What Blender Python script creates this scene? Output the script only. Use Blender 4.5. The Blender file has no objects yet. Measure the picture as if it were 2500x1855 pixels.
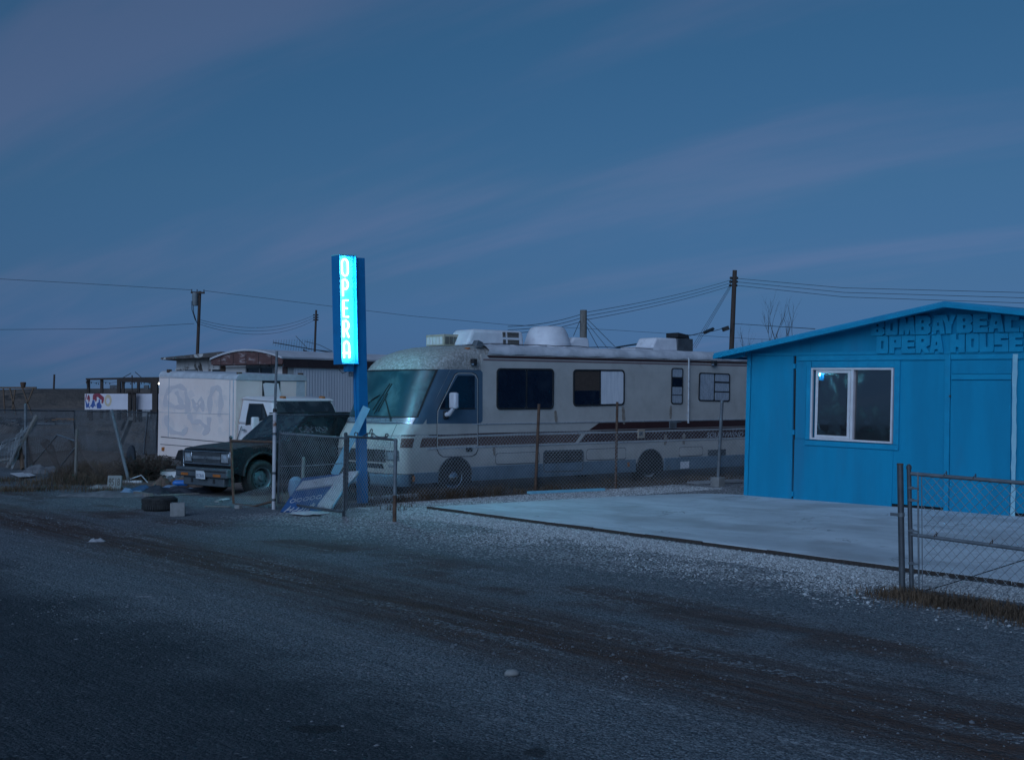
import bpy, bmesh, math, random
import numpy as np
from math import sin, cos, atan, atan2, pi, radians, degrees, sqrt
from mathutils import Vector, Matrix
from mathutils.geometry import tessellate_polygon
from mathutils.bvhtree import BVHTree
random.seed(7)
rng = np.random.default_rng(7)
sc = bpy.context.scene
C = sc.collection

# ------------------------------------------------------------------ camera
FPX = 3100.0            # focal length in photograph pixels (photograph is 2500 x 1855)
EYE = 1.95              # eye height above the ground
PITCH = atan(37.5 / FPX)
cam = bpy.data.cameras.new('camera')
cam.sensor_width = 36.0
cam.lens = 36.0 * FPX / 2500.0
cam.clip_start = 0.1
cam.clip_end = 6000
cam_o = bpy.data.objects.new('camera', cam)
cam_o.location = (0, 0, EYE)
cam_o.rotation_euler = (pi / 2 + PITCH, 0, 0)
C.objects.link(cam_o)
sc.camera = cam_o

# ------------------------------------------------------------------ world / light
SUN_AZ = radians(204)        # where the last light comes from, clockwise from +Y: behind the camera, to the left
SUN_EL = radians(28.0)
SKY_STRENGTH = 0.047
CLX, CLY = 8.0, 3.0
w = bpy.data.worlds.new('World')
sc.world = w
w.use_nodes = True
nt = w.node_tree
nt.nodes.clear()
N = nt.nodes.new
L = nt.links.new
def wnode(t, **k):
    n = N(t)
    for a, b in k.items():
        setattr(n, a, b)
    return n
w_out = N('ShaderNodeOutputWorld')
w_bg = N('ShaderNodeBackground')
w_sky = wnode('ShaderNodeTexSky', sky_type='NISHITA', sun_disc=False, sun_elevation=SUN_EL,
              sun_rotation=SUN_AZ, altitude=0.0, air_density=1.0, dust_density=0.3, ozone_density=5.0)
w_tc = N('ShaderNodeTexCoord')
w_sep = N('ShaderNodeSeparateXYZ')
L(w_tc.outputs['Generated'], w_sep.inputs[0])
# long high cloud streaks on a flat sheet above
w_den = wnode('ShaderNodeMath', operation='ADD'); w_den.inputs[1].default_value = 0.22
w_abs = wnode('ShaderNodeMath', operation='ABSOLUTE')
L(w_sep.outputs['Z'], w_abs.inputs[0]); L(w_abs.outputs[0], w_den.inputs[0])
w_dx = wnode('ShaderNodeMath', operation='DIVIDE'); w_dy = wnode('ShaderNodeMath', operation='DIVIDE')
L(w_sep.outputs['X'], w_dx.inputs[0]); L(w_den.outputs[0], w_dx.inputs[1])
L(w_sep.outputs['Y'], w_dy.inputs[0]); L(w_den.outputs[0], w_dy.inputs[1])
w_cmb = N('ShaderNodeCombineXYZ')
L(w_dx.outputs[0], w_cmb.inputs[0]); L(w_dy.outputs[0], w_cmb.inputs[1])
w_rot = N('ShaderNodeMapping')
w_rot.inputs['Rotation'].default_value = (0, 0, radians(-141))
L(w_cmb.outputs[0], w_rot.inputs['Vector'])
w_map = N('ShaderNodeMapping')
w_map.inputs['Scale'].default_value = (0.30, 1.75, 1)
w_map.inputs['Location'].default_value = (CLX, CLY, 0)
L(w_rot.outputs[0], w_map.inputs['Vector'])
w_noi = N('ShaderNodeTexNoise')
w_noi.inputs['Scale'].default_value = 1.5
w_noi.inputs['Detail'].default_value = 6.0
w_noi.inputs['Roughness'].default_value = 0.52
w_noi.inputs['Distortion'].default_value = 0.35
L(w_map.outputs[0], w_noi.inputs['Vector'])
w_cr = N('ShaderNodeMapRange'); w_cr.interpolation_type = 'SMOOTHSTEP'
w_cr.inputs['From Min'].default_value = 0.47; w_cr.inputs['From Max'].default_value = 0.72
L(w_noi.outputs['Fac'], w_cr.inputs['Value'])
w_tint = wnode('ShaderNodeMix', data_type='RGBA', blend_type='MULTIPLY')
w_tint.inputs['Factor'].default_value = 1.0
# dusk: the air near the horizon is blue-violet all the way round instead of daylight white
w_ramp = N('ShaderNodeValToRGB')
w_ramp.color_ramp.interpolation = 'LINEAR'
for _i, (_p, _c) in enumerate([(0.0, (0.18, 0.43, 1.08)), (0.03, (0.20, 0.38, 0.88)), (0.085, (0.28, 0.46, 0.75)), (0.16, (0.37, 0.60, 0.78)), (0.29, (0.42, 0.76, 0.88)), (0.6, (0.68, 0.95, 1.0))]):
    _e = w_ramp.color_ramp.elements[_i] if _i < 2 else w_ramp.color_ramp.elements.new(_p)
    _e.position = _p; _e.color = (*_c, 1)
L(w_abs.outputs[0], w_ramp.inputs['Fac'])
L(w_ramp.outputs['Color'], w_tint.inputs['B'])
L(w_sky.outputs[0], w_tint.inputs['A'])
w_cl = wnode('ShaderNodeMix', data_type='RGBA', blend_type='ADD')
w_cl.inputs['B'].default_value = (0.86, 0.40, 0.46, 1)
L(w_tint.outputs['Result'], w_cl.inputs['A'])
w_clf = wnode('ShaderNodeMath', operation='MULTIPLY'); w_clf.inputs[1].default_value = 0.85
L(w_cr.outputs[0], w_clf.inputs[0])
L(w_clf.outputs[0], w_cl.inputs['Factor'])
L(w_cl.outputs['Result'], w_bg.inputs['Color'])
w_bg.inputs['Strength'].default_value = SKY_STRENGTH
L(w_bg.outputs[0], w_out.inputs['Surface'])

sun = bpy.data.lights.new('sun', 'SUN')
sun.energy = 1.60
sun.angle = radians(50)
sun.color = (0.50, 0.69, 1.0)
sun_o = bpy.data.objects.new('sun', sun)
_d = Vector((sin(SUN_AZ) * cos(SUN_EL), cos(SUN_AZ) * cos(SUN_EL), sin(SUN_EL)))
sun_o.rotation_euler = (-_d).to_track_quat('-Z', 'Y').to_euler()
sun_o.location = _d * 60
C.objects.link(sun_o)

sc.view_settings.view_transform = 'Standard'
sc.view_settings.look = 'None'
sc.view_settings.exposure = 0.0
sc.view_settings.gamma = 1.0
sc.render.engine = 'CYCLES'
sc.cycles.use_denoising = True
sc.cycles.max_bounces = 6
sc.cycles.sample_clamp_indirect = 4.0
sc.cycles.sample_clamp_direct = 10.0
sc.cycles.use_light_tree = True

# ------------------------------------------------------------------ pixel -> place
def ray(x, y):
    r = (x - 1250) / FPX; u = -(y - 927.5) / FPX
    return Vector((r, cos(PITCH) - u * sin(PITCH), sin(PITCH) + u * cos(PITCH)))
CAM = Vector((0, 0, EYE))
def G(x, y, z=0.0):
    d = ray(x, y); t = (z - EYE) / d.z
    return CAM + d * t
def D(x, y, depth):
    d = ray(x, y)
    return CAM + d * (depth / d.y)
class Fr:
    """a thing's own axes: origin on the ground, turned by ang about Z"""
    def __init__(s, o, ang, pitch=0.0, roll=0.0):
        s.m = Matrix.Translation(Vector(o)) @ Matrix.Rotation(ang, 4, 'Z') @ Matrix.Rotation(pitch, 4, 'Y') @ Matrix.Rotation(roll, 4, 'X')
        s.i = s.m.inverted()
        s.c = s.i @ CAM
    def loc(s, p): return s.i @ Vector(p)
    def wor(s, p): return s.m @ Vector(p)
    def dir(s, x, y): return s.i.to_3x3() @ ray(x, y)
    def at(s, px, py, x=None, y=None, z=None):
        d = s.dir(px, py); c = s.c
        t = (x - c.x) / d.x if x is not None else (y - c.y) / d.y if y is not None else (z - c.z) / d.z
        return c + d * t
    def hit(s, bvh, px, py, off=0.0):
        d = s.dir(px, py).normalized()
        h = bvh.ray_cast(s.c, d)
        return None if h[0] is None else h[0] - d * off
_A = G(1817, 1214); _B = G(2500, 1268)
SITE_ANG = atan2(_B.y - _A.y, _B.x - _A.x)
S = Fr(_A, SITE_ANG)              # site axes: x along the street front, y into the lot
def SW(x, y, z=0.0): return S.wor((x, y, z))

# ------------------------------------------------------------------ materials
def nodes_of(name):
    m = bpy.data.materials.new(name); m.use_nodes = True
    t = m.node_tree; t.nodes.clear()
    o = t.nodes.new('ShaderNodeOutputMaterial'); b = t.nodes.new('ShaderNodeBsdfPrincipled')
    t.links.new(b.outputs[0], o.inputs[0])
    return m, t, b
def mixc(t, f, a, b, blend='MIX'):
    n = t.nodes.new('ShaderNodeMix'); n.data_type = 'RGBA'; n.blend_type = blend
    for k, v in (('Factor', f), ('A', a), ('B', b)):
        if hasattr(v, 'is_linked') or hasattr(v, 'links'): t.links.new(v, n.inputs[k])
        elif k == 'Factor': n.inputs[k].default_value = v
        else: n.inputs[k].default_value = (*v[:3], 1)
    return n.outputs['Result']
def noise(t, vec, scale, detail=5, rough=0.55, dist=0.0):
    n = t.nodes.new('ShaderNodeTexNoise'); n.inputs['Scale'].default_value = scale
    n.inputs['Detail'].default_value = detail; n.inputs['Roughness'].default_value = rough
    n.inputs['Distortion'].default_value = dist
    if vec is not None: t.links.new(vec, n.inputs['Vector'])
    return n.outputs['Fac']
def rng_(t, v, a, b, c=0.0, d=1.0, smooth=True):
    n = t.nodes.new('ShaderNodeMapRange')
    if smooth: n.interpolation_type = 'SMOOTHSTEP'
    t.links.new(v, n.inputs['Value'])
    for k, x in zip(('From Min', 'From Max', 'To Min', 'To Max'), (a, b, c, d)): n.inputs[k].default_value = x
    return n.outputs[0]
def math_(t, op, a, b=None):
    n = t.nodes.new('ShaderNodeMath'); n.operation = op
    for i, v in enumerate((a, b)):
        if v is None: continue
        if isinstance(v, (int, float)): n.inputs[i].default_value = v
        else: t.links.new(v, n.inputs[i])
    return n.outputs[0]
def coords(t, scale=(1, 1, 1), space='Object'):
    c = t.nodes.new('ShaderNodeTexCoord'); m = t.nodes.new('ShaderNodeMapping')
    m.inputs['Scale'].default_value = scale
    t.links.new(c.outputs[space], m.inputs['Vector'])
    return m.outputs[0]
def bump(t, b, h, strength, dist=0.01):
    n = t.nodes.new('ShaderNodeBump'); n.inputs['Strength'].default_value = strength; n.inputs['Distance'].default_value = dist
    t.links.new(h, n.inputs['Height']); t.links.new(n.outputs[0], b.inputs['Normal'])
M = {}
def mk(name, c1, c2=None, scale=3.0, rough=0.6, metal=0.0, bmp=0.0, bscale=80, spec=0.5, stretch=(1, 1, 1),
       c3=None, s3=1.0, t3=(0.55, 0.7), rvar=0.12, bdist=0.004, w3=1.0):
    """paint / metal / wood: two tones on a soft noise, plus an optional patchy third colour (rust, dirt, bare wood)"""
    m, t, b = nodes_of(name)
    v = coords(t, stretch)
    c2 = c2 or tuple(x * 0.78 for x in c1)
    col = mixc(t, rng_(t, noise(t, v, scale, 6, 0.6), 0.32, 0.68), c1, c2)
    if c3:
        f3 = rng_(t, noise(t, v, s3, 8, 0.65, 0.3), t3[0], t3[1], 0, w3)
        col = mixc(t, f3, col, c3)
    t.links.new(col, b.inputs['Base Color'])
    r = rng_(t, noise(t, v, scale * 2.3, 4), 0.3, 0.7, max(0.02, rough - rvar), min(1, rough + rvar))
    t.links.new(r, b.inputs['Roughness'])
    b.inputs['Metallic'].default_value = metal
    b.inputs['Specular IOR Level'].default_value = spec
    if bmp: bump(t, b, noise(t, v, bscale, 4, 0.6), bmp, bdist)
    M[name] = m
    return m
def glass(name, col, rough=0.06, dust=None, dust_amt=0.5):
    m, t, b = nodes_of(name)
    v = coords(t)
    f = rng_(t, noise(t, v, 2.2, 7, 0.65, 0.5), 0.42, 0.75, 0, dust_amt)
    if dust: t.links.new(mixc(t, f, col, dust), b.inputs['Base Color'])
    else: b.inputs['Base Color'].default_value = (*col, 1)
    t.links.new(math_(t, 'ADD', math_(t, 'MULTIPLY', f, 0.4), rough), b.inputs['Roughness'])
    b.inputs['Specular IOR Level'].default_value = 0.55
    M[name] = m
mk('opera_blue', (0.003, 0.240, 0.415), (0.004, 0.200, 0.350), 2.2, 0.62, spec=0.25, c3=(0.02, 0.17, 0.30), s3=1.3, t3=(0.50, 0.72), w3=0.7, bmp=0.3, bscale=22, stretch=(1, 1, 0.18), rvar=0.08)
mk('opera_blue_trim', (0.004, 0.260, 0.440), (0.004, 0.220, 0.385), 3.5, 0.58, spec=0.3, c3=(0.02, 0.18, 0.31), s3=2.3, t3=(0.55, 0.72), w3=0.6, bmp=0.1, bscale=30)
mk('opera_roof', (0.012, 0.27, 0.46), (0.008, 0.22, 0.40), 1.5, 0.8, bmp=0.4, bscale=60, c3=(0.12, 0.38, 0.55), s3=2.0, t3=(0.6, 0.75))
mk('pale_primer', (0.30, 0.52, 0.60), (0.24, 0.46, 0.56), 4, 0.7)
mk('dark_gap', (0.01, 0.012, 0.015), None, 3, 0.9)
mk('vinyl_white', (0.66, 0.58, 0.60), (0.58, 0.51, 0.53), 5, 0.45)
glass('dark_pane', (0.014, 0.016, 0.018), 0.012)
M['dark_pane'].node_tree.nodes['Principled BSDF'].inputs['Specular IOR Level'].default_value = 2.4
mk('sign_blue', (0.006, 0.20, 0.46), (0.005, 0.17, 0.40), 2.5, 0.42, bmp=0.08, bscale=40, c3=(0.02, 0.10, 0.2), s3=5, t3=(0.62, 0.75), w3=0.6)
mk('sign_inside', (0.16, 0.62, 0.72), (0.15, 0.58, 0.68), 4, 0.6, spec=0.2)
mk('galv', (0.20, 0.22, 0.24), (0.13, 0.145, 0.16), 6, 0.5, 0.35, bmp=0.05, c3=(0.10, 0.05, 0.03), s3=5, t3=(0.66, 0.78), w3=0.8)
mk('galv_dark', (0.10, 0.11, 0.12), (0.065, 0.07, 0.08), 6, 0.55, 0.4, c3=(0.09, 0.04, 0.025), s3=6, t3=(0.6, 0.72))
mk('galv_wire', (0.33, 0.35, 0.37), (0.22, 0.235, 0.25), 3, 0.5, 0.2)
mk('rusty', (0.125, 0.070, 0.046), (0.072, 0.042, 0.031), 9, 0.9, bmp=0.4, bscale=120)
mk('rusty_wire', (0.13, 0.10, 0.09), (0.08, 0.06, 0.05), 3, 0.8)
mk('post_white', (0.52, 0.50, 0.52), (0.42, 0.41, 0.43), 7, 0.7, c3=(0.20, 0.09, 0.05), s3=6, t3=(0.55, 0.66), bmp=0.2)
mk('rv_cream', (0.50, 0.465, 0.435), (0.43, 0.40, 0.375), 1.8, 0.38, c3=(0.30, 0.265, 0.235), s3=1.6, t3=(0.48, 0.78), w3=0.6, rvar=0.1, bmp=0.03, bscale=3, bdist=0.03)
mk('rv_cap', (0.36, 0.34, 0.32), (0.22, 0.205, 0.195), 16, 0.75, c3=(0.46, 0.44, 0.42), s3=22, t3=(0.5, 0.62), bmp=0.15, bscale=60)
mk('overpaint', (0.655, 0.555, 0.55), (0.61, 0.52, 0.52), 2, 0.6)
mk('rv_roofcoat', (0.60, 0.59, 0.62), (0.42, 0.42, 0.45), 3.0, 0.75, bmp=0.5, bscale=9, bdist=0.02, c3=(0.30, 0.29, 0.30), s3=2.2, t3=(0.58, 0.72), w3=0.7)
mk('rv_blue', (0.085, 0.135, 0.19), (0.065, 0.11, 0.16), 2, 0.38, rvar=0.1)
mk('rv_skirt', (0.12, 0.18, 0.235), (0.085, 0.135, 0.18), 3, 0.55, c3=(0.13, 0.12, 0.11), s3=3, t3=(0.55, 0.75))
mk('rv_maroon', (0.060, 0.024, 0.022), (0.045, 0.018, 0.017), 4, 0.42)
mk('rv_rust', (0.12, 0.060, 0.046), (0.085, 0.042, 0.034), 5, 0.5)
mk('rv_mauve', (0.22, 0.15, 0.15), (0.18, 0.12, 0.12), 4, 0.5)
mk('rv_rail', (0.55, 0.55, 0.57), (0.42, 0.43, 0.46), 6, 0.35, 0.3)
mk('chrome', (0.55, 0.57, 0.60), (0.45, 0.47, 0.50), 8, 0.18, 0.9, rvar=0.06)
mk('stain', (0.20, 0.155, 0.12), (0.30, 0.26, 0.23), 14, 0.8)
glass('rv_windshield', (0.012, 0.050, 0.064), 0.30, (0.09, 0.16, 0.17), 0.75)
glass('rv_glass', (0.008, 0.014, 0.028), 0.06, (0.03, 0.04, 0.06), 0.5)
mk('blind_brown', (0.075, 0.05, 0.04), (0.05, 0.035, 0.028), 6, 0.8, stretch=(1, 1, 12))
mk('board_white', (0.72, 0.71, 0.74), (0.60, 0.60, 0.64), 3, 0.7, stretch=(6, 6, 0.6))
mk('foil', (0.60, 0.61, 0.65), (0.40, 0.42, 0.47), 12, 0.35, 0.4, stretch=(4, 4, 0.6), bmp=0.5, bscale=22)
mk('rubber', (0.018, 0.018, 0.019), (0.028, 0.027, 0.027), 7, 0.85, bmp=0.3, bscale=90, c3=(0.06, 0.055, 0.05), s3=4, t3=(0.58, 0.75))
mk('black_plastic', (0.014, 0.014, 0.016), (0.022, 0.022, 0.024), 6, 0.6)
mk('fibreglass_white', (0.70, 0.69, 0.72), (0.60, 0.59, 0.63), 4, 0.5, bmp=0.08, bscale=60, c3=(0.40, 0.39, 0.40), s3=3.0, t3=(0.6, 0.75), w3=0.6)
mk('beige', (0.42, 0.34, 0.27), (0.36, 0.29, 0.23), 4, 0.6)
mk('louvre_dark', (0.12, 0.105, 0.095), None, 4, 0.8)
mk('amber', (0.42, 0.13, 0.03), None, 6, 0.35)
mk('lamp_clear', (0.55, 0.57, 0.60), (0.45, 0.48, 0.52), 20, 0.12, 0.5)
mk('suv_black', (0.010, 0.011, 0.013), (0.016, 0.017, 0.019), 2, 0.28, c3=(0.026, 0.027, 0.031), s3=2.4, t3=(0.5, 0.8), w3=0.6)
mk('suv_dusty', (0.042, 0.044, 0.050), (0.026, 0.028, 0.033), 4, 0.7, bmp=0.1)
glass('suv_glass', (0.010, 0.014, 0.018), 0.05, (0.05, 0.055, 0.06), 0.5)
glass('suv_windshield', (0.022, 0.028, 0.034), 0.2, (0.075, 0.085, 0.09), 0.9)
mk('grey_trim', (0.11, 0.12, 0.13), (0.08, 0.09, 0.10), 6, 0.45, 0.3)
mk('bumper_grey', (0.075, 0.085, 0.095), (0.055, 0.065, 0.075), 4, 0.6, c3=(0.12, 0.12, 0.12), s3=5, t3=(0.55, 0.75), w3=0.5)
mk('plate_white', (0.62, 0.62, 0.64), None, 6, 0.4)
mk('plate_navy', (0.03, 0.04, 0.10), None, 6, 0.5)
mk('steel_rim', (0.16, 0.19, 0.21), (0.10, 0.12, 0.135), 8, 0.5, 0.5)
mk('rim_white', (0.50, 0.52, 0.55), (0.38, 0.40, 0.43), 8, 0.4, 0.3)
mk('truck_white', (0.72, 0.66, 0.66), (0.66, 0.60, 0.61), 1.5, 0.5, c3=(0.42, 0.39, 0.38), s3=1.0, t3=(0.6, 0.85), w3=0.4)
mk('truck_roof', (0.50, 0.50, 0.53), (0.40, 0.40, 0.43), 5, 0.7, c3=(0.30, 0.29, 0.29), s3=3, t3=(0.55, 0.75), w3=0.7)
mk('dark_wood', (0.055, 0.04, 0.034), (0.035, 0.026, 0.023), 5, 0.85, stretch=(6, 6, 0.5), bmp=0.3, bscale=40)
mk('pole_wood', (0.075, 0.052, 0.043), (0.045, 0.032, 0.028), 6, 0.9, stretch=(6, 6, 0.3), bmp=0.4, bscale=30)
mk('grey_wood', (0.20, 0.185, 0.17), (0.13, 0.12, 0.11), 5, 0.85, stretch=(5, 5, 0.5), bmp=0.3, bscale=40)
mk('brown_wood', (0.16, 0.10, 0.065), (0.10, 0.065, 0.045), 5, 0.85, stretch=(5, 5, 0.5), bmp=0.3, bscale=40)
mk('home_white', (0.62, 0.57, 0.56), (0.55, 0.51, 0.50), 3, 0.65)
mk('peel_white', (0.60, 0.56, 0.54), (0.52, 0.48, 0.47), 3, 0.7, stretch=(1, 1, 0.35), c3=(0.075, 0.06, 0.055), s3=2.6, t3=(0.56, 0.64))
mk('peel_fascia', (0.10, 0.085, 0.08), (0.07, 0.06, 0.058), 5, 0.8, c3=(0.48, 0.45, 0.44), s3=3.5, t3=(0.56, 0.62))
mk('peel_brown', (0.125, 0.058, 0.052), (0.09, 0.042, 0.040), 4, 0.8, c3=(0.30, 0.23, 0.23), s3=2.6, t3=(0.52, 0.64), stretch=(1, 1, 3))
mk('home_brown', (0.06, 0.035, 0.035), (0.045, 0.028, 0.030), 4, 0.75)
mk('corrugated', (0.84, 0.80, 0.82), (0.76, 0.72, 0.75), 1.5, 0.5, 0.15, stretch=(1, 1, 0.2), c3=(0.24, 0.17, 0.13), s3=1.6, t3=(0.63, 0.76), w3=0.7)
mk('roof_white', (0.55, 0.54, 0.57), (0.45, 0.44, 0.47), 2, 0.75)
mk('antenna', (0.07, 0.075, 0.08), None, 5, 0.6, 0.3)
mk('concrete', (0.30, 0.30, 0.305), (0.235, 0.235, 0.245), 3, 0.85, bmp=0.3, bscale=90)
mk('block_grey', (0.27, 0.265, 0.26), (0.21, 0.205, 0.20), 8, 0.9, bmp=0.4, bscale=110)
mk('board_blue', (0.03, 0.10, 0.25), (0.022, 0.08, 0.21), 4, 0.6, c3=(0.20, 0.25, 0.32), s3=5, t3=(0.64, 0.74))
mk('board_worn_white', (0.55, 0.54, 0.56), (0.45, 0.44, 0.46), 5, 0.75, c3=(0.28, 0.25, 0.23), s3=7, t3=(0.58, 0.68), w3=0.8)
mk('plank_blue', (0.22, 0.50, 0.62), (0.17, 0.42, 0.55), 4, 0.6, stretch=(2, 2, 0.6), c3=(0.36, 0.52, 0.58), s3=5, t3=(0.6, 0.72))
mk('tarp_blue', (0.035, 0.085, 0.16), (0.025, 0.06, 0.12), 5, 0.5)
mk('tarp_dark', (0.025, 0.030, 0.042), (0.018, 0.021, 0.030), 5, 0.7)
mk('cloth_light', (0.16, 0.24, 0.34), (0.12, 0.18, 0.27), 6, 0.85)
mk('cloth_grey', (0.14, 0.14, 0.15), (0.09, 0.09, 0.10), 6, 0.9)
mk('cloth_brown', (0.13, 0.085, 0.065), (0.09, 0.06, 0.048), 6, 0.9)
mk('bright_blue', (0.02, 0.16, 0.50), (0.015, 0.13, 0.42), 6, 0.45)
mk('dry_grass', (0.13, 0.080, 0.046), (0.06, 0.040, 0.027), 2.0, 0.9)
mk('dry_twig', (0.075, 0.048, 0.034), (0.035, 0.024, 0.02), 3, 0.9)
mk('bark', (0.035, 0.030, 0.028), (0.05, 0.042, 0.038), 8, 0.9)
mk('berm_earth', (0.125, 0.095, 0.078), (0.075, 0.060, 0.052), 0.16, 0.95, c3=(0.03, 0.027, 0.025), s3=0.30, t3=(0.54, 0.68), bmp=0.8, bscale=0.7, bdist=0.6)
mk('pink_wall', (0.66, 0.62, 0.66), (0.60, 0.56, 0.61), 1.5, 0.7)
mk('graf_red', (0.28, 0.035, 0.05), (0.22, 0.03, 0.06), 2, 0.7)
mk('graf_blue', (0.03, 0.07, 0.26), (0.04, 0.10, 0.30), 2, 0.7)
mk('graf_yellow', (0.55, 0.40, 0.24), (0.60, 0.48, 0.34), 2, 0.7)
mk('orange_scrap', (0.30, 0.13, 0.03), None, 4, 0.8)
mk('wire_black', (0.015, 0.016, 0.018), None, 3, 0.6)
mk('paper', (0.36, 0.36, 0.38), (0.25, 0.25, 0.27), 8, 0.8)
mk('transformer', (0.20, 0.23, 0.25), (0.16, 0.19, 0.21), 3, 0.6)
def emis(name, col, s):
    m, t, b = nodes_of(name)
    b.inputs['Base Color'].default_value = (*col, 1)
    b.inputs['Emission Color'].default_value = (*col, 1)
    b.inputs['Emission Strength'].default_value = s
    M[name] = m
NEON = 230.0
emis('neon', (0.20, 0.78, 1.0), NEON)
emis('far_bulb', (1.0, 0.95, 0.85), 14.0)

# ------------------------------------------------------------------ mesh builder
class MB:
    def __init__(s): s.v = []; s.f = []
    def add(s, vs, fs):
        o = len(s.v); s.v += [tuple(v) for v in vs]; s.f += [tuple(i + o for i in f) for f in fs]; return s
    def box(s, x0, x1, y0, y1, z0, z1):
        return s.add([(x0, y0, z0), (x1, y0, z0), (x1, y1, z0), (x0, y1, z0), (x0, y0, z1), (x1, y0, z1), (x1, y1, z1), (x0, y1, z1)],
                     [(0, 3, 2, 1), (4, 5, 6, 7), (0, 1, 5, 4), (1, 2, 6, 5), (2, 3, 7, 6), (3, 0, 4, 7)])
    def hexa(s, p):     # 8 corners, bottom loop then top loop
        return s.add(p, [(0, 3, 2, 1), (4, 5, 6, 7), (0, 1, 5, 4), (1, 2, 6, 5), (2, 3, 7, 6), (3, 0, 4, 7)])
    def bar(s, a, b, w, t, up=(0, 0, 1)):    # rectangular bar from a to b; w across, t along 'up'
        a = Vector(a); b = Vector(b); d = (b - a).normalized(); up = Vector(up)
        sd = d.cross(up)
        if sd.length < 1e-4: sd = d.cross(Vector((1, 0, 0)))
        sd.normalize(); u = sd.cross(d).normalized()
        c = [(-w / 2, -t / 2), (w / 2, -t / 2), (w / 2, t / 2), (-w / 2, t / 2)]
        return s.hexa([a + sd * i + u * j for i, j in c] + [b + sd * i + u * j for i, j in c])
    def tube(s, pts, r, n=8, cap=True):
        pts = [Vector(p) for p in pts]; k = len(pts)
        rs = r if isinstance(r, (list, tuple)) else [r] * k
        vs = []; prev = None
        for i, p in enumerate(pts):
            d = (pts[min(i + 1, k - 1)] - pts[max(i - 1, 0)])
            d = d.normalized() if d.length > 1e-9 else Vector((0, 0, 1))
            if prev is None:
                a = d.cross(Vector((0, 0, 1)))
                if a.length < 1e-3: a = d.cross(Vector((1, 0, 0)))
            else: a = prev - d * prev.dot(d)
            a.normalize(); prev = a; bq = d.cross(a)
            for j in range(n):
                t = 2 * pi * j / n
                vs.append(p + (a * cos(t) + bq * sin(t)) * rs[i])
        fs = [(i * n + j, i * n + (j + 1) % n, (i + 1) * n + (j + 1) % n, (i + 1) * n + j) for i in range(k - 1) for j in range(n)]
        if cap: fs += [tuple(range(n))[::-1], tuple((k - 1) * n + j for j in range(n))]
        return s.add(vs, fs)
    def prism(s, loops, off):      # loops of 3d points (outer + holes), pushed along the vector off
        off = Vector(off); tri = tessellate_polygon([[Vector(p) for p in l] for l in loops])
        flat = [Vector(p) for l in loops for p in l]; n = len(flat)
        fs = [tuple(t) for t in tri] + [tuple(i + n for i in reversed(t)) for t in tri]
        o = 0
        for l in loops:
            k = len(l)
            fs += [(o + i, o + (i + 1) % k, n + o + (i + 1) % k, n + o + i) for i in range(k)]
            o += k
        return s.add(flat + [p + off for p in flat], fs)
    def lathe(s, prof, c=(0, 0, 0), axis='Y', n=32):       # prof: (radius, along axis)
        vs = []
        for r, a in prof:
            for j in range(n):
                t = 2 * pi * j / n; u, v = r * cos(t), r * sin(t)
                q = (u, a, v) if axis == 'Y' else (a, u, v) if axis == 'X' else (u, v, a)
                vs.append((q[0] + c[0], q[1] + c[1], q[2] + c[2]))
        k = len(prof)
        fs = [(i * n + j, i * n + (j + 1) % n, (i + 1) * n + (j + 1) % n, (i + 1) * n + j) for i in range(k - 1) for j in range(n)]
        return s.add(vs, fs)
    def grid(s, rows, closed=False):
        n = len(rows[0]); vs = [p for r in rows for p in r]
        m = n if closed else n - 1
        return s.add(vs, [(i * n + j, i * n + (j + 1) % n, (i + 1) * n + (j + 1) % n, (i + 1) * n + j) for i in range(len(rows) - 1) for j in range(m)])
    def mesh(s, name, smooth=35, fix=True):
        me = bpy.data.meshes.new(name); me.from_pydata(s.v, [], s.f)
        if fix:
            b = bmesh.new(); b.from_mesh(me); bmesh.ops.recalc_face_normals(b, faces=b.faces); b.to_mesh(me); b.free()
        if smooth:
            me.polygons.foreach_set('use_smooth', [True] * len(me.polygons)); me.set_sharp_from_angle(angle=radians(smooth))
        me.update()
        return me
    def build(s, name, mat, parent=None, bevel=0.0, smooth=35, fix=True, seg=2):
        o = bpy.data.objects.new(name, s.mesh(name, smooth, fix)); C.objects.link(o)
        if mat: o.data.materials.append(M[mat] if isinstance(mat, str) else mat)
        if parent: o.parent = parent
        if bevel:
            b = o.modifiers.new('bevel', 'BEVEL'); b.width = bevel; b.segments = seg; b.limit_method = 'ANGLE'; b.angle_limit = radians(40)
        return o
def tag(o, label, cat, group=None, kind=None):
    o['label'] = label
    if cat: o['category'] = cat
    if group: o['group'] = group
    if kind: o['kind'] = kind
    return o
def thing(name, label, cat, fr=None, group=None):
    o = bpy.data.objects.new(name, None); o.empty_display_size = 0.2; C.objects.link(o)
    if fr is not None: o.matrix_world = fr.m
    return tag(o, label, cat, group)
def struct(o, label=None):
    o['kind'] = 'structure'
    if label: o['label'] = label
    return o
def dup(o, parent=None):
    c = o.copy(); C.objects.link(c)
    if parent: c.parent = parent
    for ch in o.children: dup(ch, c)
    return c
def text_mesh(txt, size=1.0, shear=0.0, extrude=0.002, offset=0.0):
    cu = bpy.data.curves.new('lettering', 'FONT'); cu.body = txt; cu.size = size; cu.shear = shear; cu.extrude = extrude; cu.offset = offset
    o = bpy.data.objects.new('lettering', cu); C.objects.link(o)
    dg = bpy.context.evaluated_depsgraph_get()
    me = bpy.data.meshes.new_from_object(o.evaluated_get(dg))
    bpy.data.objects.remove(o); bpy.data.curves.remove(cu)
    return me
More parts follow.
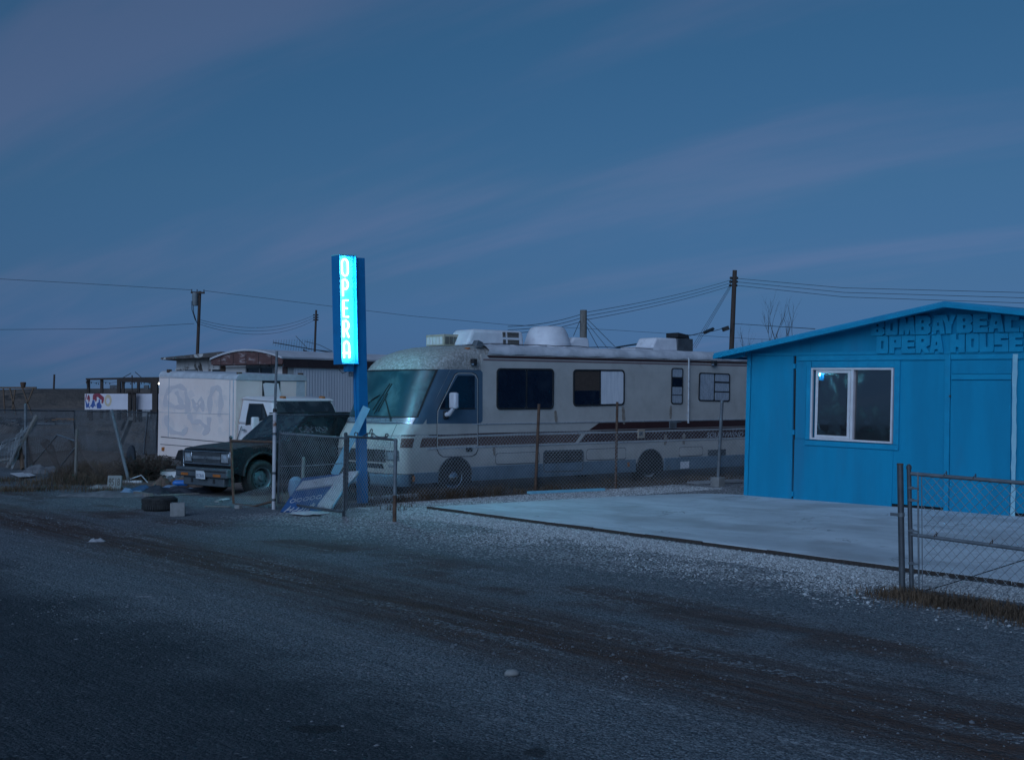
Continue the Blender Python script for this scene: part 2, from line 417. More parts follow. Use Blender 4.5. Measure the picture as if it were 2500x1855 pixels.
def put_mesh(name, me, mat, parent, mtx=None):
    if mtx is not None: me.transform(mtx)
    me.materials.clear(); me.materials.append(M[mat])
    o = bpy.data.objects.new(name, me); C.objects.link(o); o.parent = parent
    return o
# rounded quad from four corners (tl, tr, br, bl): list of points
def rquad(c, r, n=4):
    c = [Vector(p) for p in c]; out = []
    for i in range(4):
        p, a, b = c[i], c[i - 1], c[(i + 1) % 4]
        u = (a - p); v = (b - p); ru = min(r, u.length * 0.45); rv = min(r, v.length * 0.45)
        u.normalize(); v.normalize()
        for k in range(n + 1):
            t = k / n * pi / 2
            out.append(p + u * ru * (1 - sin(t)) + v * rv * (1 - cos(t)))
    return out
def shrink(c, d):      # inset a quad's corners by d metres
    c = [Vector(p) for p in c]; out = []
    for i in range(4):
        p = c[i]; u = (c[i - 1] - p).normalized(); v = (c[(i + 1) % 4] - p).normalized()
        out.append(p + (u + v) * d)
    return out
# chain link: straight diagonal wires in (s,t) clipped to the sheet, bent through fn(s,t) -> point
def chainlink(mb, Ls, Hs, fn, cell=0.062, r=0.0021, seg=6, keep=None):
    k = cell; lines = []
    for sgn in (1, -1):
        c = -Hs
        while c < Ls + Hs:
            t0, t1 = 0.0, Hs
            # s = c + sgn*t
            lo = (0 - c) / sgn; hi = (Ls - c) / sgn
            lo, hi = min(lo, hi), max(lo, hi)
            a, b = max(t0, lo), min(t1, hi)
            if b - a > 0.02: lines.append((c + sgn * a, a, c + sgn * b, b, sgn))
            c += k
    for s0, a, s1, b, sgn in lines:
        n = max(1, int(round((b - a) / max(Hs, 1e-6) * seg)))
        pts = []
        for i in range(n + 1):
            f = i / n
            pts.append(Vector(fn(s0 + (s1 - s0) * f, a + (b - a) * f)))
        if keep and not keep((s0 + s1) / 2, (a + b) / 2): continue
        mb.tube(pts, r, 3, cap=False)
    return mb
def lerp(a, b, t): return Vector(a) * (1 - t) + Vector(b) * t
# ------------------------------------------------------------------ ground, road, slab, berm
def ground_material():
    m, t, b = nodes_of('ground')
    g = t.nodes.new('ShaderNodeNewGeometry'); pos = g.outputs['Position']
    def dot(v, c):
        n = t.nodes.new('ShaderNodeVectorMath'); n.operation = 'DOT_PRODUCT'
        t.links.new(pos, n.inputs[0]); n.inputs[1].default_value = v
        return math_(t, 'ADD', n.outputs['Value'], c)
    ux = (S.m.to_3x3() @ Vector((1, 0, 0))); uy = (S.m.to_3x3() @ Vector((0, 1, 0)))
    p = dot(ux, -ux.dot(_A)); q = math_(t, 'MULTIPLY', dot(uy, -uy.dot(_A)), -1.0)     # q: metres from the blue wall towards the street
    cmb = t.nodes.new('ShaderNodeCombineXYZ'); t.links.new(p, cmb.inputs[0]); t.links.new(q, cmb.inputs[1])
    pq = cmb.outputs[0]
    mp = t.nodes.new('ShaderNodeMapping'); t.links.new(pq, mp.inputs['Vector']); mp.inputs['Scale'].default_value = (0.16, 1.0, 1)
    nA = noise(t, pq, 0.55, 6, 0.6); nB = noise(t, mp.outputs[0], 1.0, 6, 0.6, 0.2); nC = noise(t, pq, 2.6, 8, 0.7); nD = noise(t, pq, 26, 6, 0.75)
    def jit(amp, n): return math_(t, 'ADD', q, math_(t, 'MULTIPLY', math_(t, 'SUBTRACT', n, 0.5), amp))
    # stones: small cells
    vo = t.nodes.new('ShaderNodeTexVoronoi'); vo.inputs['Scale'].default_value = 34; t.links.new(pq, vo.inputs['Vector'])
    vo2 = t.nodes.new('ShaderNodeTexVoronoi'); vo2.inputs['Scale'].default_value = 75; t.links.new(pq, vo2.inputs['Vector'])
    sx = t.nodes.new('ShaderNodeSeparateColor'); t.links.new(vo.outputs['Color'], sx.inputs[0])
    sy = t.nodes.new('ShaderNodeSeparateColor'); t.links.new(vo2.outputs['Color'], sy.inputs[0])
    grey = mixc(t, sy.outputs[0], (0.045, 0.054, 0.062), (0.27, 0.30, 0.325))
    grey = mixc(t, rng_(t, nD, 0.45, 0.8, 0, 0.6), grey, (0.125, 0.142, 0.156))
    white = mixc(t, rng_(t, sx.outputs[0], 0.1, 0.9, smooth=False), (0.20, 0.20, 0.21), (0.60, 0.60, 0.61))
    crack = rng_(t, vo.outputs['Distance'], 0.35, 0.75)
    white = mixc(t, crack, white, (0.10, 0.10, 0.105))
    dirt = mixc(t, rng_(t, nC, 0.3, 0.7), (0.105, 0.058, 0.040), (0.060, 0.033, 0.025))
    lot = mixc(t, rng_(t, nC, 0.35, 0.65), (0.19, 0.155, 0.135), (0.13, 0.105, 0.092))
    asph = mixc(t, rng_(t, nC, 0.3, 0.7), (0.024, 0.030, 0.037), (0.040, 0.047, 0.055))
    asph = mixc(t, rng_(t, sy.outputs[0], 0.5, 1.0, 0, 0.7), asph, (0.085, 0.095, 0.105))
    # street side: grey gravel, dirt wheel tracks, asphalt
    col = grey
    mp3 = t.nodes.new('ShaderNodeMapping'); t.links.new(pq, mp3.inputs['Vector']); mp3.inputs['Scale'].default_value = (0.10, 1.0, 1)
    nS = noise(t, mp3.outputs[0], 1.6, 7, 0.62, 0.15); nS2 = noise(t, mp3.outputs[0], 5.0, 7, 0.7, 0.1)
    qs = math_(t, 'ADD', q, math_(t, 'MULTIPLY', math_(t, 'SUBTRACT', nS, 0.5), 1.7))
    qs = math_(t, 'ADD', qs, math_(t, 'MULTIPLY', math_(t, 'SUBTRACT', nC, 0.5), 0.7))
    tr1 = math_(t, 'MULTIPLY', rng_(t, qs, 10.9, 11.9), rng_(t, qs, 13.4, 12.3))
    col = mixc(t, math_(t, 'MULTIPLY', tr1, rng_(t, nS2, 0.30, 0.58, 0.45, 1.0)), col, dirt)
    tr2 = math_(t, 'MULTIPLY', rng_(t, qs, 9.7, 10.2), rng_(t, qs, 11.2, 10.6))
    col = mixc(t, math_(t, 'MULTIPLY', math_(t, 'MULTIPLY', tr2, rng_(t, nA, 0.42, 0.58)), 0.8), col, dirt)
    # packed pale dust between the tracks, coarse gravel drifts
    dust = math_(t, 'MULTIPLY', rng_(t, nS, 0.50, 0.66), rng_(t, nA, 0.40, 0.62, 0, 0.7))
    col = mixc(t, dust, col, (0.150, 0.155, 0.160))
    coarse = math_(t, 'MULTIPLY', rng_(t, noise(t, mp3.outputs[0], 2.7, 5, 0.6), 0.52, 0.62), rng_(t, sx.outputs[2], 0.25, 0.9))
    col = mixc(t, math_(t, 'MULTIPLY', coarse, 0.85), col, mixc(t, sx.outputs[0], (0.07, 0.078, 0.088), (0.38, 0.40, 0.42)))
    pit = math_(t, 'MULTIPLY', rng_(t, vo2.outputs['Distance'], 0.45, 0.75), 0.55)
    col = mixc(t, pit, col, (0.045, 0.046, 0.05))
    dark = math_(t, 'MULTIPLY', rng_(t, nC, 0.56, 0.72), 0.35)
    col = mixc(t, dark, col, (0.06, 0.055, 0.055))
    col = mixc(t, rng_(t, jit(2.6, nA), 13.7, 15.0), col, asph)
    spot = math_(t, 'MULTIPLY', rng_(t, noise(t, pq, 1.15, 2, 0.4), 0.685, 0.70), rng_(t, q, 13.5, 14.6))
    col = mixc(t, math_(t, 'MULTIPLY', spot, 0.85), col, (0.022, 0.022, 0.024))
    # lot: earth, then white gravel in front of the slab and beside it
    col = mixc(t, rng_(t, jit(1.0, nC), 7.9, 7.2), col, lot)
    wl = rng_(t, math_(t, 'ADD', p, math_(t, 'MULTIPLY', math_(t, 'SUBTRACT', nC, 0.5), 1.6)), -3.3, -2.6)
    fade = rng_(t, math_(t, 'ADD', p, math_(t, 'MULTIPLY', q, 0.0)), 3.0, 9.0, 0, 0.6)
    wq = math_(t, 'ADD', jit(2.2, nC), math_(t, 'MULTIPLY', fade, 1.0))
    wm = math_(t, 'MULTIPLY', wl, rng_(t, wq, 10.0, 8.3))
    # stones thin out towards the street
    thin = rng_(t, math_(t, 'SUBTRACT', wm, math_(t, 'MULTIPLY', sx.outputs[1], 0.85)), -0.05, 0.12)
    col = mixc(t, thin, col, white)
    gr = math_(t, 'MULTIPLY', rng_(t, noise(t, pq, 9, 4), 0.56, 0.62), rng_(t, q, 6.0, 13.0, 0.25, 0.05))
    col = mixc(t, gr, col, (0.05, 0.048, 0.05))
    t.links.new(col, b.inputs['Base Color'])
    b.inputs['Roughness'].default_value = 0.92
    b.inputs['Specular IOR Level'].default_value = 0.25
    h = math_(t, 'ADD', math_(t, 'MULTIPLY', vo.outputs['Distance'], -0.6), math_(t, 'MULTIPLY', vo2.outputs['Distance'], -0.35))
    h = math_(t, 'ADD', h, math_(t, 'MULTIPLY', nC, 1.6))
    h = math_(t, 'ADD', h, math_(t, 'MULTIPLY', noise(t, mp3.outputs[0], 3.0, 6, 0.65), 3.0))
    bump(t, b, h, 0.9, 0.03)
    M['ground'] = m
ground_material()
def bumpy(x, y):
    return 0.0
xs = np.concatenate([[-2600, -900, -300, -120, -60], np.linspace(-36, 36, 25), [60, 120, 300, 900, 2600]])
ys = np.concatenate([[-400, -60, -20], np.linspace(-4, 60, 25), [90, 140, 300, 900, 2600, 5000]])
mb = MB(); mb.grid([[(x, y, 0.0) for x in xs] for y in ys])
struct(mb.build('ground', 'ground'), 'dirt and gravel ground of the lot and roadside')
# the street's packed surface: a sheet with a ragged edge along the verge
edge = []
for i in range(120):
    px_ = -70 + i * 1.2
    edge.append(SW(px_, -14.6 + 0.5 * sin(i * 0.7) + 0.35 * sin(i * 1.9 + 1) + random.uniform(-0.15, 0.15), 0.004))
far = [SW(-70 + i * 1.2, -26.0, 0.004) for i in range(120)]
mb = MB(); mb.grid([edge, far])
struct(mb.build('road', 'ground'), 'dark worn asphalt street in the foreground')
def slab_material():
    m, t, b = nodes_of('slab'); v = coords(t, (0.35, 1, 1)); v2 = coords(t)
    c = mixc(t, rng_(t, noise(t, v, 1.3, 7, 0.62, 0.4), 0.36, 0.66), (0.44, 0.47, 0.50), (0.58, 0.615, 0.65))
    c = mixc(t, rng_(t, noise(t, v2, 0.55, 5, 0.5), 0.52, 0.66, 0, 0.6), c, (0.33, 0.335, 0.345))
    c = mixc(t, rng_(t, noise(t, v2, 45, 5, 0.7), 0.6, 0.75, 0, 0.5), c, (0.18, 0.18, 0.185))
    c = mixc(t, rng_(t, noise(t, v2, 4.5, 8, 0.72, 0.6), 0.50, 0.72, 0, 0.55), c, (0.30, 0.315, 0.335))
    wv = t.nodes.new('ShaderNodeTexVoronoi'); wv.feature = 'DISTANCE_TO_EDGE'; wv.inputs['Scale'].default_value = 0.38
    ad = t.nodes.new('ShaderNodeVectorMath'); ad.operation = 'ADD'; nz = t.nodes.new('ShaderNodeTexNoise'); nz.inputs['Scale'].default_value = 1.6; nz.inputs['Detail'].default_value = 6
    t.links.new(v2, nz.inputs['Vector']); t.links.new(v2, ad.inputs[0]); t.links.new(nz.outputs['Color'], ad.inputs[1]); t.links.new(ad.outputs[0], wv.inputs['Vector'])
    ck = math_(t, 'MULTIPLY', rng_(t, wv.outputs['Distance'], 0.006, 0.0015), rng_(t, noise(t, v2, 0.7, 2), 0.48, 0.6, 0, 0.6))
    c = mixc(t, ck, c, (0.10, 0.10, 0.105))
    t.links.new(c, b.inputs['Base Color']); b.inputs['Roughness'].default_value = 0.82
    b.inputs['Specular IOR Level'].default_value = 0.3
    bump(t, b, math_(t, 'ADD', noise(t, v2, 60, 4, 0.6), noise(t, v, 6, 5, 0.6)), 0.25, 0.006)
    M['slab'] = m
slab_material()
SLAB_Z = 0.045
loop = [(-1.75, -6.06), (9.25, -6.66), (13.5, -6.9), (13.5, 0.12), (-0.1, 0.10), (-0.75, -0.3), (-1.15, -1.2), (-1.35, -2.2), (-1.5, -3.4), (-1.62, -4.6)]
slab = MB().prism([[(x, y, 0) for x, y in loop]], (0, 0, SLAB_Z)).build('concrete_slab', 'slab', bevel=0.01)
slab.matrix_world = S.m
struct(slab, 'pale concrete slab in front of the blue building')
fb = [(-1.9 + (13.5 + 1.9) * i / 14, -6.095 - (0.84 / 15.25) * (13.5 + 1.9) * i / 14) for i in range(15)]
mb = MB()
for i in range(14):
    a, c_ = fb[i], fb[i + 1]
    j1, j2 = random.uniform(-0.012, 0.012), random.uniform(-0.012, 0.012)
    mb = MB().bar((a[0] + 0.004, a[1] + j1, 0.026 + random.uniform(-.004, .006)), (c_[0] - 0.004, c_[1] + j2, 0.026 + random.uniform(-.004, .006)), 0.018, 0.040)
    o = mb.build('form_board', 'dark_wood', slab)
# berm on the far left, a long earth bank
mb = MB(); rows = []
for j, (dy, hz) in enumerate([(0, 0), (3, 0.7), (6, 2.0), (8, 2.75), (9.5, 3.0), (13, 3.0), (16, 2.4), (22, 0)]):
    row = []
    for i in range(90):
        x = -330 + i * 7.0
        hh = hz * (1 + 0.045 * sin(i * 0.9 + j) + 0.03 * sin(i * 2.3)) if 0 < j < 7 else hz
        row.append((x, 196 + dy + 1.2 * sin(i * 0.5) + random.uniform(-.5, .5), hh - (0.05 if hz == 0 else 0)))
    rows.append(row)
mb.grid(rows)
struct(mb.build('berm', 'berm_earth', smooth=80), 'low earth bank along the horizon')

# loose stones: white gravel by the slab, darker ones on the verge; real little stones, joined
def stones(name, n, region, sizes, mat, label, dens=None):
    ico_v = []; ph = (1 + sqrt(5)) / 2
    for a in (-1, 1):
        for b_ in (-ph, ph): ico_v += [(0, a, b_), (a, b_, 0), (b_, 0, a)]
    bm_ = bmesh.new(); bmesh.ops.create_icosphere(bm_, subdivisions=1, radius=1.0)
    bv = np.array([v.co[:] for v in bm_.verts]); bf = np.array([[v.index for v in f.verts] for f in bm_.faces]); bm_.free()
    P = region(n); n = len(P)
    sz = sizes(n)
    V = bv[None] * (1 + rng.uniform(-.28, .28, (n, len(bv), 1)))
    V = V * np.stack([rng.uniform(.8, 1.3, n), rng.uniform(.8, 1.2, n), rng.uniform(.45, .8, n)], 1)[:, None, :]
    an = rng.uniform(0, 2 * pi, n); ca, sa = np.cos(an), np.sin(an)
    X = V[..., 0] * ca[:, None] - V[..., 1] * sa[:, None]; Y = V[..., 0] * sa[:, None] + V[..., 1] * ca[:, None]
    V = np.stack([X, Y, V[..., 2]], 2) * sz[:, None, None]
    V += np.stack([P[:, 0], P[:, 1], P[:, 2] + sz * 0.2], 1)[:, None, :]
    Fc = (bf[None] + (np.arange(n) * len(bv))[:, None, None]).reshape(-1, 3)
    me = bpy.data.meshes.new(name); me.vertices.add(n * len(bv)); me.vertices.foreach_set('co', V.reshape(-1).astype(np.float32))
    me.loops.add(len(Fc) * 3); me.loops.foreach_set('vertex_index', Fc.reshape(-1).astype(np.int32))
    me.polygons.add(len(Fc)); me.polygons.foreach_set('loop_start', np.arange(0, len(Fc) * 3, 3, dtype=np.int32))
    me.update(calc_edges=True); me.validate()
    me.materials.append(M[mat])
    o = bpy.data.objects.new(name, me); C.objects.link(o)
    o['kind'] = 'stuff'; o['label'] = label
    return o
def stone_mat(name, a, b_):
    m, t, b = nodes_of(name)
    g = t.nodes.new('ShaderNodeNewGeometry')
    t.links.new(mixc(t, g.outputs['Random Per Island'], a, b_), b.inputs['Base Color'])
    b.inputs['Roughness'].default_value = 0.9
    M[name] = m
stone_mat('stone_white', (0.19, 0.195, 0.20), (0.56, 0.57, 0.58))
stone_mat('stone_grey', (0.06, 0.066, 0.075), (0.20, 0.21, 0.225))
R3 = np.array(S.m.to_3x3()); O3 = np.array(_A)
def to_world(p, q):
    P = np.stack([p, -q, np.zeros_like(p)], 1) @ R3.T + O3
    P[:, 2] = 0.0
    return P
def clump(p, q, s=1.0):       # patchiness, 0..1
    f = np.zeros_like(p)
    for a, b, c, w_ in ((1.3, 2.1, .3, 1), (-2.2, 1.4, 1.9, .8), (3.7, -3.1, 4.0, .6), (5.9, 4.7, 2.2, .5), (-8.3, 9.1, .9, .35), (14.0, 11.0, 3.0, .25)): f += w_ * np.sin(a * s * p + b * s * q + c)
    return np.clip(0.5 + f / 3.2, 0, 1)
def reg_white(n):
    p = rng.uniform(-2.8, 11.5, n); dq = rng.exponential(0.80, n); q = 6.18 + 0.055 * (p + 1.75) + dq
    k = (q < 11) & (rng.uniform(0, 1, n) < np.where(dq < 0.9, 1.0, clump(p, q) ** 1.6 * np.clip(2.6 - dq, 0, 1.1)))
    p2 = rng.uniform(-3.2, -1.7, n // 5); q2 = rng.uniform(-1.5, 6.3, n // 5)
    return to_world(np.concatenate([p[k], p2]), np.concatenate([q[k], q2]))
stones('white_gravel', 70000, reg_white, lambda n: 0.0045 + rng.gamma(2.0, 0.0022, n), 'stone_white', 'white crushed gravel along the front of the slab')
def reg_grey(n):
    p = rng.uniform(-16, 15, n); q = rng.uniform(7.6, 15.3, n)
    P = to_world(p, q); d = P[:, 1]
    k = (d > 5) & (rng.uniform(0, 1, n) < clump(p, q, .7) * np.clip(1.4 - np.abs(q - 13.6) * .14 - ((q > 10.6) & (q < 12.6)) * .65, .12, 1))
    return P[k]
stones('road_gravel', 64000, reg_grey, lambda n: 0.0028 + rng.gamma(1.6, 0.002, n), 'stone_grey', 'grey gravel scattered over the verge and street')
def one_stone(px, py, r, label):
    mb = MB(); bm_ = bmesh.new(); bmesh.ops.create_icosphere(bm_, subdivisions=2, radius=r)
    for v in bm_.verts:
        k = 1 + random.uniform(-.08, .08); v.co = Vector((v.co.x * 1.25 * k, v.co.y * k, max(v.co.z * 0.62 * k, -0.3 * r) + 0.3 * r))
    mb.add([v.co[:] for v in bm_.verts], [[v.index for v in f.verts] for f in bm_.faces]); bm_.free()
    o = mb.build('stone', 'block_grey', smooth=60); o.location = G(px, py); tag(o, label, 'stone')
one_stone(1250, 1648, 0.045, 'fist sized pale stone lying alone in the middle of the street verge')
one_stone(2310, 1410, 0.03, 'small grey stone beside the foot of the right gate')

# ------------------------------------------------------------------ blue building
OZ = SLAB_Z
op = thing('opera_house', 'bright blue wooden building with a low gable roof and raised lettering', 'building', S)
def sp(x, y, off=0.0):         # photo pixel -> point on the front wall plane (off metres in front of it)
    return S.at(x, y, y=-off)
def sboard(name, pts, off0, off1, mat, parent, bevel=0.0):
    return MB().prism([[sp(x, y, off0) for x, y in pts]], (0, -(off1 - off0), 0)).build(name, mat, parent, bevel=bevel)
RID = sp(2305, 742, 0.0)           # ridge on the wall plane
WID = RID.x * 2
zL = sp(1826, 852).z
zb = OZ + 0.05
wall = [(0.03, 0, zb), (WID - 0.03, 0, zb), (WID - 0.03, 0, zL + 0.02), (RID.x, 0, RID.z - 0.02), (0.10, 0, zL + 0.02)]
# window and wall opening
WQ = [sp(1984, 898), sp(2184, 898), sp(2180, 1083), sp(1980, 1072)]
front = MB().prism([wall, rquad(shrink(WQ, 0.03), 0.001, 1)], (0, 0.10, 0)).build('front_wall', 'opera_blue', op)
DEPTH = 9.0
MB().prism([[(0.03, 0.1, zb), (0.13, 0.1, zb), (0.13, 0.1, zL), (0.03, 0.1, zL)]], (0, DEPTH, 0)).build('side_wall', 'opera_blue', op)
MB().box(WID - 0.13, WID - 0.03, 0.1, DEPTH + 0.1, zb, zL).build('side_wall', 'opera_blue', op)
MB().prism([[(x, DEPTH + 0.1, z) for x, y, z in wall]], (0, 0.1, 0)).build('rear_wall', 'opera_blue', op)
MB().box(0.06, WID - 0.06, 0.03, DEPTH + 0.1, 0.0, zb + 0.03).build('shadow_gap_sill', 'dark_gap', op)  # recessed sill, coloured near black to paint the shadow gap under the wall
MB().box(0.13, WID - 0.13, 0.11, DEPTH + 0.1, zb - 0.002, zb + 0.035).build('inside_floor', 'concrete', op)
# roof: two sheets, fascia boards at the gable
OV = 0.42
e_top = S.at(1742, 862, y=-OV); r_top = S.at(2305, 735, y=-OV)
sl = (r_top.z - e_top.z) / (r_top.x - e_top.x)
ex, rx, rz = e_top.x, r_top.x, r_top.z
def roof_z(x): return rz - sl * abs(x - rx)
TH = 0.06
roofs = []
for sg in (-1, 1):
    x0 = rx + sg * (rx - ex)
    z0 = roof_z(x0)
    mb = MB()
    a = [(rx, -OV, rz), (x0, -OV, z0), (x0, -OV, z0 - TH), (rx, -OV, rz - TH)]
    mb.prism([a], (0, DEPTH + 0.1 + 2 * OV, 0))
    ro = mb.build('roof', 'opera_roof', op, bevel=0.006)
    roofs.append(ro)
    # fascia: a board set just in front, below the roofing edge
    f = [(rx, -OV - 0.024, rz - 0.038), (x0, -OV - 0.024, z0 - 0.038), (x0, -OV - 0.024, z0 - 0.112), (rx, -OV - 0.024, rz - 0.100)]
    MB().prism([f], (0, 0.022, 0)).build('fascia', 'opera_blue_trim', ro, bevel=0.003)
    f2 = [(x0 - 0.03, z0 - 0.13), (x0 - 0.008, z0 - 0.13), (x0 - 0.008, z0 - 0.045), (x0 - 0.03, z0 - 0.045)]
    MB().box(min(x0 - 0.02 * sg, x0 + 0.004 * sg), max(x0 - 0.02 * sg, x0 + 0.004 * sg), -OV, DEPTH + OV, z0 - 0.11, z0 - TH - 0.002).build('eave_board', 'opera_blue_trim', ro)
    for k in range(9):
        yy = -0.2 + k * 1.15
        xi = 0.16 if sg < 0 else WID - 0.16
        MB().prism([[(x0 - 0.03 * sg, yy, z0 - TH - 0.003), (xi, yy, roof_z(xi) - TH - 0.003), (xi, yy, roof_z(xi) - TH - 0.10), (x0 - 0.03 * sg, yy, z0 - TH - 0.055)]], (0, 0.045, 0)).build('rafter_tail', 'opera_blue', ro)
# wall boards and trim (pixel outlines on the wall plane)
sboard('corner_board', [(1826.5, 853), (1836, 851), (1827, 1212), (1817.5, 1213)], 0.001, 0.028, 'opera_blue_trim', op, 0.003)
sboard('gable_board', [(1837, 868), (2513, 862.5), (2513, 856.5), (2140, 857), (1837, 862)], 0.001, 0.016, 'opera_blue_trim', op)
door1 = sboard('door', [(1839, 869), (1939.5, 868.5), (1934.5, 1217), (1828.5, 1211.5)], 0.001, 0.030, 'opera_blue', op, 0.003)
for yy in (894, 1055, 1205):
    xx = 1941.5 - (yy - 868) * 0.0155
    sboard('hinge', [(xx - 1.5, yy - 6), (xx + 3, yy - 6), (xx + 3, yy + 6), (xx - 1.5, yy + 6)], 0.001, 0.036, 'opera_blue_trim', door1)
sboard('door_gap', [(1940, 869), (1944, 869), (1938.5, 1218), (1935, 1217.5)], 0.0005, 0.003, 'dark_gap', op)
sboard('header_board', [(1949, 868.5), (2308.5, 865), (2308.5, 878), (1949, 881)], 0.001, 0.026, 'opera_blue_trim', op, 0.003)
sboard('header_board', [(2323, 865), (2514, 863), (2514, 876), (2323, 877.5)], 0.001, 0.026, 'opera_blue_trim', op, 0.003)
sboard('post_board', [(2309, 865), (2322.5, 865), (2317, 1252), (2305, 1251)], 0.001, 0.032, 'opera_blue_trim', op, 0.003)
sboard('window_casing', [(1971, 882), (1982.5, 882), (1978.5, 1073), (1967.5, 1072.5)], 0.001, 0.024, 'opera_blue_trim', op, 0.003)
sboard('window_casing', [(2185.5, 880.5), (2199, 880.3), (2195, 1086), (2182, 1084.5)], 0.001, 0.024, 'opera_blue_trim', op, 0.003)
sboard('window_casing', [(1967.5, 1074), (2195.5, 1086.5), (2194.5, 1099), (1967, 1086)], 0.001, 0.026, 'opera_blue_trim', op, 0.003)
sboard('window_casing', [(1983.5, 882), (2184.5, 880.6), (2184.5, 896.5), (1983.5, 896.5)], 0.001, 0.014, 'opera_blue_trim', op)
sboard('patch_board', [(1945, 896), (1969.5, 896), (1966.5, 1070), (1942.5, 1070)], 0.001, 0.014, 'opera_blue', op)
sboard('patch_board', [(1940.5, 1073), (1966, 1073.5), (1966, 1088), (2181, 1100.5), (2177, 1240), (1937, 1218)], 0.001, 0.010, 'opera_blue', op)
door2 = sboard('door', [(2324, 929), (2470, 929), (2466, 1265), (2319, 1253)], 0.001, 0.020, 'opera_blue', op, 0.003)
sboard('lintel_board', [(2324, 914), (2471, 914), (2471, 926.5), (2324, 926.5)], 0.001, 0.026, 'opera_blue_trim', op, 0.003)
sboard('transom_board', [(2325, 880), (2471, 879), (2471, 912), (2325, 912.5)], 0.001, 0.012, 'opera_blue', op)
sboard('knob', [(2318.5, 965), (2322, 964), (2322, 969), (2318.5, 969)], 0.02, 0.045, 'galv_dark', door2)
pl = []; pr = []
for i in range(26):
    y = 864 + i * (1267 - 864) / 25; d = -5.5 * i / 25
    pl.append((2472.5 + d + random.uniform(-1, 1.2), y)); pr.append((2484 + d + random.uniform(-1.3, 0.6) + (1.5 if i < 4 else 0), y))
sboard('primer_strip', pl + pr[::-1], 0.027, 0.0285, 'pale_primer', op)
for yy, x0, x1 in ((835, 1945, 2140), (815, 2000, 2130)):
    sboard('siding_seam', [(x0, yy + (845 - yy) * 0.2), (x1, yy), (x1, yy + 1.2), (x0, yy + 1.2 + (845 - yy) * 0.2)], 0.0005, 0.004, 'opera_blue', op)
sboard('siding_seam', [(1977.5, 826), (1979, 826), (1979, 861), (1977.5, 861)], 0.0005, 0.004, 'opera_blue', op)
# sliding window
win = MB().prism([WQ, shrink(WQ, 0.035)], (0, -0.045, 0)).build('window', 'vinyl_white', op, bevel=0.004)
IN = shrink(WQ, 0.037)
mt, mbm = lerp(IN[0], IN[1], 0.515), lerp(IN[3], IN[2], 0.515)
def hbar(a, b, w, y0, y1):
    a, b = Vector(a), Vector(b); d = (b - a).normalized(); sd = Vector((d.z, 0, -d.x)) * w / 2
    return MB().prism([[Vector((p.x, y0, p.z)) for p in (a - sd, b - sd, b + sd, a + sd)]], (0, y1 - y0, 0))
hbar(mt, mbm, 0.055, -0.038, 0.05).build('mullion', 'vinyl_white', win, bevel=0.003)
lq = [lerp(IN[0], IN[1], 0.03), lerp(IN[0], IN[1], 0.485), lerp(IN[3], IN[2], 0.485), lerp(IN[3], IN[2], 0.03)]
lq = [Vector((p.x, -0.018, p.z)) for p in lq]
MB().prism([lq, shrink(lq, 0.055)], (0, 0.03, 0)).build('sash', 'vinyl_white', win, bevel=0.003)
def tilt(p): return Vector((p.x, p.y - 0.004 + (p.z - WQ[2].z) * 0.0135 - (p.x - WQ[0].x) * PYAW, p.z))
PYAW = 0.0
lp = shrink(lq, 0.053)
MB().prism([[tilt(p) for p in lp]], (0, 0.006, 0)).build('pane', 'dark_pane', win)
rq = [lerp(IN[0], IN[1], 0.54), IN[1], IN[2], lerp(IN[3], IN[2], 0.54)]
rq = [Vector((p.x, 0.012, p.z)) for p in rq]
MB().prism([[tilt(p) for p in rq]], (0, 0.006, 0)).build('pane', 'dark_pane', win)
